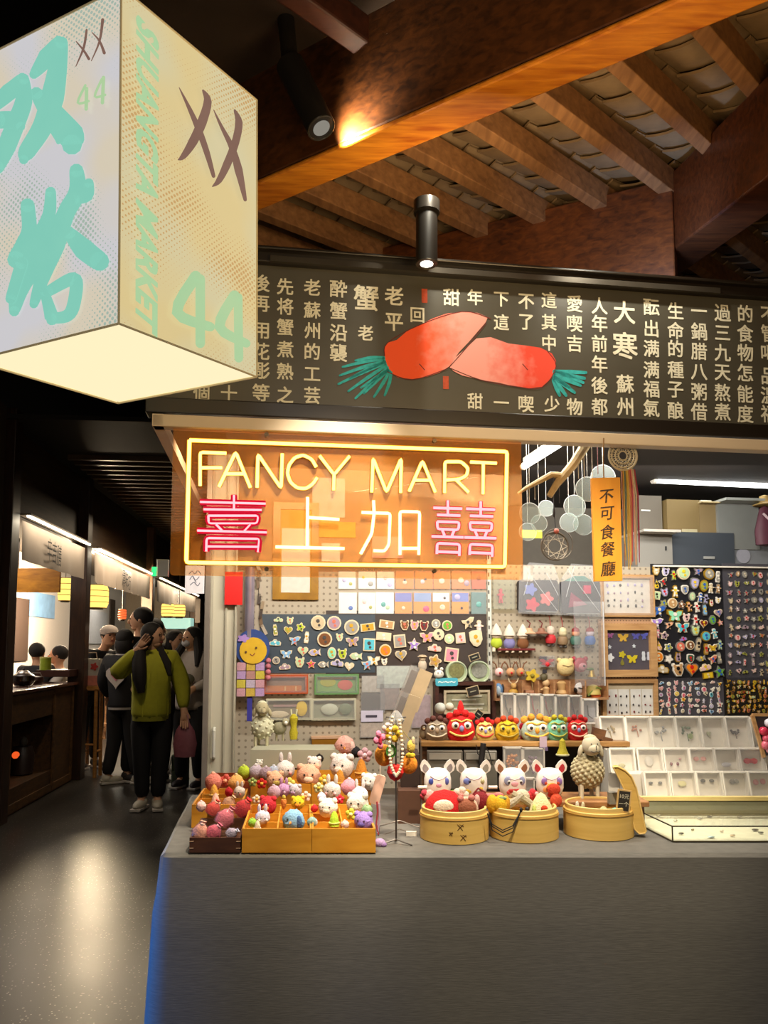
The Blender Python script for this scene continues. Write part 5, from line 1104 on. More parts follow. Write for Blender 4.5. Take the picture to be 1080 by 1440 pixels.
# ------------------------------------------------------------------ lion heads on the plank
def lion(px, w, h, c, c2, crown, lab, y=YS + .07, py=1043, eye='white', nose='#8a86b8', plume=False):
    M, k = inair(px, py, y); M = Matrix.Translation(Vector((at_y(px, py, YS).x * (y / YS), y, sz))); k = y / F
    r = w / 2
    p = [('head', MB().lathe([(0, 0), (.8, 0), (1, .18), (.98, .4), (.8, .66), (.5, .82), (0, .88)] and [(0, 0), (.8 * r, 0), (r, .18 * h), (.97 * r, .42 * h), (.78 * r, .68 * h), (.45 * r, .82 * h), (0, .86 * h)], n=18, sy=.75), wool(c))]
    for s in (-1, 1):
        p.append(('eye', MB().ell((s * r * .42, -r * .62, h * .52), (r * .26, r * .16, r * .26)), M_(eye))); p.append(('pupil', MB().ell((s * r * .40, -r * .76, h * .52), (r * .12, r * .08, r * .12)), M_('black')))
        p.append(('ear', MB().ell((s * r * .72, 0, h * .80), (r * .3, r * .18, r * .28)), wool(crown)))
    p.append(('nose', MB().ell((0, -r * .74, h * .42), (r * .16, r * .12, r * .22)), M_(nose)))
    b = MB(); b.tube([(-r * .8, -r * .48, h * .30), (-r * .4, -r * .76, h * .2), (0, -r * .82, h * .17), (r * .4, -r * .76, h * .2), (r * .8, -r * .48, h * .30)], r * .07, 6); p.append(('mouth_trim', b, M_(c2)))
    b = MB(); b.tube([(-r * .7, -r * .5, h * .66), (-r * .35, -r * .62, h * .72), (0, -r * .6, h * .64), (r * .35, -r * .62, h * .72), (r * .7, -r * .5, h * .66)], r * .06, 6); p.append(('brow_trim', b, M_(c2)))
    for dx in (-.3, .3): p.append(('crown_pompom', MB().ell((dx * r, -r * .2, h * .92), r * .26, nu=10, nv=7), wool(crown)))
    if plume: p.append(('plume', MB().lathe([(0, 0), (.2 * r, 0), (.24 * r, h * .2), (.12 * r, h * .4), (0, h * .46)], (0, -r * .1, h * .9), n=10), wool(crown)))
    return put('lion_head_ornament', lab, 'lion head', M, k, p, 'lion heads on the plank shelf')
lion(614, 33, 32, '#8a7c6a', '#c2b49a', '#5a3028', 'grey-brown lion head ornament with tan trim at the left end of shelf', nose='#a08a70')
lion(648, 40, 40, '#c41414', '#e0c060', '#c41414', 'bright red lion head ornament with tall red plume on the shelf', plume=True)
lion(682, 27, 30, '#c8b060', '#b01818', '#c01818', 'small cream-yellow lion head with red crown right of the bright red one')
lion(713, 34, 32, '#c8a014', '#8a7414', '#b43a14', 'plain yellow lion head with brick-red pompoms on the shelf', eye='#c8b040', nose='#a08414')
lion(753, 40, 34, '#9aa89c', '#d8a030', '#c88a2c', 'grey-white lion head with orange ears on the shelf', nose='#d09030')
lion(784, 30, 34, '#6fb090', '#a8a030', '#b8a428', 'mint green and olive lion head beside the grey-white one', nose='#8a8c2c')
lion(812, 30, 34, '#c01818', '#d8a88a', '#b01818', 'deep red lion head behind the sheep\'s head')
M, k = inair(736, 1022, YS + .1); put('red_tassel_ball', 'little red tassel ball between the yellow and grey-white lion heads', 'tassel', M, k, [('ball', MB().ell((0, 0, 0), 6), wool('#a8142c')), ('fringe', MB().lathe([(3, -3), (5, -16), (0, -17)], n=10), M_('#a8142c'))])
M, k = inair(791, 1052, YS - .02); put('yellow_tassel_doll', 'olive yellow doll hanging in front of the shelf edge', 'doll', M, k, [('body', MB().lathe([(0, 14), (4, 10), (5, 0), (8, -7), (9, -9), (0, -9)], n=12), wool('#b0a028')), ('skirt_trim', MB().torus((0, 0, -9), 8, 1.4), M_('#c8c29a'))])
M, k = inair(596, 1028, YS + .1); put('silver_trinket', 'silvery ring-eyed trinket left of the grey-brown lion head', 'trinket', M, k, [('body', MB().ell((0, 0, -2), (7, 5, 9)), M_('#a8a08c', .3, metal=.4)), ('eye', MB().torus((0, -5, 5), 3.4, 1.2, 'Y', 14, 6), M_('#5a3a20'))])
M, k = inair(620, 996, YS + .18); put('pale_bead_ornament', 'cluster of pale blue-grey balls behind the grey-brown lion head', 'ornament', M, k, [('ball', MB().ell((-1, 0, 0), 8), M_('#b4bab4')), ('ball', MB().ell((12, 0, 2), 6), M_('#c2c0b0'))])
# brown block behind the sheep's head
M, k = inair(843, 1034, 3.45, roll=14); put('dark_wooden_block', 'dark brown wooden block beside the sheep head', 'block', M, k, [('block', MB().box((-2, 0, 2), (16, 14, 14)), shelfw), ('peg', MB().box((10, -4, -4), (14, 8, 8)), shelfw)], smooth=False)

# ------------------------------------------------------------------ masks
def mask(px, lab, ear_c, eyes, cheeks, mouth, snout=None):
    q = at_y(px, 1122, YP); M = Matrix.Translation(Vector((q.x, YP + .02, pz))) @ Matrix.Rotation(rad(R.uniform(-5, 5)), 4, 'Z'); k = YP / F
    wm = M_('#e4dcd4', .35, coat=.3)
    b = MB(); b.lathe([(0, -1), (11, 0), (16, 5), (19, 14), (19, 26), (17, 34), (12, 39), (5, 40.5), (0, 41)], n=26, sy=.78)
    p = [('head', b, wm)]
    for s in (-1, 1):
        e = [(0, -9), (-7, -3), (-7.5, 3), (-4, 9), (0, 12), (4, 9), (7.5, 3), (7, -3)]
        ear = MB().plate([(s * 16 + x + s * (z + 3) * .15, 40 + z) for x, z in e], 5, y=4)
        p.append(('ear', ear, wm, [('inner_ear', MB().plate([(s * 16 + x * .55 + s * (z + 3) * .15, 39 + z * .62) for x, z in e], 1, y=-1.2), M_(ear_c, .4))]))
    def spot(x, z, rx, rz_, c, nm, d=1.2):
        rr = 19 * .78 * math.sqrt(max(.1, 1 - (x / 19.5) ** 2)) * (1 if 12 < z < 28 else .93)
        return (nm, MB().ell((x, -rr + .3, z), (rx, d, rz_), nu=12, nv=8), M_(c, .4))
    for x, z, rx, rz_, c in eyes: p.append(spot(x, z, rx, rz_, c, 'painted_eye', 1.6 if c != 'black' and c != '#1c1516' else 2.6))
    for x, z, rx, rz_, c in cheeks: p.append(spot(x, z, rx, rz_, c, 'painted_cheek'))
    for x, z, rx, rz_, c in mouth: p.append(spot(x, z, rx, rz_, c, 'painted_mouth', 1.8))
    if snout: p.append(('snout', MB().ell((0, -17, 17), (8, 6, 6)), M_(snout, .4)))
    p.append(('brow_line', MB().tube([(-11, -11.2, 31), (-6, -14, 28), (0, -14.6, 26), (6, -14, 28), (11, -11.2, 31)], .7, 6), M_('#b8a0a8', .5)))
    return put('tiger_mask', lab, 'mask', M, k, p, 'white eared masks behind the steamers')
mask(616, 'white eared mask with two blue eyes and orange muzzle, leftmost mask', '#8a8080', [(-10, 24, 4, 4.4, '#3a4a9a'), (11, 24, 3.4, 5, '#5a62a8')], [(-10, 10, 4, 3, '#d07a3c'), (10, 10, 4, 3.4, '#d8a070'), (0, 19, 4, 3, '#c88aa0')], [(0, 8, 5, 4, '#c04a24')])
mask(667, 'white eared mask with one large pale blue eye and yellow cheeks, second mask', '#8a8278', [(-9, 24, 6, 4.6, '#6a76b8'), (-6, 24, 2, 2, '#20183a'), (11, 24, 3.4, 3.4, '#b0a878')], [(-7, 11, 5, 3, '#c8a83c'), (9, 14, 3.4, 3, '#c8a83c')], [(2, 7, 6, 2, '#b88a70')])
mask(722, 'white eared mask with round black pupils and wide red open mouth', '#8a5a40', [(-9, 25, 5.4, 6.4, '#8a90b0'), (10, 25, 5, 6.4, '#8a90b0'), (-8, 24, 3, 3, '#e0d8d0'), (9, 24, 3, 3, '#e0d8d0'), (-8, 23, 1.8, 2, 'black'), (9, 23, 1.8, 2, 'black')], [(0, 21, 5, 4, '#d8a0a8')], [(0, 12, 9, 3.4, '#b43030'), (-8, 9, 3, 3, '#b43030'), (8, 9, 3, 3, '#b43030'), (0, 8, 5, 2, '#d89890')])
mask(775, 'white eared mask with orange snout and purple-red eyes, rightmost mask', '#b03038', [(-9, 24, 5, 5.4, '#8a6aa8'), (10, 24, 5, 5.4, '#8a6aa8'), (-8, 22, 2.6, 2.6, '#c04a2c'), (9, 22, 2.6, 2.6, '#c04a2c')], [(-8, 13, 4, 4, '#d88a50'), (8, 13, 4, 4, '#d88a50')], [(0, 6, 6, 4, '#c02a20')], snout='#d8841c')
for px in (594, 693): M, k = inair(px, 1107, 2.97); put('white_rod_stub', f'short white rod end beside the {"leftmost" if px < 600 else "second"} mask', 'rod', M, k, [('rod', MB().cyl((-6, 0, 0), (6, 0, 0), 2.2), M_('white'))])
for i, (px, c, w_) in enumerate(((598, '#a82838', 12), (694, '#c0706a', 22), (745, '#c85a5a', 18))):
    M, k = inair(px, 1121, 2.94); put('folded_cloth_flower', f'{["dark red", "dusty pink", "coral pink"][i]} folded cloth petals at the foot of the masks', 'cloth flower', M, k, [('petals', MB().ell((0, 0, 0), (w_ / 2, 5, 5)).ell((w_ * .3, -2, 3), (w_ / 3, 4, 4)).ell((-w_ * .3, -2, 2), (w_ / 3, 4, 4)), wool(c))])

# ------------------------------------------------------------------ sheep figures
def sheep(M, k, lab, body, face, legs, big=True):
    Rs = random.Random(5); b = MB(); n = 150 if big else 50
    b.ell((0, 0, 0), (25, 22, 27), nu=20, nv=14)
    for i in range(n):
        t = math.acos(1 - 2 * (i + .5) / n); f_ = PI * (1 + 5 ** .5) * i
        x, y, z = math.sin(t) * math.cos(f_), math.sin(t) * math.sin(f_), math.cos(t)
        b.ell((x * 24.5, y * 21.5, z * 26.5), (3.4, 3.4, 3.0), nu=7, nv=5)
    p = [('wool_body', b, M_(body, .9, var=.2, scale=60, bump=.5)),
         ('head', MB().ell((1, -14, 41), (15, 12, 16), nu=18, nv=12).ell((2, -22, 36), (10, 8, 9), nu=14, nv=10), M_(face, .8))]
    for s in (-1, 1):
        p.append(('ear', MB().ell((1 + s * 17, -12, 33), (4, 4, 10), nu=10, nv=8, rot=Matrix.Rotation(rad(-14 * s), 3, 'Y')), M_(face, .8)))
        p.append(('eye', MB().ell((2 + s * 5, -25, 45), 1.1, nu=8, nv=6), M_('black', .3)))
    p.append(('forelock', MB().ell((0, -12, 54), (9, 8, 5)).ell((-5, -12, 53), (5, 5, 4)).ell((6, -12, 53), (5, 5, 4)), M_(body, .9)))
    p.append(('nose_line', MB().tube([(3, -29.6, 43), (3, -30.4, 36)], .6, 5), M_('black'))); p.append(('smile', MB().tube([(-5, -27, 34), (-1, -29.4, 32.4), (3, -30.2, 34), (7, -29, 32.4), (11, -26, 34)], .6, 5), M_('black')))
    for x, y in ((-14, -9), (12, -9), (-9, 9), (10, 10)): p.append(('leg', MB().cyl((x, y, -20), (x, y, -44), 3.6, 3.0, n=10), M_(legs, .6)))
    return put('sheep_figurine', lab, 'sheep figurine', M, k, p)
q = at_y(830, 1125, YP); k_ = YP / F
sheep(Matrix.Translation(Vector((q.x, YP + .03, pz + 44 * k_ * .82))) @ Matrix.Rotation(rad(8), 4, 'Z') @ Matrix.Scale(.97, 4), k_ * .90, 'large woolly grey-cream sheep figurine standing on the low plank', '#b0a484', '#b3a88f', '#cfc6b0')
M, k = inair(369, 1022, 3.72); sheep(M, k * .62, 'small white sheep figurine on the pale ledge under the craft kit boxes', '#c8c4a4', '#a89c78', '#b8b08c', False)
M, k = inair(395, 1022, 3.74); put('grey_animal_figurine', 'grey-brown four-legged figurine with white nose on the pale ledge', 'figurine', M, k, [('body', MB().ell((-2, 0, -2), (10, 8, 9)), M_('#8c866a', .9, var=.3, scale=90)), ('head', MB().ell((7, -4, 7), (5, 5, 5)), M_('#a09878')), ('nose', MB().ell((8, -8, 6), 2.6), M_('white')), ('leg', MB().cyl((-6, 0, -8), (-6, 0, -19), 1.6), M_('#a09878')), ('leg', MB().cyl((3, 0, -8), (3, 0, -19), 1.6), M_('#a09878'))])
M, k = inair(413, 1022, 3.74); put('yellow_bird_figurine', 'mustard yellow long-necked figurine on the pale ledge', 'figurine', M, k, [('body', MB().lathe([(0, -18), (5, -17), (6, -8), (4, 0), (5, 6), (6, 12), (3, 17), (0, 18)], n=14), wool('#b0a01c')), ('ear', MB().cyl((-3, 0, 15), (-4, 0, 24), 1.4), M_('#c8c4a0')), ('ear', MB().cyl((3, 0, 15), (4, 0, 24), 1.4), M_('#c8c4a0'))])
M, k = inair(418, 1062, 3.66); put('cloth_covered_ledge', 'pale cloth-covered ledge carrying the small sheep and yellow figurine', 'ledge', M, k, [('cloth', MB().box((6, 0, -1), (132, 60, 24)), M_('#a8a48c', .8, var=.15, scale=6)), ('leg', MB().box((-58, 10, -36), (5, 20, 50)), M_('#a8a48c')), ('leg', MB().box((68, 10, -36), (5, 20, 50)), M_('#a8a48c'))], smooth=False)
M, k = inair(417, 1090, 3.60); put('pale_backing_card', 'plain pale grey card standing behind the plush charms', 'card', M, k, [('card', MB().box((0, 0, 0), (36, 2, 40)), M_('#a8a29a', .7))], smooth=False)

# ================================================================== THINGS ON THE COUNTER
# ---- bamboo steamers
bam = wood('#c39a4a', '#d9b463', .5, (1.2, 1.2, 14), bump=.12); bam2 = wood('#d2ab5c', '#e3c47c', .5, (1.2, 1.2, 10))
def steamer(px, pyb, w, lab, marks=False):
    q = at_z(px, pyb, TZ); k = q.y / F; r = w / 2
    t = thing('bamboo_steamer', lab, 'steamer', (q.x * (1 + r * k / q.y), q.y + r * k, TZ), group='round bamboo steamers in a row')
    scaled(MB().lathe([(0, .5), (r - 1, .5), (r, 1), (r, 36), (r - 1, 37), (r - 3, 37)], n=48), k).build('outer_wall', bam, t)
    scaled(MB().lathe([(r - 3, 30), (r - 2.6, 43), (r - 3.6, 44), (r - 5.6, 43.5), (r - 6, 8)], n=48), k).build('inner_rim', bam2, t)
    b = MB()
    for i in range(11):
        y = -r * .85 + i * r * .17; h = math.sqrt(max(1, (r - 6) ** 2 - y * y)); b.box((0, y, 9), (2 * h, r * .13, 1.6))
    scaled(b, k).build('slatted_base', bam2, t, smooth=False)
    scaled(MB().tube([(r * math.cos(a) * 1.012, r * math.sin(a) * 1.012, 33) for a in [2 * PI * i / 40 for i in range(40)]], .5, 4, closed=True), k).build('binding', M_('#a87c34'), t)
    if marks:
        f = lambda x, z: Vector(((r + .4) * math.sin(x / r), -(r + .4) * math.cos(x / r), z))
        for cx, cz, s in ((4, 24, 4), (8, 10, 4), (-9, 15, 2.4)):
            b = MB(); ribbon(b, [(cx - s, cz - s), (cx, cz), (cx + s, cz + s * .9)], [.8, 1.3, 1], f); ribbon(b, [(cx - s, cz + s), (cx, cz), (cx + s * .8, cz - s)], [.6, 1.2, 1], f); ribbon(b, [(cx - s * .2, cz + s), (cx + s * 1.1, cz + s * .3)], [.6, 1], f)
            scaled(b, k).build('brush_mark', M_('#5c3c14'), t, smooth=False)
    return t, q.y + r * k, k
s1, y1, k1 = steamer(639, 1189, 98, 'bamboo steamer with brown brush marks filled with red and brown plush', True)
s2, y2, k2 = steamer(737, 1187, 98, 'middle bamboo steamer with black cords over its rim')
s3, y3, k3 = steamer(842, 1184, 98, 'right-hand bamboo steamer, almost empty, with a teal and a white figure')
def plush(px, py, y, parts, lab, name='plush_charm', cat='plush charm', grp=None, rz=0, roll=0):
    up_ = 1120 < py < 1150 and 590 < px < 790
    M, k = inair(px, py - (6 if up_ else 0), y, rad(rz), roll); return put(name, lab, cat, M, k * (1.18 if up_ else 1), parts, grp)
plush(625, 1138, y1 - .02, [('body', MB().lathe([(0, -17), (20, -15), (24, -6), (21, 6), (12, 15), (0, 18)], n=22, sy=.8), wool('#bc1010')), ('belly_patch', MB().ell((-2, -15, 1), (12, 4, 8), nu=16, nv=10), wool('#dcc8b0'))], 'big red dome-shaped plush with cream oval patch, in the left steamer', 'red_dome_plush', 'plush')
plush(656, 1143, y1 - .05, [('face', MB().ell((0, 0, 0), (12, 8, 11), nu=18, nv=12), wool('#8a4e34')), ('ear', MB().ell((-7, 0, 11), 4), wool('#b86a60')), ('ear', MB().ell((6, 0, 12), 4), wool('#b86a60')), ('hood', MB().torus((0, 3, -1), 12, 2.4, 'Y', 20, 8), wool('#d8b8a0'))], 'round brown bear-faced plush in a cream hood, left steamer', 'bear_plush', 'plush')
plush(675, 1133, y1 + .02, [('pouch', MB().ell((0, 0, 0), (11, 8, 12)), wool('#7a141c')), ('flap', MB().ell((-4, -5, 2), (4, 4, 7)), wool('#c89a90')), ('handle', MB().tube([(-8, 0, 8), (-2, 0, 15), (7, 0, 10)], 1.2, 6), M_('#7a141c'))], 'dark red plush pouch leaning at the right of the left steamer', 'red_pouch_plush', 'plush')
plush(648, 1124, y1 + .04, [('petal', MB().ell((math.cos(a) * 5, 0, math.sin(a) * 5), (5, 4, 5)), wool('#d8c0ae')) for a in (0, 1.3, 2.5, 3.8, 5)] + [('heart', MB().ell((0, -4, 0), 3), wool('#c87a70'))], 'pale pink cloth flower behind the brown bear plush', 'cloth_flower', 'cloth flower')
plush(637, 1117, y1 + .07, [('leaf', MB().ell((0, 0, 0), (9, 4, 6)), wool('#6a7a28')), ('leaf', MB().ell((6, -2, -4), (6, 4, 5)), wool('#1f3018'))], 'green felt leaves between the first two masks', 'felt_leaves', 'felt leaves')
plush(604, 1126, y1 + .05, [('body', MB().ell((0, 0, 0), (7, 5, 8)), wool('#c89088')), ('tip', MB().ell((-6, 0, 4), 4), wool('#a83040'))], 'pinkish felt bud at the left rim of the left steamer', 'felt_bud', 'felt bud')
plush(701, 1137, y2 - .03, [('segment', MB().ell((-7, 2, 0), (7, 8, 11)), wool('#d09c14')), ('segment', MB().ell((2, -2, 0), (8, 9, 11)), wool('#d8a818')), ('segment', MB().ell((9, 2, 0), (5, 8, 10)), wool('#c88c14')), ('leaf', MB().ell((4, -6, 8), (5, 2, 2.4)), wool('#8a9a68'))], 'yellow segmented orange plush in the middle steamer', 'orange_plush', 'plush')
plush(730, 1132, y2, [('arm', MB().tube([(-16, 0, -8), (-6, -3, 0), (4, -2, 8)], 4.4, 8), wool('#b8ae98')), ('arm', MB().tube([(16, 0, -6), (6, -3, 2), (-8, 0, 8)], 4.4, 8), wool('#a89c80')), ('head', MB().ell((4, 2, 4), (9, 7, 9)), wool('#c2b49a')), ('button', MB().ell((8, -7, -8), 2.6), M_('black'))], 'tangled cream-grey long-limbed plush in the middle steamer', 'long_limbed_plush', 'plush')
plush(761, 1141, y2 - .04, [('body', MB().lathe([(0, -14), (12, -13), (15, -9), (12, 2), (5, 14), (0, 17)], n=18, sy=.7), wool('#d8cc98')), ('red_mark', MB().ell((2, -9, 0), (4, 2.6, 4)), wool('#c03a14')), ('green_edge', MB().ell((-9, -5, -4), (3, 4, 8)), wool('#b4bc60'))], 'cream triangular plush with a red-orange mark in the middle steamer', 'triangular_plush', 'plush')
plush(749, 1119, y2 + .05, [('petal', MB().ell((x, 0, z), (5, 4, 6)), wool('#c83038')) for x, z in ((-4, 0), (4, 1), (0, 4))] + [('tip', MB().ell((5, -3, 3), 3), wool('#e0a09a'))], 'red tulip-like felt piece behind the triangular plush', 'felt_tulip', 'felt flower')
plush(779, 1126, y2 + .03, [('loop', MB().ell((0, 0, 8), (8, 4, 7)), wool('#c43a20')), ('loop', MB().ell((2, -2, -4), (7, 4, 8)), wool('#cc4a2c'))], 'orange-red cloth bow hanging below the rightmost mask', 'cloth_bow', 'bow')
M, k = inair(710, 1152, y2 - 50 * k2)
b1_ = MB()
for sg in (0, 3, 8): b1_.tube([(-24, 0, 8), (-18, -3, -6 - sg), (-4, -4, -14 - sg), (10, -4, -8 - sg), (22, -2, 12)], .8, 5)
put('cord_necklace', 'thin black cords draped over the middle steamer rim', 'cord', M, k, [('cord', b1_, M_('#1c1814')), ('toggle', MB().ell((22, -2, 13), (2.4, 2.4, 3.4)), M_('#15100e'))])
plush(816, 1141, y3 + .02, [('body', MB().ell((0, 0, -2), (9, 8, 8)), wool('#d0c8b4')), ('ear', MB().ell((-4, 0, 9), (2.4, 2, 5)), wool('#d8d0bc')), ('ear', MB().ell((4, 0, 8), (2.4, 2, 5)), wool('#c8c0a0')), ('collar', MB().torus((0, 0, 3), 5, 1.4), wool('#a8b0a0'))], 'small white eared plush in the right-hand steamer', 'white_rabbit_plush', 'plush')
plush(860, 1144, y3 - .03, [('body', MB().ell((0, 0, 0), (12, 7, 6)), wool('#6cb8a8')), ('wing', MB().ell((6, -3, 4), (8, 4, 5)), wool('#4fa8a8')), ('head', MB().ell((-11, -1, 5), (5, 5, 5)), wool('#b8b080'))], 'teal felt bird lying in the right-hand steamer', 'teal_bird_plush', 'plush')
# leaning bamboo lid + small blackboard label + stub
M, k = inair(884, 1124, 2.86)
lid = [(-20, 44), (-14, 45), (-4, 40), (4, 32), (10, 16), (21, -40), (19, -43), (12, -44), (6, -38), (-6, 14), (-14, 32)]
put('bamboo_tray_lid', 'curved bamboo tray leaning on edge between the right steamer and acrylic trays', 'tray', M @ Matrix.Rotation(rad(-12), 4, 'Z'), k, [('tray', MB().plate(lid, 16, y=8), bam), ('raised_rim', MB().tube([(x, -8.5, z) for x, z in lid], 1.2, 6, closed=True), bam2)])
M, k = inair(877, 1126, 2.80, roll=8)
put('small_blackboard_sign', 'tiny framed blackboard sign standing in the right-hand steamer', 'sign', M, k, [('frame', MB().box((0, 0, 0), (19, 2, 30)), M_('#c9a468')), ('slate', MB().box((0, -1.2, 0), (15, 1, 26)), M_('#2a241c')), ('chalk_text', textmb('10元', 7, y=-2, z=6), M_('#c8c0a8')), ('chalk_text', textmb('一个', 7, y=-2, z=-4), M_('#c8c0a8'))], smooth=False)
M, k = inair(861, 1122, 2.92); put('grey_stone_block', 'small grey block at the end of the low plank beside the bamboo tray', 'block', M, k, [('block', MB().box((0, 0, 0), (11, 10, 16)), M_('#7a7468', .7))], smooth=False)

# ---- thin black display stand with beads and fruit charms
yb = at_z(557, 1187, TZ).y; M, k = inair(557, 1187, yb); M = Matrix.Translation(Vector((M.translation.x, yb, TZ)))
iron = M_('#4a4440', .35, metal=.6); b = MB()
for a in (200, 335, 90): b.tube([(0, 0, 7), (6 * math.cos(rad(a)), 6 * math.sin(rad(a)), 5), (24 * math.cos(rad(a)), 24 * math.sin(rad(a)), 1)], 1.1, 6)
put('necklace_stand', 'thin dark metal tripod display stand between the charm trays and steamers', 'stand', M, k, [('pole', MB().cyl((0, 0, 4), (0, 0, 178), 1.3, 1.1, n=8), iron), ('foot', b, iron), ('crossbar', MB().cyl((-14, 0, 172), (14, 0, 172), 1.2, n=8), iron)])
top = Vector((M.translation.x, yb, TZ))
def hang(px, py, parts, lab, nm, cat, dy=-.03):
    M, k = inair(px, py, yb + dy); put(nm, lab, cat, M, k, parts, 'fruit charms on the stand')
hang(540, 1062, [('fruit', MB().ell((0, 0, 0), (13, 11, 15), nu=16, nv=12), wool('#d8861a')), ('cord', MB().tube([(0, 0, 14), (14, 2, 48)], .6, 5), M_('#6a4a2c'))], 'felt tangerine charm hanging at the left of the stand', 'tangerine_charm', 'charm', .02)
hang(575, 1075, [('fruit', MB().ell((0, 0, 0), (12, 10, 13), nu=16, nv=12), wool('#d8801a')), ('leaf', MB().ell((2, -5, 13), (7, 2.4, 4)), wool('#c8a824')), ('cord', MB().tube([(0, 0, 12), (-15, 2, 38)], .6, 5), M_('#6a4a2c'))], 'felt tangerine charm hanging at the right of the stand', 'tangerine_charm', 'charm', .02)
hang(556, 1086, [('heart', MB().lathe([(0, -13), (8, -8), (12, 0), (10, 8), (4, 11), (0, 10)], n=16), wool('#c81c14')), ('cord', MB().tube([(0, 0, 10), (1, 2, 40)], .6, 5), M_('#7a1c14'))], 'red felt strawberry charm low in the middle of the stand', 'strawberry_charm', 'charm', .01)
hang(550, 1056, [('slice', MB().plate(circ(9, 18, 0, 0, .8, 1), 5, y=2), wool('#4a8a34')), ('flesh', MB().plate(circ(5.4, 16, 0, 0, .8, 1), 1, y=-3.2), wool('#b8c8a0')), ('cord', MB().tube([(0, 0, 9), (6, 2, 34)], .6, 5), M_('#4a6a3c'))], 'green kiwi slice charm between the two tangerines', 'kiwi_charm', 'charm', -.01)
hang(553, 1032, [('petal', MB().ell((8 * math.cos(a), 0, 7 * math.sin(a)), (5, 4, 5)), wool('#c8a428')) for a in (0, 1.26, 2.5, 3.77, 5)] + [('cord', MB().tube([(0, 0, 6), (3, 2, 14)], .6, 5), M_('#8a7a2c'))], 'yellow knotted flower charm near the top of the stand', 'yellow_flower_charm', 'charm')
hang(534, 1040, [('petal', MB().ell((5 * math.cos(a), 0, 8 * math.sin(a)), (4, 4, 5)), wool('#d87a9a')) for a in (.4, 1.9, 3.3, 4.9)] + [('centre', MB().ell((1, -3, -2), (2.4, 2, 6)), wool('#a81830')), ('cord', MB().tube([(0, 0, 6), (20, 2, 12)], .6, 5), M_('#8a3a4c'))], 'pink flower charm with dark red centre, left of the stand top', 'pink_flower_charm', 'charm')
hang(578, 1050, [('bud', MB().ell((0, 0, 0), (6, 5, 9)), wool('#c8a848')), ('tip', MB().ell((3, -2, 8), (2.4, 2, 6)), wool('#c8b088')), ('cord', MB().tube([(0, 0, 8), (-12, 2, 22)], .6, 5), M_('#8a7a2c'))], 'tan corn-like bud charm right of the stand top', 'bud_charm', 'charm')
hang(545, 1024, [('petal', MB().ell((4 * math.cos(a), 0, 4 * math.sin(a)), (4, 3, 4)), wool('#d8c0b4')) for a in (0, 1.6, 3.1, 4.7)], 'small blush white charm at the top left of the stand', 'white_charm', 'charm')
M, k = inair(557, 1052, yb - .06)
for i, (sx) in enumerate((1,)):
    pts = [(-5, 42), (-8, 26), (-9, 8), (-9, -10), (-7, -24), (-3, -34), (0, -38), (4, -33), (8, -22), (9, -8), (8, 10), (6, 28), (4, 42)]
    P = []
    for a_, b_ in zip(pts[:-1], pts[1:]):
        n_ = 3
        for j in range(n_): P.append((a_[0] + (b_[0] - a_[0]) * j / n_, a_[1] + (b_[1] - a_[1]) * j / n_))
    t = thing('bead_necklace', 'cream and pink round bead necklace looped down the front of the stand', 'necklace', M=M)
    bm_ = None
    for (x, z) in P:
        if bm_ is None: o = scaled(MB().ell((0, 0, 0), 2.3, nu=8, nv=6), k).build('bead', M_('#d8c4a8', .4), t); bm_ = o.data
        else: o = bpy.data.objects.new('bead', bm_); COL.objects.link(o); o.parent = t
        o.location = (x * k, 0, z * k)
M, k = inair(557, 1012, yb); put('clear_top_bag', 'crumpled clear plastic piece clipped on top of the stand', 'plastic bag', M, k, [('bag', MB().lathe([(0, -8), (9, -6), (12, 0), (8, 6), (3, 12), (0, 13)], n=9, sy=.6), clear('#ffffff', .3, .15, .1))], smooth=False)
# tilted packages
for px, py, w, h, rl_, y, lab in ((582, 968, 30, 58, 22, 3.5, 'tilted beige package with clear window, upper one of the pair'), (566, 1006, 26, 62, 20, 3.42, 'tilted beige package with clear window, lower one of the pair')):
    M, k = inair(px, py, y, 0, rl_)
    put('tilted_package', lab, 'package', M, k, [('carton', MB().box((7, 0, 0), (w / 2 + 4, 12, h)), M_('#bca682', .6)), ('window', MB().box((-w / 4, 1, 0), (w / 2 + 2, 10, h)), clear('#e8e4e0', .35, .12, .12)), ('inner_card', MB().box((-w / 4, 2, 0), (w / 3, 3, h * .8)), M_('#8a7c6c')), ('lid_tab', MB().box((5, -6.4, -h / 2 + 5), (9, 1, 3)), M_('#2c2018'))], 'tilted packages behind the stand', smooth=False)

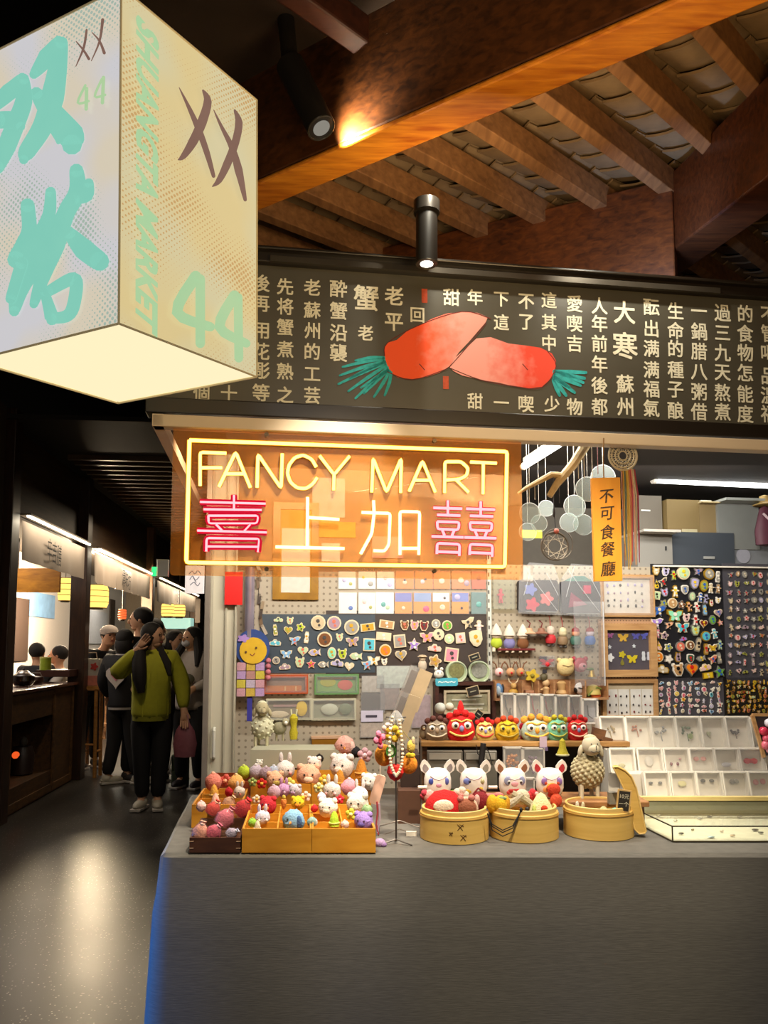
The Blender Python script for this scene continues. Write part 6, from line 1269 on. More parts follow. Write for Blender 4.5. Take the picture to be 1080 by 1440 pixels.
# ---- charm trays: orange boxes with compartments
traym = wood('#bf7c1c', '#dc9c32', .42, (2, 10, 10), bump=.1); trayd = wood('#3a2012', '#5c3820', .45, (2, 12, 12)); trayr = wood('#7a2c14', '#a04a20', .45, (2, 12, 12))
def tray(px0, px1, pyb, hpx, depth, m, lab, nx, ny, seam=None, skew=-.10, keys=False):
    a = at_z(px0, pyb, TZ + .002); k = a.y / F; w_ = (px1 - px0) * k; h = hpx * k
    t = thing('charm_tray', lab, 'tray', (a.x, a.y, TZ + .002)); th = .007
    sh = lambda p: (p[0] + skew * p[1], p[1], p[2])
    def part(nm, bb, mm=m):
        bb.v = [sh(p) for p in bb.v]; return bb.build(nm, mm, t, smooth=False)
    part('front_board', MB().bbox((0, 0, 0), (w_, th, h))); part('back_board', MB().bbox((0, depth - th, 0), (w_, depth, h)))
    part('side_board', MB().bbox((0, th, 0), (th, depth - th, h))); part('side_board', MB().bbox((w_ - th, th, 0), (w_, depth - th, h)))
    part('bottom_board', MB().bbox((th, th, 0), (w_ - th, depth - th, .005)))
    for i in range(1, nx): part('divider', MB().bbox((w_ * i / nx - .0025, th, .005), (w_ * i / nx + .0025, depth - th, h * .92)))
    for j in range(1, ny): part('divider', MB().bbox((th, depth * j / ny - .0025, .005), (w_ - th, depth * j / ny + .0025, h * .90)))
    if seam: part('joint_line', MB().bbox((seam * k - .0008, -.0008, 0), (seam * k + .0008, 0, h)), M_('#5c300c'))
    if keys:
        for x in (0, w_ - .014):
            for z in (h * .3, h * .75): part('joint_key', MB().bbox((x, -.001, z - .0012), (x + .014, 0, z + .0012)), M_('#c8a078'))
    return t
tray(340, 436, 1199, 32, .40, traym, 'honey-coloured wooden charm tray at the front, left half of the front pair', 2, 3)
tray(438, 526, 1199, 32, .40, traym, 'honey-coloured wooden charm tray at the front, right half of the front pair', 2, 3)
tray(266, 336, 1199, 20, .30, trayd, 'low dark brown box with pale corner keys at the front left corner', 1, 1, keys=True)
tray(269, 338, 1164, 31, .34, traym, 'honey-coloured compartment tray behind the low dark box', 3, 4)
tray(293, 350, 1126, 26, .24, trayr, 'reddish wooden tray at the rear left of the charm display', 2, 2)
tray(352, 436, 1146, 42, .36, traym, 'rear honey-coloured tray behind the left front tray', 2, 2)
tray(437, 520, 1146, 42, .36, traym, 'rear honey-coloured tray behind the right front tray', 2, 2)

# ---- plush charms heaped in the trays
def hy(py): return 2.68 + (1160 - py) / 75 * .62
def fluffy(c, r, rz_=None, seed=0):
    rz_ = rz_ or r; b = MB(); b.ell((0, 0, 0), (r, r * .85, rz_), nu=16, nv=11); Rr2 = random.Random(seed)
    b.v = [(x * (1 + Rr2.uniform(-.10, .12)), y * (1 + Rr2.uniform(-.10, .12)), z * (1 + Rr2.uniform(-.10, .12))) for x, y, z in b.v]
    return b
gch = 'plush charms heaped in the wooden trays'
seed_ = 0
def charm(px, py, r, c, kind, c2, lab, dy=0, roll=0):
    global seed_; seed_ += 1
    y = hy(py) + dy; M, k = inair(px, py, y, rad(R.uniform(-20, 20)), roll); mc, m2 = wool(c), wool(c2)
    f = fluffy(c, r, seed=seed_)
    if kind == 'ball': p = [('pompom', f, mc), ('tie', MB().ell((0, -r * .1, r), (r * .25, r * .2, r * .25)), m2)]
    elif kind == 'bunny': p = [('head', f, mc), ('ear', MB().ell((-r * .45, 0, r * 1.3), (r * .24, r * .2, r * .6)), mc), ('ear', MB().ell((r * .45, 0, r * 1.3), (r * .24, r * .2, r * .6)), mc), ('cheek', MB().ell((-r * .5, -r * .75, -r * .2), r * .18), m2), ('cheek', MB().ell((r * .5, -r * .75, -r * .2), r * .18), m2), ('eye', MB().ell((-r * .3, -r * .84, r * .1), r * .08), M_('black')), ('eye', MB().ell((r * .3, -r * .84, r * .1), r * .08), M_('black'))]
    elif kind == 'bear': p = [('head', f, mc), ('ear', MB().ell((-r * .7, 0, r * .75), r * .33), mc), ('ear', MB().ell((r * .7, 0, r * .75), r * .33), mc), ('muzzle', MB().ell((0, -r * .8, -r * .2), (r * .4, r * .25, r * .3)), m2), ('eye', MB().ell((-r * .35, -r * .8, r * .2), r * .09), M_('black')), ('eye', MB().ell((r * .35, -r * .8, r * .2), r * .09), M_('black'))]
    elif kind == 'flower': p = [('petal', MB().ell((r * .62 * math.cos(a), 0, r * .62 * math.sin(a)), (r * .45, r * .35, r * .45)), mc) for a in [2 * PI * i / 5 + .3 for i in range(5)]] + [('heart', MB().ell((0, -r * .3, 0), r * .35), m2)]
    elif kind == 'carrot': p = [('root', MB().lathe([(0, -r * 1.3), (r * .35, -r * .7), (r * .6, r * .3), (r * .5, r * .8), (0, r * .9)], n=12), mc), ('leaf', MB().ell((0, 0, r * 1.2), (r * .4, r * .3, r * .5)), m2)]
    elif kind == 'cone': p = [('cone', MB().lathe([(0, -r), (r * .8, -r * .9), (r * .7, 0), (r * .4, r), (0, r * 1.4)], n=14), mc), ('band', MB().torus((0, 0, -r * .4), r * .75, r * .12), m2)]
    elif kind == 'bird': p = [('body', f, mc), ('wing', MB().ell((r * .7, -r * .5, 0), (r * .3, r * .2, r * .6)), m2), ('beak', MB().cyl((0, -r * .8, 0), (0, -r * 1.15, -r * .1), r * .14, 0.01, n=8), M_('orange')), ('eye', MB().ell((-r * .3, -r * .82, r * .25), r * .09), M_('black'))]
    elif kind == 'bag': p = [('bundle', MB().lathe([(0, -r), (r * .8, -r * .8), (r, 0), (r * .6, r * .7), (r * .2, r), (r * .4, r * 1.3), (0, r * 1.3)], n=10, sy=.6), mc), ('clear_wrap', MB().lathe([(0, -r * 1.1), (r * .95, -r * .9), (r * 1.12, 0), (r * .7, r * .8), (r * .25, r * 1.1), (r * .5, r * 1.5)], n=9, sy=.7), clear('#fff0f0', .06, .05, .2)), ('ribbon', MB().torus((0, 0, r * 1.0), r * .25, r * .08), m2)]
    put('plush_charm' if kind != 'bag' else 'wrapped_charm', lab, 'plush charm', M, k, p, gch)
L_ = [
 (343, 1086, 9, '#a8bc2c', 'ball', '#d0d87a', 'lime green pompom charm at the back left of the heap'), (360, 1086, 10, '#a89aa8', 'ball', '#d8d0d0', 'grey-mauve pompom charm beside the lime pompom'), (365, 1073, 5, '#d8d4c8', 'bear', '#e8e0d0', 'tiny white bear charm above the grey-mauve pompom'),
 (374, 1088, 9, '#9a8490', 'ball', '#c8b8c0', 'mauve pompom charm right of the grey-mauve one'), (385, 1085, 8, '#a8b0c0', 'ball', '#d8d8e0', 'blue-grey pompom charm near the pale card'), (401, 1083, 13, '#d8cfcb', 'bunny', '#e8a0a0', 'large white bunny charm in front of the pale card'),
 (332, 1101, 11, '#e0a45c', 'ball', '#e8c890', 'peach-orange pompom charm at the left of the heap'), (337, 1114, 8, '#ddd0c4', 'bunny', '#d88080', 'white bunny charm below the peach-orange pompom'), (322, 1114, 6, '#b01020', 'ball', '#d84040', 'dark red cherry-like ball charm at the left'),
 (368, 1102, 7, '#c82018', 'flower', '#e8b040', 'small red flower charm behind the heap'), (355, 1100, 6, '#90a85c', 'flower', '#d8d080', 'small green leaf charm by the red flower'), (387, 1097, 12, '#d8a888', 'bear', '#b8a04c', 'peach and beige bear charm in the back row'),
 (407, 1102, 8, '#dccf60', 'flower', '#f0e8b0', 'yellow-centred white flower charm in the back row'), (385, 1114, 9, '#d8b0c0', 'ball', '#e8d0d8', 'pale pink pompom charm, left in the middle row'), (399, 1111, 9, '#cc9cc8', 'bunny', '#e8d0e8', 'lilac bunny charm in the middle row'),
 (415, 1112, 9, '#d8cfd8', 'bear', '#c8a8c8', 'white and lilac bear charm in the middle row'), (377, 1132, 12, '#c02430', 'bear', '#d89048', 'deep red bear charm in the left front tray'), (361, 1124, 6, '#ddcdb0', 'flower', '#d8a040', 'cream flower charm beside the deep red bear'),
 (419, 1129, 9, '#dcb81c', 'bear', '#d08020', 'bright yellow bear charm in the left front tray'), (369, 1150, 10, '#d8ccd4', 'bunny', '#f0e8d8', 'white rabbit charm with lilac ears at the front left'), (362, 1162, 6, '#d8caa8', 'cone', '#e0d8c8', 'cream cone charm below the white rabbit'),
 (355, 1157, 6, '#90c03c', 'ball', '#c0d860', 'small green ball charm in the front left corner'), (413, 1154, 15, '#8cb8d8', 'bird', '#4a6a98', 'light blue bird charm at the front of the left tray'), (399, 1130, 7, '#d8843c', 'carrot', '#b8a840', 'orange carrot charm behind the blue bird'),
 (434, 1091, 16, '#dca488', 'bear', '#e8c8b0', 'big peach bear charm at the back centre'), (442, 1074, 10, '#dcd0c8', 'bear', '#e8c0b0', 'white bear charm with black pompom at the back'), (449, 1067, 6, '#15100f', 'ball', '#2c2420', 'black pompom on the white bear at the back'),
 (485, 1050, 14, '#dca090', 'bird', '#e8c0b0', 'pink plush standing highest at the back of the heap'), (481, 1078, 17, '#e0d6ce', 'bear', '#d8c0b0', 'large white plush with black patch at the back right'), (488, 1076, 9, '#1a1218', 'ball', '#2c2028', 'black round ear patch on the large white plush'),
 (501, 1058, 7, '#1a1416', 'ball', '#2c2426', 'black pompom above the large white plush'), (513, 1062, 10, '#d8a8b0', 'flower', '#e8c8d0', 'pale pink flower charm at the back right'), (478, 1096, 10, '#b87820', 'cone', '#d8a040', 'caramel brown cone charm in the middle of heap'),
 (508, 1082, 11, '#b8741c', 'cone', '#c89040', 'tall caramel cone charm near the fruit stand'), (456, 1098, 8, '#dcb030', 'flower', '#e8d890', 'yellow flower charm beside the caramel cone'), (448, 1108, 7, '#d8d8a0', 'flower', '#c8b040', 'pale lemon flower charm in the middle'),
 (491, 1107, 11, '#dc94a4', 'ball', '#e8c0c8', 'rose pink pompom charm right of centre'), (478, 1124, 6, '#c82030', 'flower', '#e87080', 'small red flower charm under the rose pompom'), (506, 1117, 11, '#ded4d4', 'bunny', '#d8a0b0', 'white bunny charm right of the rose pompom'),
 (467, 1112, 12, '#ded6ce', 'bunny', '#e0b0b0', 'white bunny charm left of the rose pompom'), (461, 1136, 13, '#ddd6c8', 'bear', '#c8b8a0', 'fluffy white bear charm in the right front tray'), (503, 1131, 15, '#dedad0', 'bear', '#c8c0a8', 'big round white bear charm in the right front tray'),
 (442, 1137, 5, '#c01c1c', 'ball', '#e85050', 'tiny red ball charm between the two front trays'), (439, 1156, 7, '#8aa8a0', 'bird', '#c8d0c8', 'small grey-teal bird charm by the seam of the front trays'), (470, 1153, 9, '#a8c82c', 'cone', '#d0e070', 'lime green pear-like charm at the front right tray'),
 (511, 1155, 13, '#9a7cc4', 'bear', '#5c4a8a', 'purple bear charm at the front right corner'), (494, 1145, 8, '#ccc83c', 'flower', '#e8e090', 'yellow-green flower charm above the purple bear'), (516, 1140, 8, '#8aa878', 'ball', '#c0c8a0', 'sage green pompom charm above the purple bear'),
 (485, 1160, 6, '#d8b8a8', 'ball', '#e8d8d0', 'blush pompom charm at the front edge, right tray'), (519, 1099, 11, '#dcd6d0', 'bear', '#c8c0b8', 'fluffy white bear charm nearest the fruit stand'), (430, 1120, 7, '#dcc8b8', 'flower', '#d89860', 'cream and orange flower charm behind the seam'), (452, 1121, 6, '#d8c8d8', 'ball', '#e8e0e8', 'pale lilac pompom charm at the centre'),
 (300, 1100, 12, '#d88070', 'ball', '#e8a890', 'coral fluffy ball charm in the reddish rear tray'), (318, 1098, 9, '#c8584c', 'flower', '#e8a080', 'coral red flower charm in the reddish rear tray'), (301, 1114, 8, '#dca040', 'cone', '#e8c070', 'amber cone charm in the compartment tray'), (303, 1126, 8, '#e0a890', 'cone', '#e8c8b0', 'pink-peach cone charm in the compartment tray'),
 (283, 1134, 7, '#dcb0a8', 'ball', '#e8c8c0', 'blush ball charm at the left of the compartment tray')]
for a in L_: charm(*a)
for px, py, r, c, c2, lab, rl_ in ((300, 1139, 11, '#c84030', '#e8a080', 'orange-red wrapped charm lying over the compartment tray', 30), (322, 1131, 10, '#e0c49c', '#c8a878', 'cream wrapped long charm across the compartment tray', 40), (342, 1139, 14, '#c41c20', '#e85050', 'bright red wrapped charm beside the left front tray', 35),
                      (317, 1152, 14, '#c87080', '#e8a0a8', 'pink patterned wrapped charm in the low dark box', 35), (301, 1172, 12, '#cc6078', '#e8a0b0', 'rose pink wrapped charm at the front of the low dark box', 40), (282, 1172, 13, '#dcab90', '#e8c8b8', 'peach wrapped charm at the left of the low dark box', 15), (326, 1174, 9, '#b0b8cc', '#d8dce8', 'pale blue wrapped charm at the right of the low dark box', 60)):
    charm(px, py - 2, r * .9, c, 'bag', c2, lab, .06, rl_)
plush(531, 1110, 2.9, [('pouch', MB().rbox((0, 0, 0), (14, 40, 6), 4, rot=Matrix.Rotation(PI / 2, 3, 'X')), M_('#d0a894', .8)), ('strap', MB().tube([(-2, 0, 20), (-8, 0, 40), (-14, 0, 52)], .8, 5), M_('#c8b8a8'))], 'long blush pink felt pouch hanging at the right end of the heap', 'felt_pouch', 'pouch', roll=16)
plush(530, 1142, 2.62, [('tassel', MB().tube([(0, 0, 14), (1, 0, 0), (-1, 0, -16), (2, 0, -30)], 1.3, 6), M_('#a83a38')), ('tassel', MB().tube([(3, 0, 12), (4, 0, -8), (1, 0, -28)], 1.3, 6), M_('#b89aa8'))], 'thin red and lilac cords dangling at the corner of the right front tray', 'cord_charm', 'charm')
qz = at_z(534, 1190, TZ); plush(534, 1185, qz.y, [('body', MB().ell((0, 0, 0), (8, 6, 6)), wool('#a88cb4')), ('petal', MB().ell((5, -2, -2), (5, 4, 3.4)), wool('#8a6a9a'))], 'little purple felt charm lying on the cloth beside the right front tray', 'purple_charm', 'charm')
M, k = inair(562, 1170, 2.86)
put('wire_rack', 'low thin grey wire rack on the cloth behind the tripod stand', 'wire rack', M, k, [('wire', MB().tube([(-30, 0, -14), (-28, 0, 8), (0, 6, 14), (28, 0, 6), (30, 0, -14)], .9, 5), M_('#6a6058', .4, metal=.5)), ('wire', MB().tube([(-30, 8, -8), (0, 10, 2), (30, 8, -8)], .8, 5), M_('#6a6058', .4, metal=.5)), ('white_piece', MB().box((16, 0, -2), (14, 6, 6)), M_('white'))])

# ---- acrylic jewellery trays on a three-step riser
ris = M_('#cfc7ba', .35, var=.05)
def riser():
    t = None
    a = at_y(905, 1121, 3.16)
    t = thing('stepped_display_riser', 'cream three-step riser carrying the clear earring trays', 'riser', (a.x, 3.16, TZ))
    for i, (pl, pt, pb, y) in enumerate(((845, 1008, 1054, 3.46), (858, 1052, 1088, 3.32), (888, 1086, 1122, 3.18))):
        lo = at_y(pl, pb, y); hi = at_y(1120, pt, y)
        MB().bbox((lo.x - a.x, y - 3.16 + .03, 0), (hi.x - a.x + .2, y - 3.16 + .15, hi.z - TZ - .012)).build('step', ris, t, smooth=False)
riser()
def jewel(px, py, w, h, y, lab, items):
    M, k = inair(px, py, y); M = M @ Matrix.Rotation(rad(-16), 4, 'X')
    e = MB(); d = 12
    for s in (-1, 1): e.box((s * w / 2, 0, 0), (2.6, d, h)); e.box((0, 0, s * h / 2), (w, d, 2.6))
    p = [('rim', e, M_('#e8e1d4', .3)), ('cushion', MB().box((0, d / 2 - 1, 0), (w - 2, 2, h - 2)), M_('#e2dacb', .6)), ('lid', MB().box((0, -d / 2 - .4, 0), (w, .5, h)), clear('#ffffff', .10, .10, .08))]
    for kd, x, z, sx, sz_, c in items:
        if kd == 'bloom':
            b = MB(); R3 = random.Random(int(px))
            for _ in range(9): b.ell((x + R3.uniform(-sx, sx), 2, z + R3.uniform(0, sz_)), 1.8, nu=6, nv=5)
            b.tube([(x, 2, z), (x + 1, 2, z - sz_ * 1.2)], .7, 5); p.append(('flower_spray', b, M_(c, .5)))
        else: p.append(('earring', MB().ell((x, 1, z), (sx, 1.4, sz_), nu=8, nv=6), M_(c, .35)))
    put('earring_tray', lab, 'earring tray', M, k, p, 'clear earring trays on the stepped riser', smooth=False)
T1 = [(861, [('bloom', -2, 2, 6, 8, '#a8905c')], 'olive dried flower spray'), (897, [('bloom', 0, 4, 7, 7, '#b87858')], 'rust dried flower spray'), (932, [('bloom', -2, 0, 7, 9, '#a0a09c')], 'grey flower cluster'), (967, [('bloom', 0, 0, 7, 9, '#6a7a5c'), ('e', 4, -4, 4, 4, '#8a9a5c')], 'green leaf and dark buds'), (1002, [('bloom', -4, -2, 3, 4, '#b8b898')], 'faint green sprig'), (1037, [('bloom', -2, 0, 6, 6, '#6a605c')], 'dark speckled buds')]
for i, (px, it, lb) in enumerate(T1): jewel(px, 1031, 33, 43, 3.46, f'top-step clear earring tray holding a {lb}', it)
T2 = [(874, [('e', 0, -6, 5, 3, '#c0b88c')], 'pale gold bar'), (913, [('e', 0, 0, 6, 7, '#cfc8bc')], 'pale ring shape'), (950, [('e', -6, -4, 2, 2.6, '#7a3a3c'), ('e', 3, -4, 2, 2.6, '#7a3a3c'), ('e', 7, 3, 2, 1.4, '#c89090')], 'pair of dark red drops'), (986, [('e', -6, 3, 4, 3, '#d8988c'), ('e', 4, 3, 4, 3, '#d8988c')], 'pair of salmon petals'), (1021, [('e', 0, -5, 7, 3, '#b4b0b4')], 'grey bar clip'), (1056, [('e', -5, 0, 5, 4, '#c41c1c'), ('e', 5, 0, 5, 4, '#c41c1c'), ('e', 0, 0, 5, 3, '#b81818')], 'bright red bow')]
for i, (px, it, lb) in enumerate(T2): jewel(px, 1070, 33, 32, 3.32, f'middle-step clear earring tray holding a {lb}', it)
T3 = [(923, [('e', -7, 3, 3, 1.6, '#4a4844'), ('e', 6, 3, 3, 2, '#6a6864')], 'pair of small dark studs'), (960, [('e', 0, 2, 6, 4, '#dcd49c')], 'pale yellow flower'), (996, [('e', -6, 6, 3.6, 2.4, '#4c4844'), ('e', 6, 6, 3.6, 2.4, '#5a5650')], 'pair of dark grey bows'), (1033, [('e', -2, 5, 4, 3.4, '#8a8680'), ('e', 4, 5, 3, 3, '#9a9690')], 'grey ribbon knot'), (1069, [('e', -5, 4, 4, 4, '#d89494'), ('e', 5, 5, 4, 4, '#d89494')], 'pair of pink bows')]
for i, (px, it, lb) in enumerate(T3): jewel(px, 1104, 33, 34, 3.18, f'bottom-step clear earring tray holding a {lb}', it)
# wooden frame with red beads at the right edge
M, k = inair(1073, 1034, 3.30, 0, 0)
f = MB(); f.tube([(-14, 0, 28), (0, 0, -30)], 3.2, 4); f.tube([(-14, 0, 28), (60, 0, 28)], 2.6, 4)
p = [('frame', f, fw_), ('backing', MB().plate([(-12, 26), (60, 26), (60, -28), (2, -28)], 1, y=3), M_('#4c4448'))]
for x, z, c in ((0, 6, '#c8304c'), (4, -4, '#d05068'), (2, -13, '#d86a7c'), (9, 2, '#c82038'), (12, -9, '#d86078'), (8, 17, '#d8d4e0'), (8, -19, '#d89aa8')): p.append(('bead', MB().ell((x, -2, z), 6.2), M_(c, .3)))
put('tilted_bead_frame', 'tilted wooden frame with red and pink beads at the far right edge', 'display frame', M, k, p)
# ---- glass showcase
A0 = at_z(946, 1184, TZ + .002); kx = A0.y / F
zt_ = at_y(946, 1162, A0.y).z; hS = zt_ - A0.z
t = thing('glass_showcase', 'low flat glass showcase with thin dark metal edges and small jewellery inside', 'showcase', A0)
dx = Vector((1, .0, 0)); dy = (at_z(905, 1143, zt_) - at_y(946, 1162, A0.y)); dy.z = 0; dy = dy.normalized(); Lx, Ly = .78, .44
def SP(a, b_, z): return dx * a + dy * b_ + Vector((0, 0, z))
met = M_('#5a5040', .35, metal=.7); e = MB()
cs = [(0, 0), (Lx, 0), (Lx, Ly), (0, Ly)]
for i in range(4):
    for z in (0.002, hS): e.tube([SP(*cs[i], z), SP(*cs[(i + 1) % 4], z)], .0028, 4)
    e.tube([SP(*cs[i], 0.002), SP(*cs[i], hS)], .0028, 4)
e.build('metal_edges', met, t, smooth=False)
gl = clear('#fbfff8', .03, .10, .03, 'showcase_glass')
for i in range(4): MB().add([SP(*cs[i], .002), SP(*cs[(i + 1) % 4], .002), SP(*cs[(i + 1) % 4], hS), SP(*cs[i], hS)], [(0, 1, 2, 3)]).build('side_pane', gl, t, smooth=False)
MB().add([SP(*c_, hS) for c_ in cs], [(0, 1, 2, 3)]).build('top_pane', gl, t, smooth=False)
MB().add([SP(*c_, .003) for c_ in cs], [(0, 1, 2, 3)]).build('base_sheet', M_('#d6cdb8', .6), t, smooth=False)
for i, (px, py, c, r) in enumerate(((958, 1173, '#4a443c', 4), (974, 1168, '#8a7c58', 2.4), (984, 1152, '#8a8478', 4), (998, 1149, '#6a6258', 4), (1062, 1168, '#5a5048', 5), (1070, 1172, '#6a6458', 4), (1000, 1178, '#a8b8c0', 5), (1030, 1176, '#c0a890', 4), (950, 1155, '#a8a088', 3), (1040, 1150, '#b0a89c', 4), (926, 1148, '#a0988c', 3), (1015, 1170, '#c8b8a8', 3))):
    q = at_z(px, py, TZ + .008); M = Matrix.Translation(q); k = q.y / F
    put('jewellery_piece', f'{["dark grey bow", "small brass stud", "grey clip", "dark grey clip", "dark brown brooch", "grey brooch", "pale blue drop", "beige ring", "pale khaki stud", "light grey ring", "taupe stud", "blush stud"][i]} lying inside the low glass showcase', 'jewellery', M, k, [('setting', MB().ell((0, 0, 1.2), (r, r * .6, 1.3), nu=10, nv=6), M_(c, .3, metal=.3)), ('stone', MB().ell((r * .5, 0, 2), (r * .35, r * .3, 1), nu=8, nv=6), M_('#c8c0b0', .2))], 'jewellery inside the showcase')
M, k = inair(990, 1122.5, 3.12); put('wooden_strip', 'pale wooden strip between the earring trays and glass showcase', 'strip', Matrix.Translation(Vector((M.translation.x + .08, 3.12, M.translation.z))), k, [('strip', MB().box((0, 0, 0), (240, 10, 5)), wood('#c8ae6c', '#dcc684', .5))], smooth=False)

# ================================================================== UPPER RIGHT: HIGH SHELF, LIGHTS, HANGING THINGS
led = emis((1, 1, .96), 7, 'led_tube')
def tube_light(p0, p1, r, lab):
    p0, p1 = Vector(p0), Vector(p1); c = (p0 + p1) / 2; t = thing('led_tube_lamp', lab, 'lamp', c)
    MB().cyl(p0 - c, p1 - c, r, n=10).build('glowing_tube', led, t); d = (p1 - p0).normalized()
    MB().cyl(p0 - c - d * .02, p0 - c, r * 1.2, n=10).build('end_cap', M_('white', .4), t); MB().cyl(p1 - c, p1 - c + d * .02, r * 1.2, n=10).build('end_cap', M_('white', .4), t)
    b = MB(); b.tube([p0 - c + Vector((0, 0, r + .012)), p1 - c + Vector((0, 0, r + .012))], .012, 4); b.build('batten', M_('#c8c4b8', .4), t, smooth=False)
tube_light(at_y(738, 655, 3.4), at_y(790, 622, 2.98), .014, 'short bright tube lamp under the canopy beside the neon sign')
tube_light(at_y(922, 674, 4.35), at_y(1130, 684, 4.5), .022, 'long bright tube lamp above the high storage shelf')
def hs(px, py, off=-.28): return PW.mat(px, py, off), PW.scale(px, py) * 1.07
def hbox(px0, py0, px1, py1, off, c, lab, nm='storage_box', cat='box', extra=None, m=None, dm=.2):
    P_ = Plane(PW.pt(0, 0, off), A); M = P_.mat((px0 + px1) / 2, (py0 + py1) / 2); k = P_.scale((px0 + px1) / 2, 0)
    w_, h_ = px1 - px0, py1 - py0
    p = [('body', MB().box((0, dm / 2 / k, 0), (w_, dm / k, h_)), m or M_(c, .6, var=.12, scale=5))] + (extra or [])
    put(nm, lab, cat, M, k, p, smooth=False)
hbox(898, 753, 944, 798, -.10, '#8a867e', 'pale grey storage box standing on top of the shop wall', extra=[('keyhole', MB().box((14, -1, 4), (2, 1, 5)), M_('#2a2a2a')), ('lid', MB().box((0, 10, 23), (48, 60, 3)), M_('#b8b0a4'))])
hbox(945, 752, 1030, 798, -.12, '#3c424a', 'dark slate storage box beside the pale grey box', extra=[('clasp', MB().box((8, -1, -8), (14, 2, 3)), M_('#c8c8c4', .3, metal=.5))])
hbox(1032, 762, 1100, 798, -.14, '#7d8084', 'grey-blue storage box at the right end of the high shelf', extra=[('round_label', MB().plate(circ(9, 16, -20, -2), 1, y=-.5), M_('#9a9aa4'))])
hbox(940, 706, 984, 755, -.16, '#7c6840', 'brown cardboard carton stacked on the dark slate box', nm='cardboard_carton', cat='carton', extra=[('tape', MB().box((6, -1, -14), (20, 1, 4)), M_('#b8ac88'))])
hbox(985, 712, 1008, 757, -.15, '#836f4a', 'narrow brown cardboard carton with open flap', nm='cardboard_carton', cat='carton', extra=[('flap', MB().box((-2, -6, 23), (24, 10, 1.5)), M_('#b8a478')), ('clip', MB().box((-5, -3, 25), (14, 3, 2.4)), M_('#d8d4c0'))])
hbox(898, 700, 930, 750, -.2, '#6c6458', 'dim grey-brown bin behind the cardboard cartons', nm='dim_storage_bin', cat='bin', extra=[('label', MB().box((-6, -1, 6), (12, 1, 2)), M_('#d8d8d0'))])
hbox(1012, 712, 1066, 768, -.13, '#b8bab4', 'frosted clear storage tub right of the cartons', nm='frosted_tub', cat='tub', m=M_('#7e807c', .25, var=.12, scale=9), extra=[('lid', MB().box((0, 8, 29), (58, 60, 3)), M_('#a8aca8'))])
M = Plane(PW.pt(0, 0, -.05), A).mat(1076, 730); k = PW.scale(1076, 730)
put('doll_with_straw_hat', 'maroon-clothed doll with a tan straw hat at the right end of the high shelf', 'doll', M, k, [('hat', MB().lathe([(14, 18), (15, 19), (7, 22), (6, 30), (0, 32)], n=16), M_('#b89a5c')), ('body', MB().lathe([(0, -36), (14, -34), (15, -16), (10, 4), (7, 14), (0, 18)], n=14, sy=.6), M_('#5a2c3a')), ('scarf', MB().tube([(-8, -8, 6), (0, -11, -4), (4, -12, -20)], 1.6, 6), M_('#c8b0b4'))])
# orange hanging plank sign
PO = Plane(PC.hit(852, 740, .02), A)
def OL(px, py, off=0):
    return PO.loc(px, py)
M = PO.mat(853, 744); k = PO.scale(853, 744)
p = [('plank', MB().plate([(-20, 68), (20, 70), (19.5, -69), (-19, -70)], 5, y=3), wood('#cf8420', '#e09a30', .5, (6, 6, 1.5)))]
for ch, pz_ in (('不', 44), ('可', 21), ('食', -4), ('餐', -27), ('廳', -53)):
    b = MB()
    for i_, (dx_, dy_) in enumerate(((0, 0), (.02, .01), (-.02, -.01))): put_text(b, ch, lambda a, c: Vector((a * 21 + dx_ * 20 + c * 2, -2.2 - i_ * .1, pz_ + c * 21 + dy_ * 20 + a * 2.5)))
    p.append(('brush_character', b, M_('#3a2408', .6)))
p.append(('hanging_string', MB().tube([(-2, 0, 64), (-2, 1, 96), (0, 2, 124)], .9, 5), M_('#8a6a44')))
put('hanging_wooden_sign', 'narrow orange wooden sign with five black brush characters hanging from canopy', 'sign', M, k, p, smooth=False)
# crochet dreamcatcher with tassels
M = Plane(PC.hit(875, 650, -.05), A).mat(876, 645); k = PC.scale(876, 645)
b = MB(); b.torus((0, 0, 4), 20, 1.6, 'Y', 28, 6)
for rr, n in ((16, 18), (11, 14), (6, 10)):
    b.torus((0, 0, 4), rr, .9, 'Y', 24, 5)
    for i in range(n):
        a = 2 * PI * i / n; b.torus(((rr + 2.4) * math.cos(a), 0, 4 + (rr + 2.4) * math.sin(a)), 1.8, .55, 'Y', 8, 4)
tas = []
for i, c in enumerate(['#8a5a3c', '#b8903c', '#5a6a5c', '#b89438', '#c0a050', '#b8704c', '#a83a4c', '#c89a80', '#a89a7c', '#902c40']):
    x = -3 + i * 2.5 + R.uniform(-.6, .6); tas.append(('tassel_strand', MB().tube([(x * .8, 0, -14), (x, -1, -50), (x + R.uniform(-2, 2), 0, -100 - R.uniform(0, 30)), (x + R.uniform(-3, 3), 0, -146 - R.uniform(-8, 6))], [1.3, 1.2, 1.1, .6], 5), M_(c, .8)))
put('crochet_dreamcatcher', 'cream crochet ring dreamcatcher with long multicoloured tassels beside the orange sign', 'dreamcatcher', M, k, [('crochet_ring', b, M_('#b8ae98', .8))] + tas)
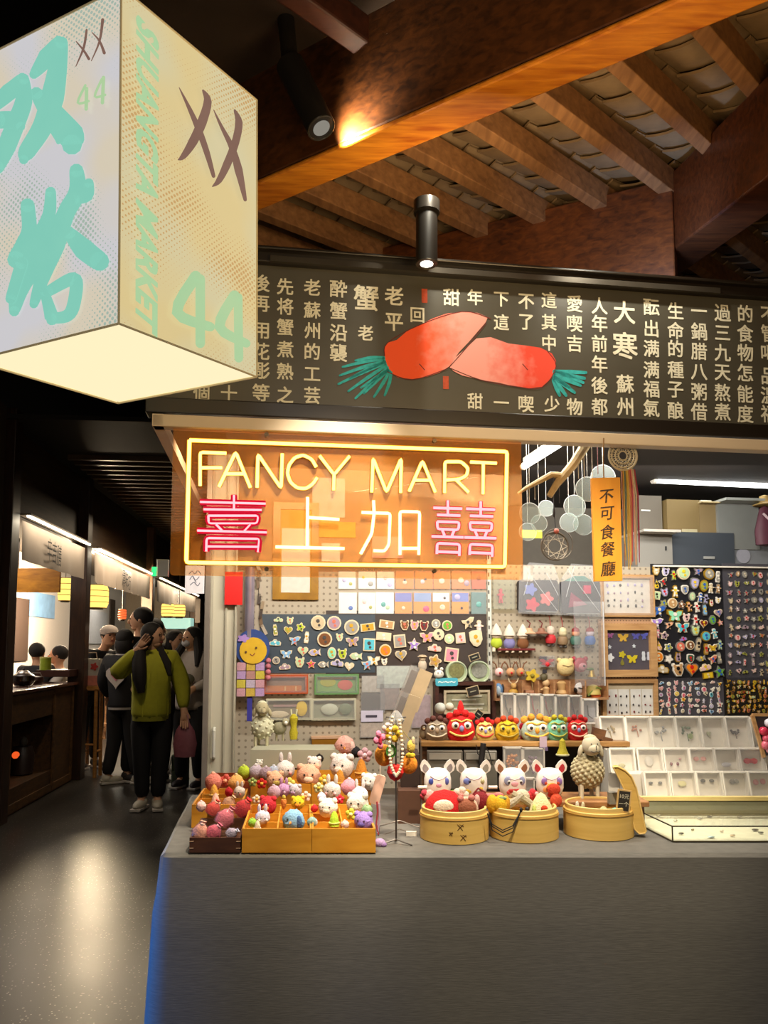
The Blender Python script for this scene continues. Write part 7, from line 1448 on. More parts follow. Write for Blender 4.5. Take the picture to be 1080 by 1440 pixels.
# driftwood branch
Pd = Plane(PC.hit(790, 660, -.18), A); M = Pd.mat(780, 665); k = Pd.scale(780, 665)
dw = M_('#b39c70', .7, var=.25, scale=40, bump=.4)
put('driftwood_branch', 'forked pale driftwood branch hanging under the canopy right of the neon sign', 'branch', M, k, [('branch', MB().tube([(46, 0, 42), (38, 0, 30), (26, 0, 12), (12, 0, -4), (2, 0, -16), (-8, 0, -32)], [7, 7, 6.5, 6, 5, 4], 9), dw), ('fork', MB().tube([(12, 0, -4), (-4, 2, -2), (-22, 3, -12), (-40, 2, -22), (-52, 0, -30)], [5, 4.4, 3.6, 2.6, 1.6], 8), dw), ('string', MB().tube([(30, 0, 18), (28, 0, 60)], .5, 4), M_('#6a5a44'))])
for i, (px, top_y, by, c) in enumerate(((778, 668, 720, '#3a3a44'), (786, 662, 706, '#3a3a44'), (744, 685, 705, '#b8b4a8'), (752, 682, 702, '#b8b4a8'), (813, 645, 672, '#c8c0b4'), (821, 642, 672, '#c8c0b4'), (832, 628, 672, '#d0c8bc'), (840, 625, 665, '#8a5a5a'))):
    M_p = Pd.mat(px, top_y); k = Pd.scale(px, 660); put('hanging_thread', f'{["first dark", "second dark", "first short pale", "second short pale", "third pale", "fourth pale", "long pale", "long reddish"][i]} thread hanging below the canopy near the driftwood branch', 'thread', M_p, k, [('thread', MB().cyl((0, 0, 0), (0, 0, -(by - top_y)), .55, n=5), M_(c))])
M = Pd.mat(780, 768); k = Pd.scale(780, 768)
b = MB(); b.torus((0, 0, 0), 19, 1.2, 'Y', 26, 5); b.torus((2, 1, 1), 16.5, .8, 'Y', 26, 5); b.torus((4, -1, 3), 21, .7, 'Y', 26, 5)
inn = MB()
for i in range(9):
    a = 2 * PI * i / 9; inn.tube([(18 * math.cos(a), 0, 18 * math.sin(a)), (18 * math.cos(a + 2.1), 0, 18 * math.sin(a + 2.1))], .35, 4)
put('wire_ring_dreamcatcher', 'thin wire ring dreamcatcher hanging from the driftwood branch', 'dreamcatcher', M, k, [('ring', b, M_('#6a645c', .4, metal=.4)), ('web', inn, M_('#c8c0b0')), ('bead', MB().ell((2, -2, 20), 3.6), M_('#a85a4c')), ('hang_cord', MB().tube([(2, 0, 20), (0, 0, 50), (-1, 0, 72)], .7, 5), M_('#2c2c34')), ('feather', MB().ell((0, 0, 46), (2, 1.4, 7)), M_('#1c1a24'))])
sh_ = clear('#eef6f4', .22, .08, .2, 'shell_film')
for i, (px, py, r) in enumerate(((826, 688, 17), (848, 672, 18), (745, 722, 15), (758, 736, 12), (808, 712, 16), (820, 738, 15), (742, 748, 13), (800, 735, 14), (768, 715, 12))):
    M = Plane(PC.hit(790, 660, -.24 - .02 * i), A).mat(px, py); k = Pd.scale(px, py)
    put('capiz_disc', f'{["large frosted", "large cream", "crinkled left", "small crinkled", "hazy round", "lower hazy round", "lowest left", "middle hazy", "upper small"][i]} translucent disc hanging behind the driftwood branch', 'hanging disc', M, k, [('disc', MB().plate(circ(r, 20), .8), sh_), ('rim', MB().torus((0, -.4, 0), r, .5, 'Y', 22, 4), clear('#ffffff', .6, .1)), ('thread', MB().cyl((0, 0, r), (0, 0, (2.372 - M.translation.z) / k), .25, n=4), M_('#c8c0b4'))], 'translucent discs of the wind chime')
M = Pd.mat(752, 752); put('yellow_reflective_strip', 'short bright yellow strip behind the wire ring', 'strip', PW.mat(748, 751, .02), PW.scale(748, 751), [('strip', MB().box((0, 0, 0), (28, 1, 11)), M_('#c8cc1c', .4))], smooth=False)

# ================================================================== TRACK LIGHTS ON THE TIMBERS
def track_spot(name, base, end, r, lab, glow=True):
    base, end = Vector(base), Vector(end); c = base; t = thing(name, lab, 'spotlight', c); d = (end - base).normalized(); blk = M_('#1a1714', .35)
    MB().cyl(Vector((0, 0, 0)), end - base, r, n=24).build('housing', blk, t)
    b = MB(); b.torus((0, 0, 0), r * .96, r * .06, 'Z', 24, 6)
    rot = d.to_track_quat('Z', 'Y').to_matrix(); b.v = [tuple(rot @ Vector(v) + (end - base)) for v in b.v]; b.build('front_ring', M_('#3a362e', .3, metal=.5), t)
    b = MB(); b.cyl(end - base - d * .004, end - base - d * .002 + d * .004, r * .6, n=20); b.build('lens', emis((1, .93, .78), 4 if glow else .25, 'spot_lens'), t)
    return t, d
t, d = track_spot('track_spotlight', at_y(408, 92, 2.60), at_y(452, 180, 2.56), .051, 'large black cylindrical track spotlight aimed down beside the orange beam', False)
MB().cyl(Vector((0, 0, 0)), Vector((-.02, 0, .22)), .03, n=12).build('bracket', M_('#1a1714', .4), t)
b = MB(); b.box((-.02, .05, .24), (.12, .5, .05)); b.build('mounting_box', M_('#15120f', .5), t, smooth=False)
t, d = track_spot('track_spotlight', at_y(600, 300, 2.5), at_y(600, 371, 2.5), .036, 'slim black ceiling spotlight hanging above the painted sausages on the chalkboard')
MB().cyl(Vector((0, 0, 0)), Vector((0, 0, .04)), .044, n=20).build('collar', M_('#2a2622', .3, metal=.4), t); MB().cyl(Vector((0, 0, .02)), Vector((0, 1.3, .06)), .012, n=8).build('mounting_arm', M_('#1a1714'), t)
# ================================================================== CORRIDOR AT THE LEFT
def LX(Y): return -3.18 - (Y - 6.85) * .0966
dC = Vector((-.0966, 1, 0)).normalized(); nC = Vector((dC.y, -dC.x, 0))       # along the stall row, and out of it towards the corridor
aC = math.atan2(dC.y, dC.x)
def CP(Y, out=0, z=0): return Vector((LX(Y), Y, z)) + nC * out
MC = lambda Y, out=0, z=0: Matrix.Translation(CP(Y, out, z)) @ Matrix.Rotation(aC, 4, 'Z')   # local x along the row, local -y towards the corridor
dkw = wood('#1c0f08', '#3a2212', .4, (14, 14, 2)); mdw = wood('#4a2c14', '#7a4c22', .45, (14, 14, 2)); ltw = wood('#8a5a24', '#b47c38', .5, (3, 3, 12))
n_ = 1
for Y, w_, m in ((6.42, .17, dkw), (8.62, .17, dkw), (12.25, .20, mdw), (17.3, .22, mdw)):
    struct(MB().box((0, 0, 1.7), (w_, .17, 3.4)).build(f'trim_{20 + n_}', m, smooth=False, M=MC(Y), bevel=.006)); n_ += 1
struct(MB().bbox((-1.6, -.02, 0), (0, .1, 3.4)).build('wall_left', M_('#3a2a1c', .8), smooth=False, M=MC(6.3)))
struct(MB().bbox((0, .02, 2.56), (14, .12, 3.3)).build('trim_26', wood('#2c1c0e', '#46301a', .6, (1, 9, 9)), smooth=False, M=MC(6.3)))
struct(MB().bbox((0, 1.5, 0), (13, 1.6, 3.3)).build('wall_bays', M_('#b8b4b4', .7, var=.06), smooth=False, M=MC(6.5)))
struct(MB().bbox((0, .1, 2.75), (13, 1.6, 2.8)).build('trim_27', M_('#4a4038', .8), smooth=False, M=MC(6.5)))
struct(MB().bbox((-3.5, -.05, 0), (6, .05, 3.4)).build('wall_end', M_('#5a4a38', .7), smooth=False, M=Matrix.Translation((-3, 22, 0))))
# slatted soffit over the corridor
t = struct(MB().bbox((0, -3.2, 3.30), (15, .1, 3.34)).build('trim_28', M_('#1a120b', .8), smooth=False, M=MC(6.3)))
sm = None
for i in range(26):
    if sm is None: o = MB().bbox((0, -2.6, -.05), (.05, -.15, 0)).build('ceiling_slat', wood('#2c1e10', '#5a4024', .45, (9, 1, 9)), t, smooth=False); sm = o.data
    else: o = bpy.data.objects.new('ceiling_slat', sm); COL.objects.link(o); o.parent = t
    o.location = (1.2 + i * .22, 0, 3.30)
# partitions between the bays
for Y in (8.75, 12.45, 17.4): struct(MB().bbox((-.03, .12, 0), (.03, 1.5, 2.75)).build('wall_bay_partition', M_('#8a7c6c', .7), smooth=False, M=MC(Y))) if Y > 17 else None
# cloth awnings with LED strips
lw = emis((1, .88, .66), 9, 'awning_led')
def awning(Y0, Y1, lab, text, tY, tsz):
    L_ = (Y1 - Y0) / dC.y; t = thing('cloth_awning', lab, 'awning', M=MC(Y0, .06, 2.50), group=None)
    b = MB(); nx = 60; v = []
    Rw = random.Random(int(Y0 * 10)); ph = [(Rw.uniform(6, 22), Rw.uniform(0, 6)) for _ in range(4)]
    for i in range(nx + 1):
        x = L_ * i / nx; f_ = sum(math.sin(x * a + p_) for a, p_ in ph) * .006
        for j in range(5): v.append((x, -.01 + f_ * (j / 4) * 1.3, -.34 * j / 4))
    b.add(v, [(i * 5 + j, i * 5 + j + 1, (i + 1) * 5 + j + 1, (i + 1) * 5 + j) for i in range(nx) for j in range(4)])
    b.build('cloth', M_('#a8988a', .85, var=.1, scale=5), t)
    MB().bbox((0, -.07, .03), (L_, -.045, .045)).build('led_strip', lw, t, smooth=False)
    MB().bbox((0, -.08, .045), (L_, .02, .06)).build('cover_rail', M_('#8a7c68', .5), t, smooth=False)
    b = MB(); x0 = (tY - Y0) / dC.y
    for i, ch in enumerate(text): put_text(b, ch, lambda a, c: Vector((x0 + i * tsz * .95 + a * tsz, -.035, -.17 + c * tsz * 1.5 - i * .012)))
    b.build('brush_lettering', M_('#1e1814', .8), t, smooth=False)
    o = lamp('awning_light', 'AREA', tuple(CP((Y0 + Y1) / 2, .20, 2.52)), 5.0 * L_ / 2, (1, .86, .64), L_ * .9, .03); 
    o.rotation_euler = (Matrix.Rotation(aC, 3, 'Z') @ Matrix.Rotation(rad(38), 3, 'X')).to_euler()
awning(6.60, 8.48, 'nearest pale cloth awning with three black brush characters under a bright strip', '辛吉膳', 7.25, .15)
awning(8.86, 12.0, 'second pale cloth awning with small brush writing, between the dark and brown posts', '清味坊', 10.2, .17)
awning(12.6, 17.0, 'third and farthest pale cloth awning with strip light', '小吃', 14.3, .2)
lamp('bay_light', 'AREA', tuple(CP(7.7, -.8, 2.5)), 20, (1, .92, .84), .8, .8); lamp('bay_light', 'AREA', tuple(CP(10.4, -.7, 2.45)), 34, (1, .9, .78), 1.6, .8); lamp('bay_light', 'AREA', tuple(CP(14.6, -.6, 2.45)), 34, (1, .9, .72), 2.4, .8)
# amber hanging board and lanterns in the bays
PI1 = Plane(CP(7.6, -.25), aC)
def pc(px, py, Y): return at_y(px, py, Y)
PWB = Plane(CP(8, -1.495), aC)
def cor_wall(name, lab, cat, px0, py0, px1, py1, m):
    a0, z0 = PWB.loc(px0, py1); a1, z1 = PWB.loc(px1, py0); M = Matrix.Translation(PWB.pt((a0 + a1) / 2, (z0 + z1) / 2)) @ Matrix.Rotation(aC, 4, 'Z')
    return tag(MB().box((0, -.01, 0), (abs(a1 - a0), .02, abs(z1 - z0))).build(name, m, None, False, M), lab, cat)
def cor_box(name, lab, cat, px0, py0, px1, py1, Y, depth, m, group=None):
    a = at_y(px0, py1, Y); c = at_y(px1, py0, Y); ctr = (a + c) / 2; ctr.y += depth / 2
    o = MB().box((0, 0, 0), (c.x - a.x, depth, c.z - a.z)).build(name, m, None, False, Matrix.Translation(ctr), bevel=.004)
    return tag(o, lab, cat, group)
put('hanging_wood_board', 'amber wooden board hanging under the nearest awning', 'board', *inair(52, 816, 8.0), [('plank', MB().box((0, 2, 0), (64, 5, 34)), wood('#8a5410', '#c08020', .4, (2, 2, 8))), ('hanging_cord', MB().cyl((-28, 2, 17), (-28, 2, 60), .8, n=5), M_('#2a1c10')), ('hanging_cord', MB().cyl((28, 2, 17), (28, 2, 60), .8, n=5), M_('#2a1c10'))], smooth=False)
cor_wall('blue_menu_poster', 'blue and white menu poster on the white wall behind the nearest counter', 'poster', 38, 838, 76, 866, M_('#6f96c4', .6, var=.3, scale=6))
cor_wall('dark_notice_board', 'dark brown notice board beside the blue menu poster', 'board', 18, 843, 40, 930, M_('#3a2c26', .6))
cor_wall('printed_wall_menu', 'pale printed menu sheet with faint lines on the wall of the second bay', 'menu', 116, 862, 150, 905, M_('#aeb0b8', .7, var=.12, scale=24))
cor_wall('dark_door_panel', 'narrow dark door panel at the back of the second bay', 'door panel', 152, 844, 161, 925, M_('#2c1e16', .6))
cor_wall('amber_wall_cabinet', 'amber wooden upright cabinet behind the tall man', 'cabinet', 180, 838, 199, 880, ltw)
lm = emis((1, .66, .14), 1.7, 'lantern_glow')
def lant(px, py, w, h, Y, lab, color=None):
    M, k = inair(px, py, Y); r = w / 2
    p = [('shade', MB().lathe([(r * .85, -h / 2), (r, -h * .3), (r, h * .3), (r * .85, h / 2)], n=20), color or lm)]
    b = MB(); [b.torus((0, 0, z * h), r * (1.0 if abs(z) < .4 else .86), .5, 'Z', 20, 4) for z in (-.5, -.25, 0, .25, .5)]; p.append(('hoops', b, M_('#6a4a14')))
    p.append(('base', MB().cyl((0, 0, -h / 2 - 2), (0, 0, -h / 2), r * .6, n=14), M_('#2a1c10'))); p.append(('cord', MB().cyl((0, 0, h / 2), (0, 0, max(h / 2 + 2, (2.75 - M.translation.z) / k)), .5, n=5), M_('#2a1c10')))
    put('paper_lantern', lab, 'lantern', M, k, p)
lant(92, 829, 20, 32, 9.4, 'yellow paper lantern half hidden behind the dark post')
lant(135, 839, 34, 32, 9.6, 'large glowing yellow paper lantern under the second awning')
lant(236, 858, 18, 18, 14.0, 'yellow paper lantern under the farthest awning, left one')
lant(252, 859, 17, 17, 14.4, 'yellow paper lantern under the farthest awning, right one')
lant(172, 864, 11, 14, 10.6, 'small glowing red lantern left of the tall man', emis((1, .12, .03), 1.6, 'red_glow'))
cor_box('green_exit_sign', 'small glowing green exit sign on the brown post down the corridor', 'exit sign', 213, 797, 221, 810, 11.9, .04, emis((.05, .75, .22), 1.4, 'exit_glow'))
cor_box('bright_shop_back', 'pale turquoise lit shop counter far down the corridor', 'counter', 226, 869, 268, 884, 16.5, .3, M_('#a8d8cc', .5, emit=.7))  # emission stands in for the lighting of the far shop
cor_box('dark_wall_picture', 'dark oval-topped picture near the far brown post', 'picture', 274, 842, 282, 876, 12.4, .05, M_('#3a2a1c', .5))
# counter of the first bay
t = thing('wooden_food_counter', 'dark wooden food-stall counter with recessed opening at the left of the corridor', 'counter', M=MC(6.62, 0, 0)); Lc = 1.88; hc = 1.02
cw = wood('#2e1c0c', '#5a3c1e', .5, (3, 12, 12)); 
b = MB(); b.bbox((0, 0, 0), (.10, .5, hc)); b.bbox((Lc - .62, 0, 0), (Lc, .5, hc)); b.bbox((.10, 0, hc - .26), (Lc - .62, .5, hc)); b.bbox((.10, 0, 0), (Lc - .62, .5, .22)); b.bbox((.10, .4, .22), (Lc - .62, .5, hc - .26))
b.build('body', cw, t, smooth=False)
MB().bbox((-.02, -.05, hc), (Lc + .02, .55, hc + .03)).build('counter_top', wood('#2a1208', '#4a2412', .25, (3, 12, 12)), t, smooth=False, bevel=.004)
b = MB()
for x in (.04, Lc - .68, Lc - .08): b.bbox((x, -.015, .02), (x + .05, 0, hc - .02))
b.bbox((.04, -.012, hc - .06), (Lc - .03, 0, hc - .02)); b.bbox((.04, -.012, .02), (Lc - .03, 0, .09))
b.build('panel_moulding', wood('#3a2410', '#6a4822', .5, (3, 12, 12)), t, smooth=False)
M, k = inair(43, 1048, 7.5); put('ember_stove', 'small stove with a red glowing coal inside the counter opening', 'stove', Matrix.Translation(CP(7.55, -.18, .40)), .006, [('pot', MB().lathe([(0, -30), (16, -28), (18, 0), (14, 14), (0, 16)], n=14), M_('#2a1c18', .4)), ('ember', MB().ell((-3, -15, 2), (7, 4, 6)), emis((1, .12, .02), .9, 'ember')), ('steam_cap', MB().ell((4, -6, 22), (6, 5, 8)), M_('#4a443c'))])
z_ = hc + .03
def on_counter(px, Y, out): 
    p = CP(Y, out, z_); return Matrix.Translation(p)
put('wooden_tower_display', 'tall yellow-brown wooden roofed stand draped with red cloth on the food counter', 'display stand', on_counter(0, 6.95, -.22), .0062, [('base', MB().box((0, 0, 2), (26, 16, 4)), ltw), ('post', MB().box((-7, 0, 44), (7, 7, 88)), ltw), ('post', MB().box((7, 0, 44), (7, 7, 88)), ltw), ('roof', MB().plate([(-17, 86), (17, 86), (10, 96), (-10, 96)], 18, y=9), wood('#a87c20', '#d0a038', .4, (2, 2, 2))), ('finial', MB().ell((0, 0, 99), 6), M_('#a8a090')), ('red_cloth', MB().plate([(-4, 82), (6, 80), (14, 40), (12, 24), (2, 34), (-6, 52)], 5, y=-4), M_('#8a1c14', .7, var=.3, scale=30))], smooth=False)
put('iron_pot', 'dark iron pot with pale steam lid on the food counter', 'pot', on_counter(0, 7.55, -.2), .0062, [('pot', MB().lathe([(0, 0), (12, 1), (17, 8), (16, 16), (10, 20), (0, 21)], n=18), M_('#241814', .25, metal=.4)), ('lid', MB().lathe([(10, 20), (6, 24), (0, 25)], n=16), M_('#8a8078', .25, metal=.6)), ('knob', MB().ell((0, 0, 26), 2.4), M_('#1a1210'))])
put('iron_pot', 'smaller dark pot right of the first iron pot', 'pot', on_counter(0, 7.95, -.22), .0056, [('pot', MB().lathe([(0, 0), (10, 1), (14, 7), (13, 13), (0, 15)], n=18), M_('#3a201a', .3, metal=.3)), ('handle', MB().tube([(-12, 0, 12), (-8, 0, 20), (8, 0, 20), (12, 0, 12)], 1, 6), M_('#8a8078', .3, metal=.6))])
cor_box('raised_counter_shelf', 'dark raised shelf behind the pots on the food counter', 'shelf', 50, 942, 98, 952, 8.3, .3, M_('#3a1c12', .4))
M, k = inair(64, 934, 8.35); put('green_tea_canister', 'yellow-green canister with a handle on the raised shelf', 'canister', M, k, [('can', MB().cyl((0, 0, -8), (0, 0, 8), 7.5, n=18), M_('#8a9a28', .35)), ('lid', MB().cyl((0, 0, 8), (0, 0, 10), 7.8, n=18), M_('#b8b458', .35))])
# high table with stools in the second bay
def stool(px, pyb, w, h, Y, lab, cat='stool', nm='wooden_stool', m=None):
    q = at_z(px, pyb, 0); Y = q.y; k = Y / F; m = m or ltw
    p = [('seat', MB().box((0, 0, h - 2), (w, w * .9, 4)), m)]
    for sx in (-1, 1):
        for sy in (-1, 1): p.append(('leg', MB().cyl((sx * w * .42, sy * w * .36, 0), (sx * w * .36, sy * w * .32, h - 4), 2.6, n=8), m))
        p.append(('rung', MB().cyl((sx * w * .4, -w * .34, h * .28), (sx * w * .4, w * .34, h * .28), 1.5, n=6), m))
    p.append(('rung', MB().cyl((-w * .4, -w * .34, h * .36), (w * .4, -w * .34, h * .36), 1.5, n=6), m))
    put(nm, lab, cat, Matrix.Translation((q.x, Y, 0)), k, p, smooth=False); return q
stool(124, 1092, 30, 124, 0, 'tall wooden bar table standing beside the dark post', 'table', 'wooden_bar_table')
stool(111, 1078, 20, 78, 0, 'wooden bar stool pushed under the bar table', m=wood('#5a3a1c', '#8a5c2c', .5))
stool(152, 1040, 20, 62, 0, 'far wooden stool behind the bar table', m=wood('#6a4a34', '#9a7450', .5))
M, k = inair(124, 943, 8.5); M = Matrix.Translation((at_z(124, 1092, 0).x, at_z(124, 1092, 0).y, 124 * at_z(124, 1092, 0).y / F))
put('floral_shopping_bag', 'white floral shopping bag with pink lower half on the bar table', 'bag', M, k, [('bag', MB().rbox((0, 0, 20), (28, 12, 38), 3), M_('#b8b0a4', .7, var=.3, scale=22)), ('pink_panel', MB().box((0, -6.5, 8), (27, 1, 14)), M_('#c87a68', .7, var=.25, scale=30)), ('flower_print', MB().plate([(x * 6 + 6, z * 6 + 28) for x, z in ol('flower')], .6, y=-6.4), M_('#c04038')), ('handle', MB().tube([(-8, 0, 38), (-6, 0, 48), (6, 0, 48), (8, 0, 38)], .9, 6), M_('#8a7a6c'))], smooth=False)
M, k = inair(136, 925, 9.2); M.translation.z = 0; put('floral_shopping_bag', 'second floral bag with red blossom in front of the man in the white cap', 'bag', Matrix.Translation(M.translation + Vector((0, 0, at_y(0, 965, 9.2).z))), k, [('bag', MB().rbox((0, 0, 20), (22, 12, 40), 3), M_('#a8a49c', .7, var=.3, scale=22)), ('flower_print', MB().plate([(x * 6, z * 6 + 26) for x, z in ol('flower')], .6, y=-6.4), M_('#c83a3a'))], smooth=False)
cor_box('bay_side_table', 'plain wooden side table top behind the bar table', 'table', 104, 965, 150, 971, 9.1, .6, ltw)

# ================================================================== PEOPLE
def skinmesh(name, J, E, m, parent, sub=1, ysc=1.0, root=0):
    names = list(J); me = bpy.data.meshes.new(name); me.from_pydata([J[n][0] for n in names], [(names.index(a), names.index(b_)) for a, b_ in E], [])
    o = bpy.data.objects.new(name, me); COL.objects.link(o)
    md = o.modifiers.new('s', 'SKIN'); md.use_smooth_shade = True
    for i, n in enumerate(names):
        r = J[n][1]; me.skin_vertices[0].data[i].radius = (r, r); me.skin_vertices[0].data[i].use_root = (i == root)
    sb = o.modifiers.new('u', 'SUBSURF'); sb.levels = sub; sb.render_levels = sub
    dg = bpy.context.evaluated_depsgraph_get(); ev = o.evaluated_get(dg); m2 = bpy.data.meshes.new_from_object(ev)
    o.modifiers.clear(); o.data = m2; bpy.data.meshes.remove(me)
    for v in m2.vertices: v.co.y *= ysc
    m2.materials.clear(); m2.materials.append(m); m2.polygons.foreach_set('use_smooth', [True] * len(m2.polygons))
    o.parent = parent; return o
skin_m = mat('#c99878', .6, var=.05, scale=8); hair_m = mat('#17100e', .75, var=.4, scale=60)
def person(px, pyf, H, yaw, lab, top, pants, shoe, pose, head_yaw=0, hair='short', extras=None, sit=False, Yo=None, top_len=.50, loose=1.0, z0=0.0, lean=0.0):
    q = at_z(px, pyf, 0) if Yo is None else Vector((at_y(px, 900, Yo).x, Yo, 0))
    t = thing('person', lab, 'person', M=Matrix.Translation((q.x, q.y, z0)) @ Matrix.Rotation(rad(yaw), 4, 'Z'))
    h = H
    ly = lambda z: -lean * max(0, z - .5) * h      # lean forward (towards -y) above the hip
    P = lambda x, y, z: (x * h, y * h + ly(z), z * h)
    J = {'pel': (P(0, 0, .53), .070 * h), 'wst': (P(0, 0, .61), .064 * h), 'chs': (P(0, 0, .73), .078 * h), 'nkb': (P(0, .004, .825), .042 * h), 'nk': (P(0, 0, .862), .031 * h), 'hd1': (P(0, -.008, .895), .045 * h), 'hd2': (P(0, -.004, .935), .060 * h), 'hd3': (P(0, .004, .972), .046 * h)}
    E = [('pel', 'wst'), ('wst', 'chs'), ('chs', 'nkb'), ('nkb', 'nk'), ('nk', 'hd1'), ('hd1', 'hd2'), ('hd2', 'hd3')]
    for s, sd_ in ((-1, 'r'), (1, 'l')):
        el, wr = pose[sd_]
        el = (el[0], el[1], el[2]); J['sh' + sd_] = (P(s * .105, 0, .81), .036 * h); J['el' + sd_] = (P(*el), .027 * h); J['wr' + sd_] = (P(*wr), .018 * h)
        d = (Vector(wr) - Vector(el)).normalized(); a = Vector((0, -1, 0)) if abs(d.y) < .8 else Vector((0, 0, 1)); sdv = d.cross(a).normalized(); pal = Vector(wr) + d * .035; J['pm' + sd_] = (P(*pal), .019 * h)
        E += [('chs', 'sh' + sd_), ('sh' + sd_, 'el' + sd_), ('el' + sd_, 'wr' + sd_), ('wr' + sd_, 'pm' + sd_)]
        for i, (off, ln_) in enumerate(((-.016, .040), (-.0055, .047), (.0055, .044), (.016, .035))):
            b0 = pal + d * .014 + sdv * off; f1 = pal + d * (.014 + ln_ * .6) + sdv * off * 1.1 + a * .006; f2 = pal + d * (.014 + ln_) + sdv * off * 1.1 + a * .016
            J[f'fa{sd_}{i}'] = (P(*b0), .0062 * h); J[f'fb{sd_}{i}'] = (P(*f1), .0055 * h); J[f'fc{sd_}{i}'] = (P(*f2), .0045 * h)
            E += [('pm' + sd_, f'fa{sd_}{i}'), (f'fa{sd_}{i}', f'fb{sd_}{i}'), (f'fb{sd_}{i}', f'fc{sd_}{i}')]
        tb_ = Vector(wr) + d * .022 + sdv * .026 * -s; J['th' + sd_] = (P(*tb_), .0065 * h); J['tt' + sd_] = (P(*(tb_ + d * .022 + sdv * -.006 * s)), .005 * h); E += [('wr' + sd_, 'th' + sd_), ('th' + sd_, 'tt' + sd_)]
        hipx = s * .052
        if sit: kn, an = (s * .075, -.22, .50), (s * .075, -.24, .26)
        else: kn, an = pose.get('k' + sd_, (s * .058, -.012, .285)), pose.get('a' + sd_, (s * .062, .012, .05))
        fd = pose.get('f' + sd_, (0, -1))
        J['hp' + sd_] = (P(hipx, 0, .495), .058 * h); J['kn' + sd_] = (P(*kn), .036 * h); J['an' + sd_] = (P(*an), .023 * h); J['to' + sd_] = (P(an[0] + fd[0] * .07, an[1] + fd[1] * .07, an[2] - .028), .02 * h)
        E += [('pel', 'hp' + sd_), ('hp' + sd_, 'kn' + sd_), ('kn' + sd_, 'an' + sd_), ('an' + sd_, 'to' + sd_)]
    skinmesh('body', J, E, skin_m, t)
    # clothes follow the same joints
    lo = .50 if top_len >= .5 else top_len; g = loose
    T = {'chs': (P(0, 0, .735), .094 * h * g), 'wst': (P(0, 0, .62), .088 * h * g), 'hem': (P(0, 0, top_len), .092 * h * g), 'hm2': (P(0, 0, top_len - .02), .090 * h * g), 'nkb': (P(0, .004, .822), .055 * h), 'nk': (P(0, .002, .843), .042 * h)}
    Et = [('chs', 'wst'), ('wst', 'hem'), ('hem', 'hm2'), ('chs', 'nkb'), ('nkb', 'nk')]
    for s, sd_ in ((-1, 'r'), (1, 'l')):
        T['sh' + sd_] = (P(s * .108, 0, .805), .050 * h * g); el, wr = pose[sd_]; T['el' + sd_] = (P(*el), .041 * h * g); T['wr' + sd_] = (P(*[wr[i] * .94 + el[i] * .06 for i in range(3)]), .028 * h); Et += [('chs', 'sh' + sd_), ('sh' + sd_, 'el' + sd_), ('el' + sd_, 'wr' + sd_)]
    skinmesh('top', T, Et, top, t)
    Q = {'pel': (P(0, 0, .545), .078 * h), 'wst': (P(0, 0, .59), .070 * h)}; Eq = [('wst', 'pel')]
    for s, sd_ in ((-1, 'r'), (1, 'l')):
        for n_j, r in (('hp', .070), ('kn', .052), ('an', .042)): Q[n_j + sd_] = (J[n_j + sd_][0], r * h)
        a_ = Vector(J['an' + sd_][0]); k_ = Vector(J['kn' + sd_][0]); Q['an' + sd_] = (tuple(a_ + (k_ - a_).normalized() * .002 * h), .041 * h)
        Eq += [('pel', 'hp' + sd_), ('hp' + sd_, 'kn' + sd_), ('kn' + sd_, 'an' + sd_)]
    skinmesh('trousers', Q, Eq, pants, t)
    for s, sd_ in ((-1, 'r'), (1, 'l')):
        a_ = Vector(J['an' + sd_][0]); fd = Vector(pose.get('f' + sd_, (0, -1)) + (0,)); rz_ = Matrix.Rotation(math.atan2(fd.x, -fd.y), 3, 'Z')
        b = MB(); fl_ = a_.z - .047 * h
        b.ell(a_ + fd * .035 * h + Vector((0, 0, -.022 * h)), (.030 * h, .075 * h, .026 * h), rot=rz_, nu=14, nv=8); b.ell(a_ + Vector((0, 0, -.012 * h)), (.030 * h, .034 * h, .03 * h), rot=rz_)
        so = b.build('shoe', shoe, t); b = MB(); b.box(a_ + fd * .035 * h + Vector((0, 0, -.040 * h)), (.056 * h, .148 * h, .014 * h), rot=rz_); b.build('sole', M_('#b8b0a8', .6), so, bevel=.004)
    # head features turn with the head
    hc_ = Vector(P(0, -.004, .935)); Rh = Matrix.Rotation(rad(head_yaw), 3, 'Z'); hp = lambda x, y, z: hc_ + Rh @ Vector((x * h, y * h, z * h))
    b = MB(); b.ell(hp(0, -.006, -.004), (.047 * h, .058 * h, .066 * h), nu=18, nv=14, rot=Rh); b.ell(hp(0, -.022, -.045), (.030 * h, .034 * h, .024 * h), rot=Rh); b.build('face', skin_m, t)
    MB().ell(hp(0, -.066, -.012), (.008 * h, .012 * h, .014 * h), rot=Rh).build('nose', skin_m, t)
    for s in (-1, 1):
        MB().ell(hp(s * .019, -.058, .004), (.0085 * h, .004 * h, .0045 * h), rot=Rh).build('eye', M_('#201410', .3), t)
        MB().ell(hp(s * .048, 0, -.004), (.007 * h, .012 * h, .016 * h), rot=Rh).build('ear', skin_m, t)
    MB().ell(hp(0, -.058, -.036), (.014 * h, .005 * h, .004 * h), rot=Rh).build('mouth', M_('#a0504a', .5), t)
    b = MB()
    b.ell(hp(0, .010, .016), (.058 * h, .062 * h, .060 * h), rot=Rh, nu=20, nv=14)
    if hair == 'long':
        b.ell(hp(0, .034, -.06), (.055 * h, .036 * h, .10 * h), rot=Rh, nu=16, nv=12); b.ell(hp(0, .048, -.14), (.050 * h, .028 * h, .12 * h), rot=Rh, nu=16, nv=12)
    if hair == 'mid': b.ell(hp(0, .026, -.03), (.058 * h, .044 * h, .07 * h), rot=Rh, nu=16, nv=12)
    b.build('hair', hair_m, t)
    if extras: extras(t, hp, P, Rh, h)
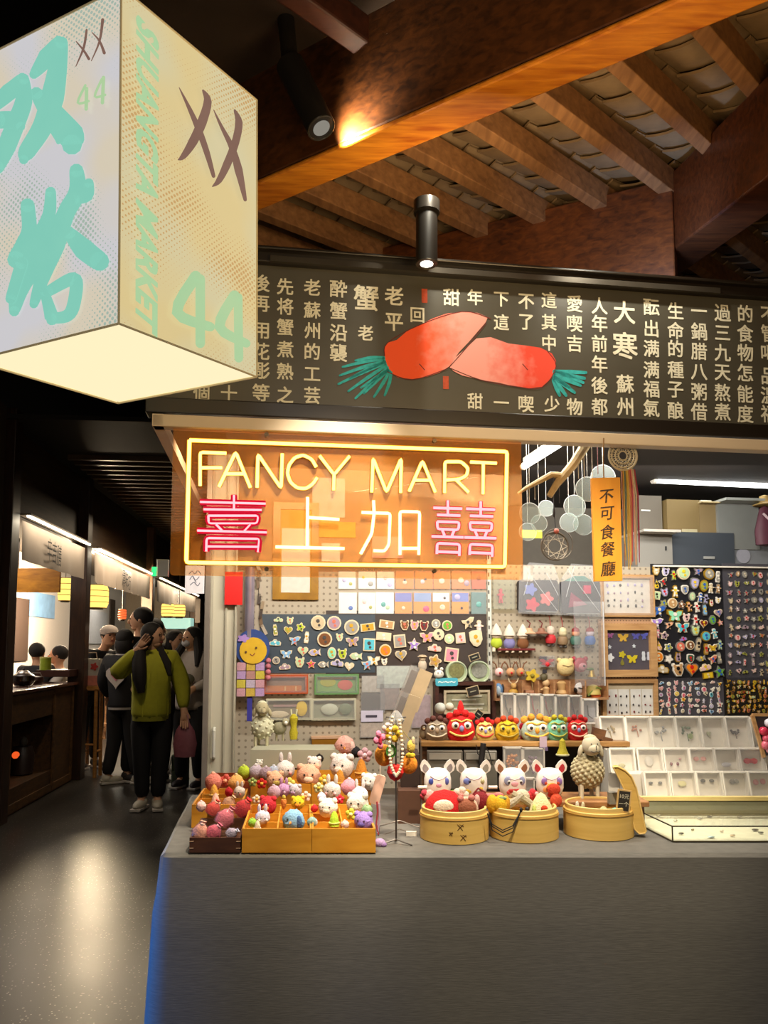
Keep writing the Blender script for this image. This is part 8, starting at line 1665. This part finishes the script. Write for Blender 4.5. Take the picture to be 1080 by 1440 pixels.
    return t
green = mat('#a3a122', .85, var=.12, scale=26, bump=.6); blackc = mat('#0f0c0e', .8, var=.2, scale=12); whitec = mat('#a89c94', .85, var=.1, scale=20, bump=.4); shoew = mat('#b8b0a0', .6)
def ex_green(t, hp, P, Rh, h):
    # long hair falling in front, glasses, ribbed hem
    b = MB(); b.tube([hp(-.035, -.01, .0), P(-.065, -.055, .86), P(-.06, -.105, .78), P(-.055, -.115, .70), P(-.045, -.11, .63)], [.028 * h, .035 * h, .038 * h, .036 * h, .018 * h], 10); b.tube([hp(.03, .01, -.02), P(.05, -.03, .84), P(.085, -.07, .78), P(.10, -.09, .72)], [.02 * h, .026 * h, .022 * h, .01 * h], 8); b.build('long_hair_lock', hair_m, t)
    b = MB()
    for s in (-1, 1):
        pts = [hp(s * .020 + .013 * math.cos(a), -.064, .004 + .012 * math.sin(a)) for a in [2 * PI * i / 10 for i in range(10)]]; b.tube(pts, .0014 * h, 4, closed=True)
    b.build('glasses', M_('#5a4a44', .3, metal=.5), t)
    b = MB(); b.lathe([(.098 * h, .475 * h), (.100 * h, .50 * h)], n=20); b.build('hem_band', mat('#86841a', .85), t)
    b = MB()
    for i in range(16):
        a = 2 * PI * i / 16; b.tube([(.097 * h * math.cos(a), .097 * h * math.sin(a), .50 * h), (.095 * h * math.cos(a), .095 * h * math.sin(a), .62 * h), (.088 * h * math.cos(a), .088 * h * math.sin(a), .74 * h)], [.004 * h, .005 * h, .002 * h], 5)
    b.build('knit_rib', green, t)
gw = person(209, 1137, 1.63, 12, 'woman in a loose lime green jumper and black trousers, hand raised to her long hair', green, blackc, shoew,
       {'r': ((-.19, -.04, .72), (-.07, -.08, .865)), 'l': ((.165, .0, .655), (.175, -.04, .52)), 'ar': (-.035, .0, .05), 'al': (.045, -.01, .05), 'kr': (-.045, -.01, .285), 'kl': (.055, -.01, .285), 'fr': (-.25, -.97), 'fl': (.1, -.99)}, head_yaw=58, hair='long', extras=ex_green, loose=1.26)
def ex_varsity(t, hp, P, Rh, h):
    hm = [(x * .075 * h, .64 * h + z * .080 * h) for x, z in ol('heart')]
    b = MB(); b.plate(hm, .008, y=0); b.v = [(x, -y + .106 * h, z + .06 * h) for x, y, z in b.v]; b.f = [f[::-1] for f in b.f]; b.build('white_heart_patch', mat('#bdb0a8', .9, var=.1, scale=50, bump=.5), t)
    b = MB(); b.plate([(x * .5, .69 * h + (z - .64 * h) * .5) for x, z in hm], .004, y=0); b.v = [(x, -y + .113 * h, z + .02 * h) for x, y, z in b.v]; b.f = [f[::-1] for f in b.f]; b.build('pink_heart', mat('#c8707c', .8), t)
    b = MB(); b.lathe([(.093 * h, .485 * h), (.095 * h, .50 * h)], n=20); b.build('white_hem_stripe', mat('#a8a09a', .8), t)
    b = MB(); b.torus((0, 0, .838 * h), .050 * h, .006 * h, n=18); b.build('collar_stripe', mat('#a8a09a', .8), t)
person(170, 1103, 1.60, 172, 'person in black varsity jacket with a white heart on the back, facing away', blackc, mat('#14100f', .85), shoew,
       {'r': ((-.15, .0, .66), (-.14, -.06, .54)), 'l': ((.15, .0, .66), (.13, -.07, .55)), 'fl': (-.7, -.7), 'fr': (-.9, -.3), 'al': (.09, .02, .05), 'ar': (-.10, -.02, .05)}, hair='mid', extras=ex_varsity, loose=1.12)
def ex_mask(t, hp, P, Rh, h):
    b = MB(); b.ell(hp(0, -.05, -.032), (.032 * h, .022 * h, .024 * h), rot=Rh); b.build('face_mask', mat('#b8b4b8', .8), t)
    b = MB(); b.tube([hp(-.04, 0, .0), P(-.07, -.05, .84), P(-.075, -.08, .76)], [.024 * h, .028 * h, .012 * h], 9); b.tube([hp(.04, 0, .0), P(.07, -.05, .84), P(.075, -.08, .76)], [.024 * h, .028 * h, .012 * h], 9); b.build('long_hair_lock', hair_m, t)
    b = MB(); b.ell(P(.03, -.11, .68), (.05 * h, .012 * h, .034 * h)); b.build('dark_print', mat('#4a4634', .8), t)
person(266, 1108, 1.62, -14, 'woman in a cream jumper and white face mask beside the grey door post', whitec, blackc, mat('#2a2224', .6),
       {'r': ((-.16, -.01, .665), (-.15, -.09, .56)), 'l': ((.15, -.01, .665), (.07, -.13, .62))}, head_yaw=-20, hair='long', extras=ex_mask, loose=1.18)
person(197, 0, 1.84, 60, 'tall man in dark clothes with short black hair in profile behind the green jumper', mat('#15110f', .8), blackc, mat('#2a2420', .6),
       {'r': ((-.14, 0, .66), (-.12, -.08, .56)), 'l': ((.14, 0, .66), (.12, -.08, .56))}, head_yaw=-140, hair='short', Yo=8.5)
person(218, 0, 1.74, 140, 'dark-haired person behind the tall man, only the head showing', blackc, blackc, mat('#2a2420', .6),
       {'r': ((-.14, 0, .66), (-.12, -.06, .54)), 'l': ((.14, 0, .66), (.12, -.06, .54))}, hair='mid', Yo=9.0)
person(247, 0, 1.60, 30, 'dark-haired woman in dark coat between green and cream jumpers', mat('#2a1e22', .8), blackc, mat('#2a2420', .6),
       {'r': ((-.14, 0, .66), (-.12, -.06, .54)), 'l': ((.14, 0, .66), (.12, -.06, .54))}, hair='mid', head_yaw=30, Yo=8.6)
def ex_cap(t, hp, P, Rh, h):
    b = MB(); b.ell(hp(0, .004, .03), (.062 * h, .066 * h, .048 * h), rot=Rh, nu=18, nv=10); b.box(hp(0, -.08, .022), (.08 * h, .06 * h, .006 * h), rot=Rh); b.build('white_cap', mat('#b8aca4', .8), t)
    b = MB(); b.tube([P(-.11, -.03, .80), P(-.16, -.05, .70), P(-.18, -.08, .64)], .012 * h, 6); b.build('sleeve_stripe', mat('#b0aaa4', .8), t)
person(128, 0, 1.66, 50, 'man in a white cap and dark jacket leaning over a table in the second bay', blackc, blackc, mat('#3a3430', .6),
       {'r': ((-.16, -.12, .68), (-.10, -.24, .62)), 'l': ((.16, -.12, .68), (.10, -.24, .62))}, head_yaw=-10, extras=ex_cap, Yo=9.4, lean=.55)
person(84, 0, 1.55, -60, 'seated dark-haired diner in a white top at the nearest food counter', mat('#b8b0a8', .8), blackc, shoew,
       {'r': ((-.15, -.08, .68), (-.08, -.2, .72)), 'l': ((.15, -.08, .68), (.08, -.2, .72))}, head_yaw=-20, sit=True, Yo=9.1, z0=-.12)
person(53, 0, 1.52, 180, 'seated person with dark hair and black top seen from behind at the nearest counter', mat('#1c1a1c', .8), blackc, shoew,
       {'r': ((-.14, -.05, .66), (-.08, -.18, .66)), 'l': ((.14, -.05, .66), (.08, -.18, .66))}, sit=True, Yo=8.9, z0=-.06)
for px, Y, lab in ((84, 9.1, 'low stool beneath the diner in the white top'), (53, 8.9, 'low stool beneath the seated person in black')):
    q = at_y(px, 900, Y); put('wooden_stool', lab, 'stool', Matrix.Translation((q.x, Y, 0)), 1, [('seat', MB().cyl((0, 0, .56), (0, 0, .59), .16, n=18), mdw), ('leg', MB().cyl((-.1, -.1, 0), (-.08, -.08, .56), .018), mdw), ('leg', MB().cyl((.1, -.1, 0), (.08, -.08, .56), .018), mdw), ('leg', MB().cyl((-.1, .1, 0), (-.08, .08, .56), .018), mdw), ('leg', MB().cyl((.1, .1, 0), (.08, .08, .56), .018), mdw)])
# things they carry
wl = gw.matrix_world @ Vector((.185 * 1.63, -.05 * 1.63, .45 * 1.63)); kk = 7.0 / F
put('pink_carrier_bag', 'pink translucent carrier bag hanging from the hand of the woman in green', 'bag', Matrix.Translation(wl), kk, [('bag', MB().lathe([(0, -46), (14, -44), (17, -26), (13, -8), (5, 4), (0, 6)], n=12, sy=.5), mat('#a0606c', .4, var=.3, scale=20, trans=.15)), ('handle', MB().tube([(-4, 0, 2), (-2, 0, 14), (3, 0, 14), (5, 0, 2)], 1.0, 6), M_('#b88890'))])
q = at_z(241, 1112, 0)
put('green_backpack', 'dull green backpack with white straps standing behind the woman in green', 'backpack', Matrix.Translation((q.x + .02, q.y + .25, 0)), 7.3 / F, [('body', MB().rbox((0, 0, 24), (26, 18, 48), 6), M_('#3c4430', .8)), ('white_strap', MB().tube([(0, -10, 50), (2, -12, 20), (3, -12, 2)], 1.6, 6), M_('#a8a49c')), ('white_strap', MB().tube([(-12, -8, 46), (-14, -10, 30), (-10, -10, 18)], 1.4, 6), M_('#a8a49c')), ('pocket', MB().rbox((0, -10, 14), (20, 4, 20), 2), M_('#343c2a', .8))])
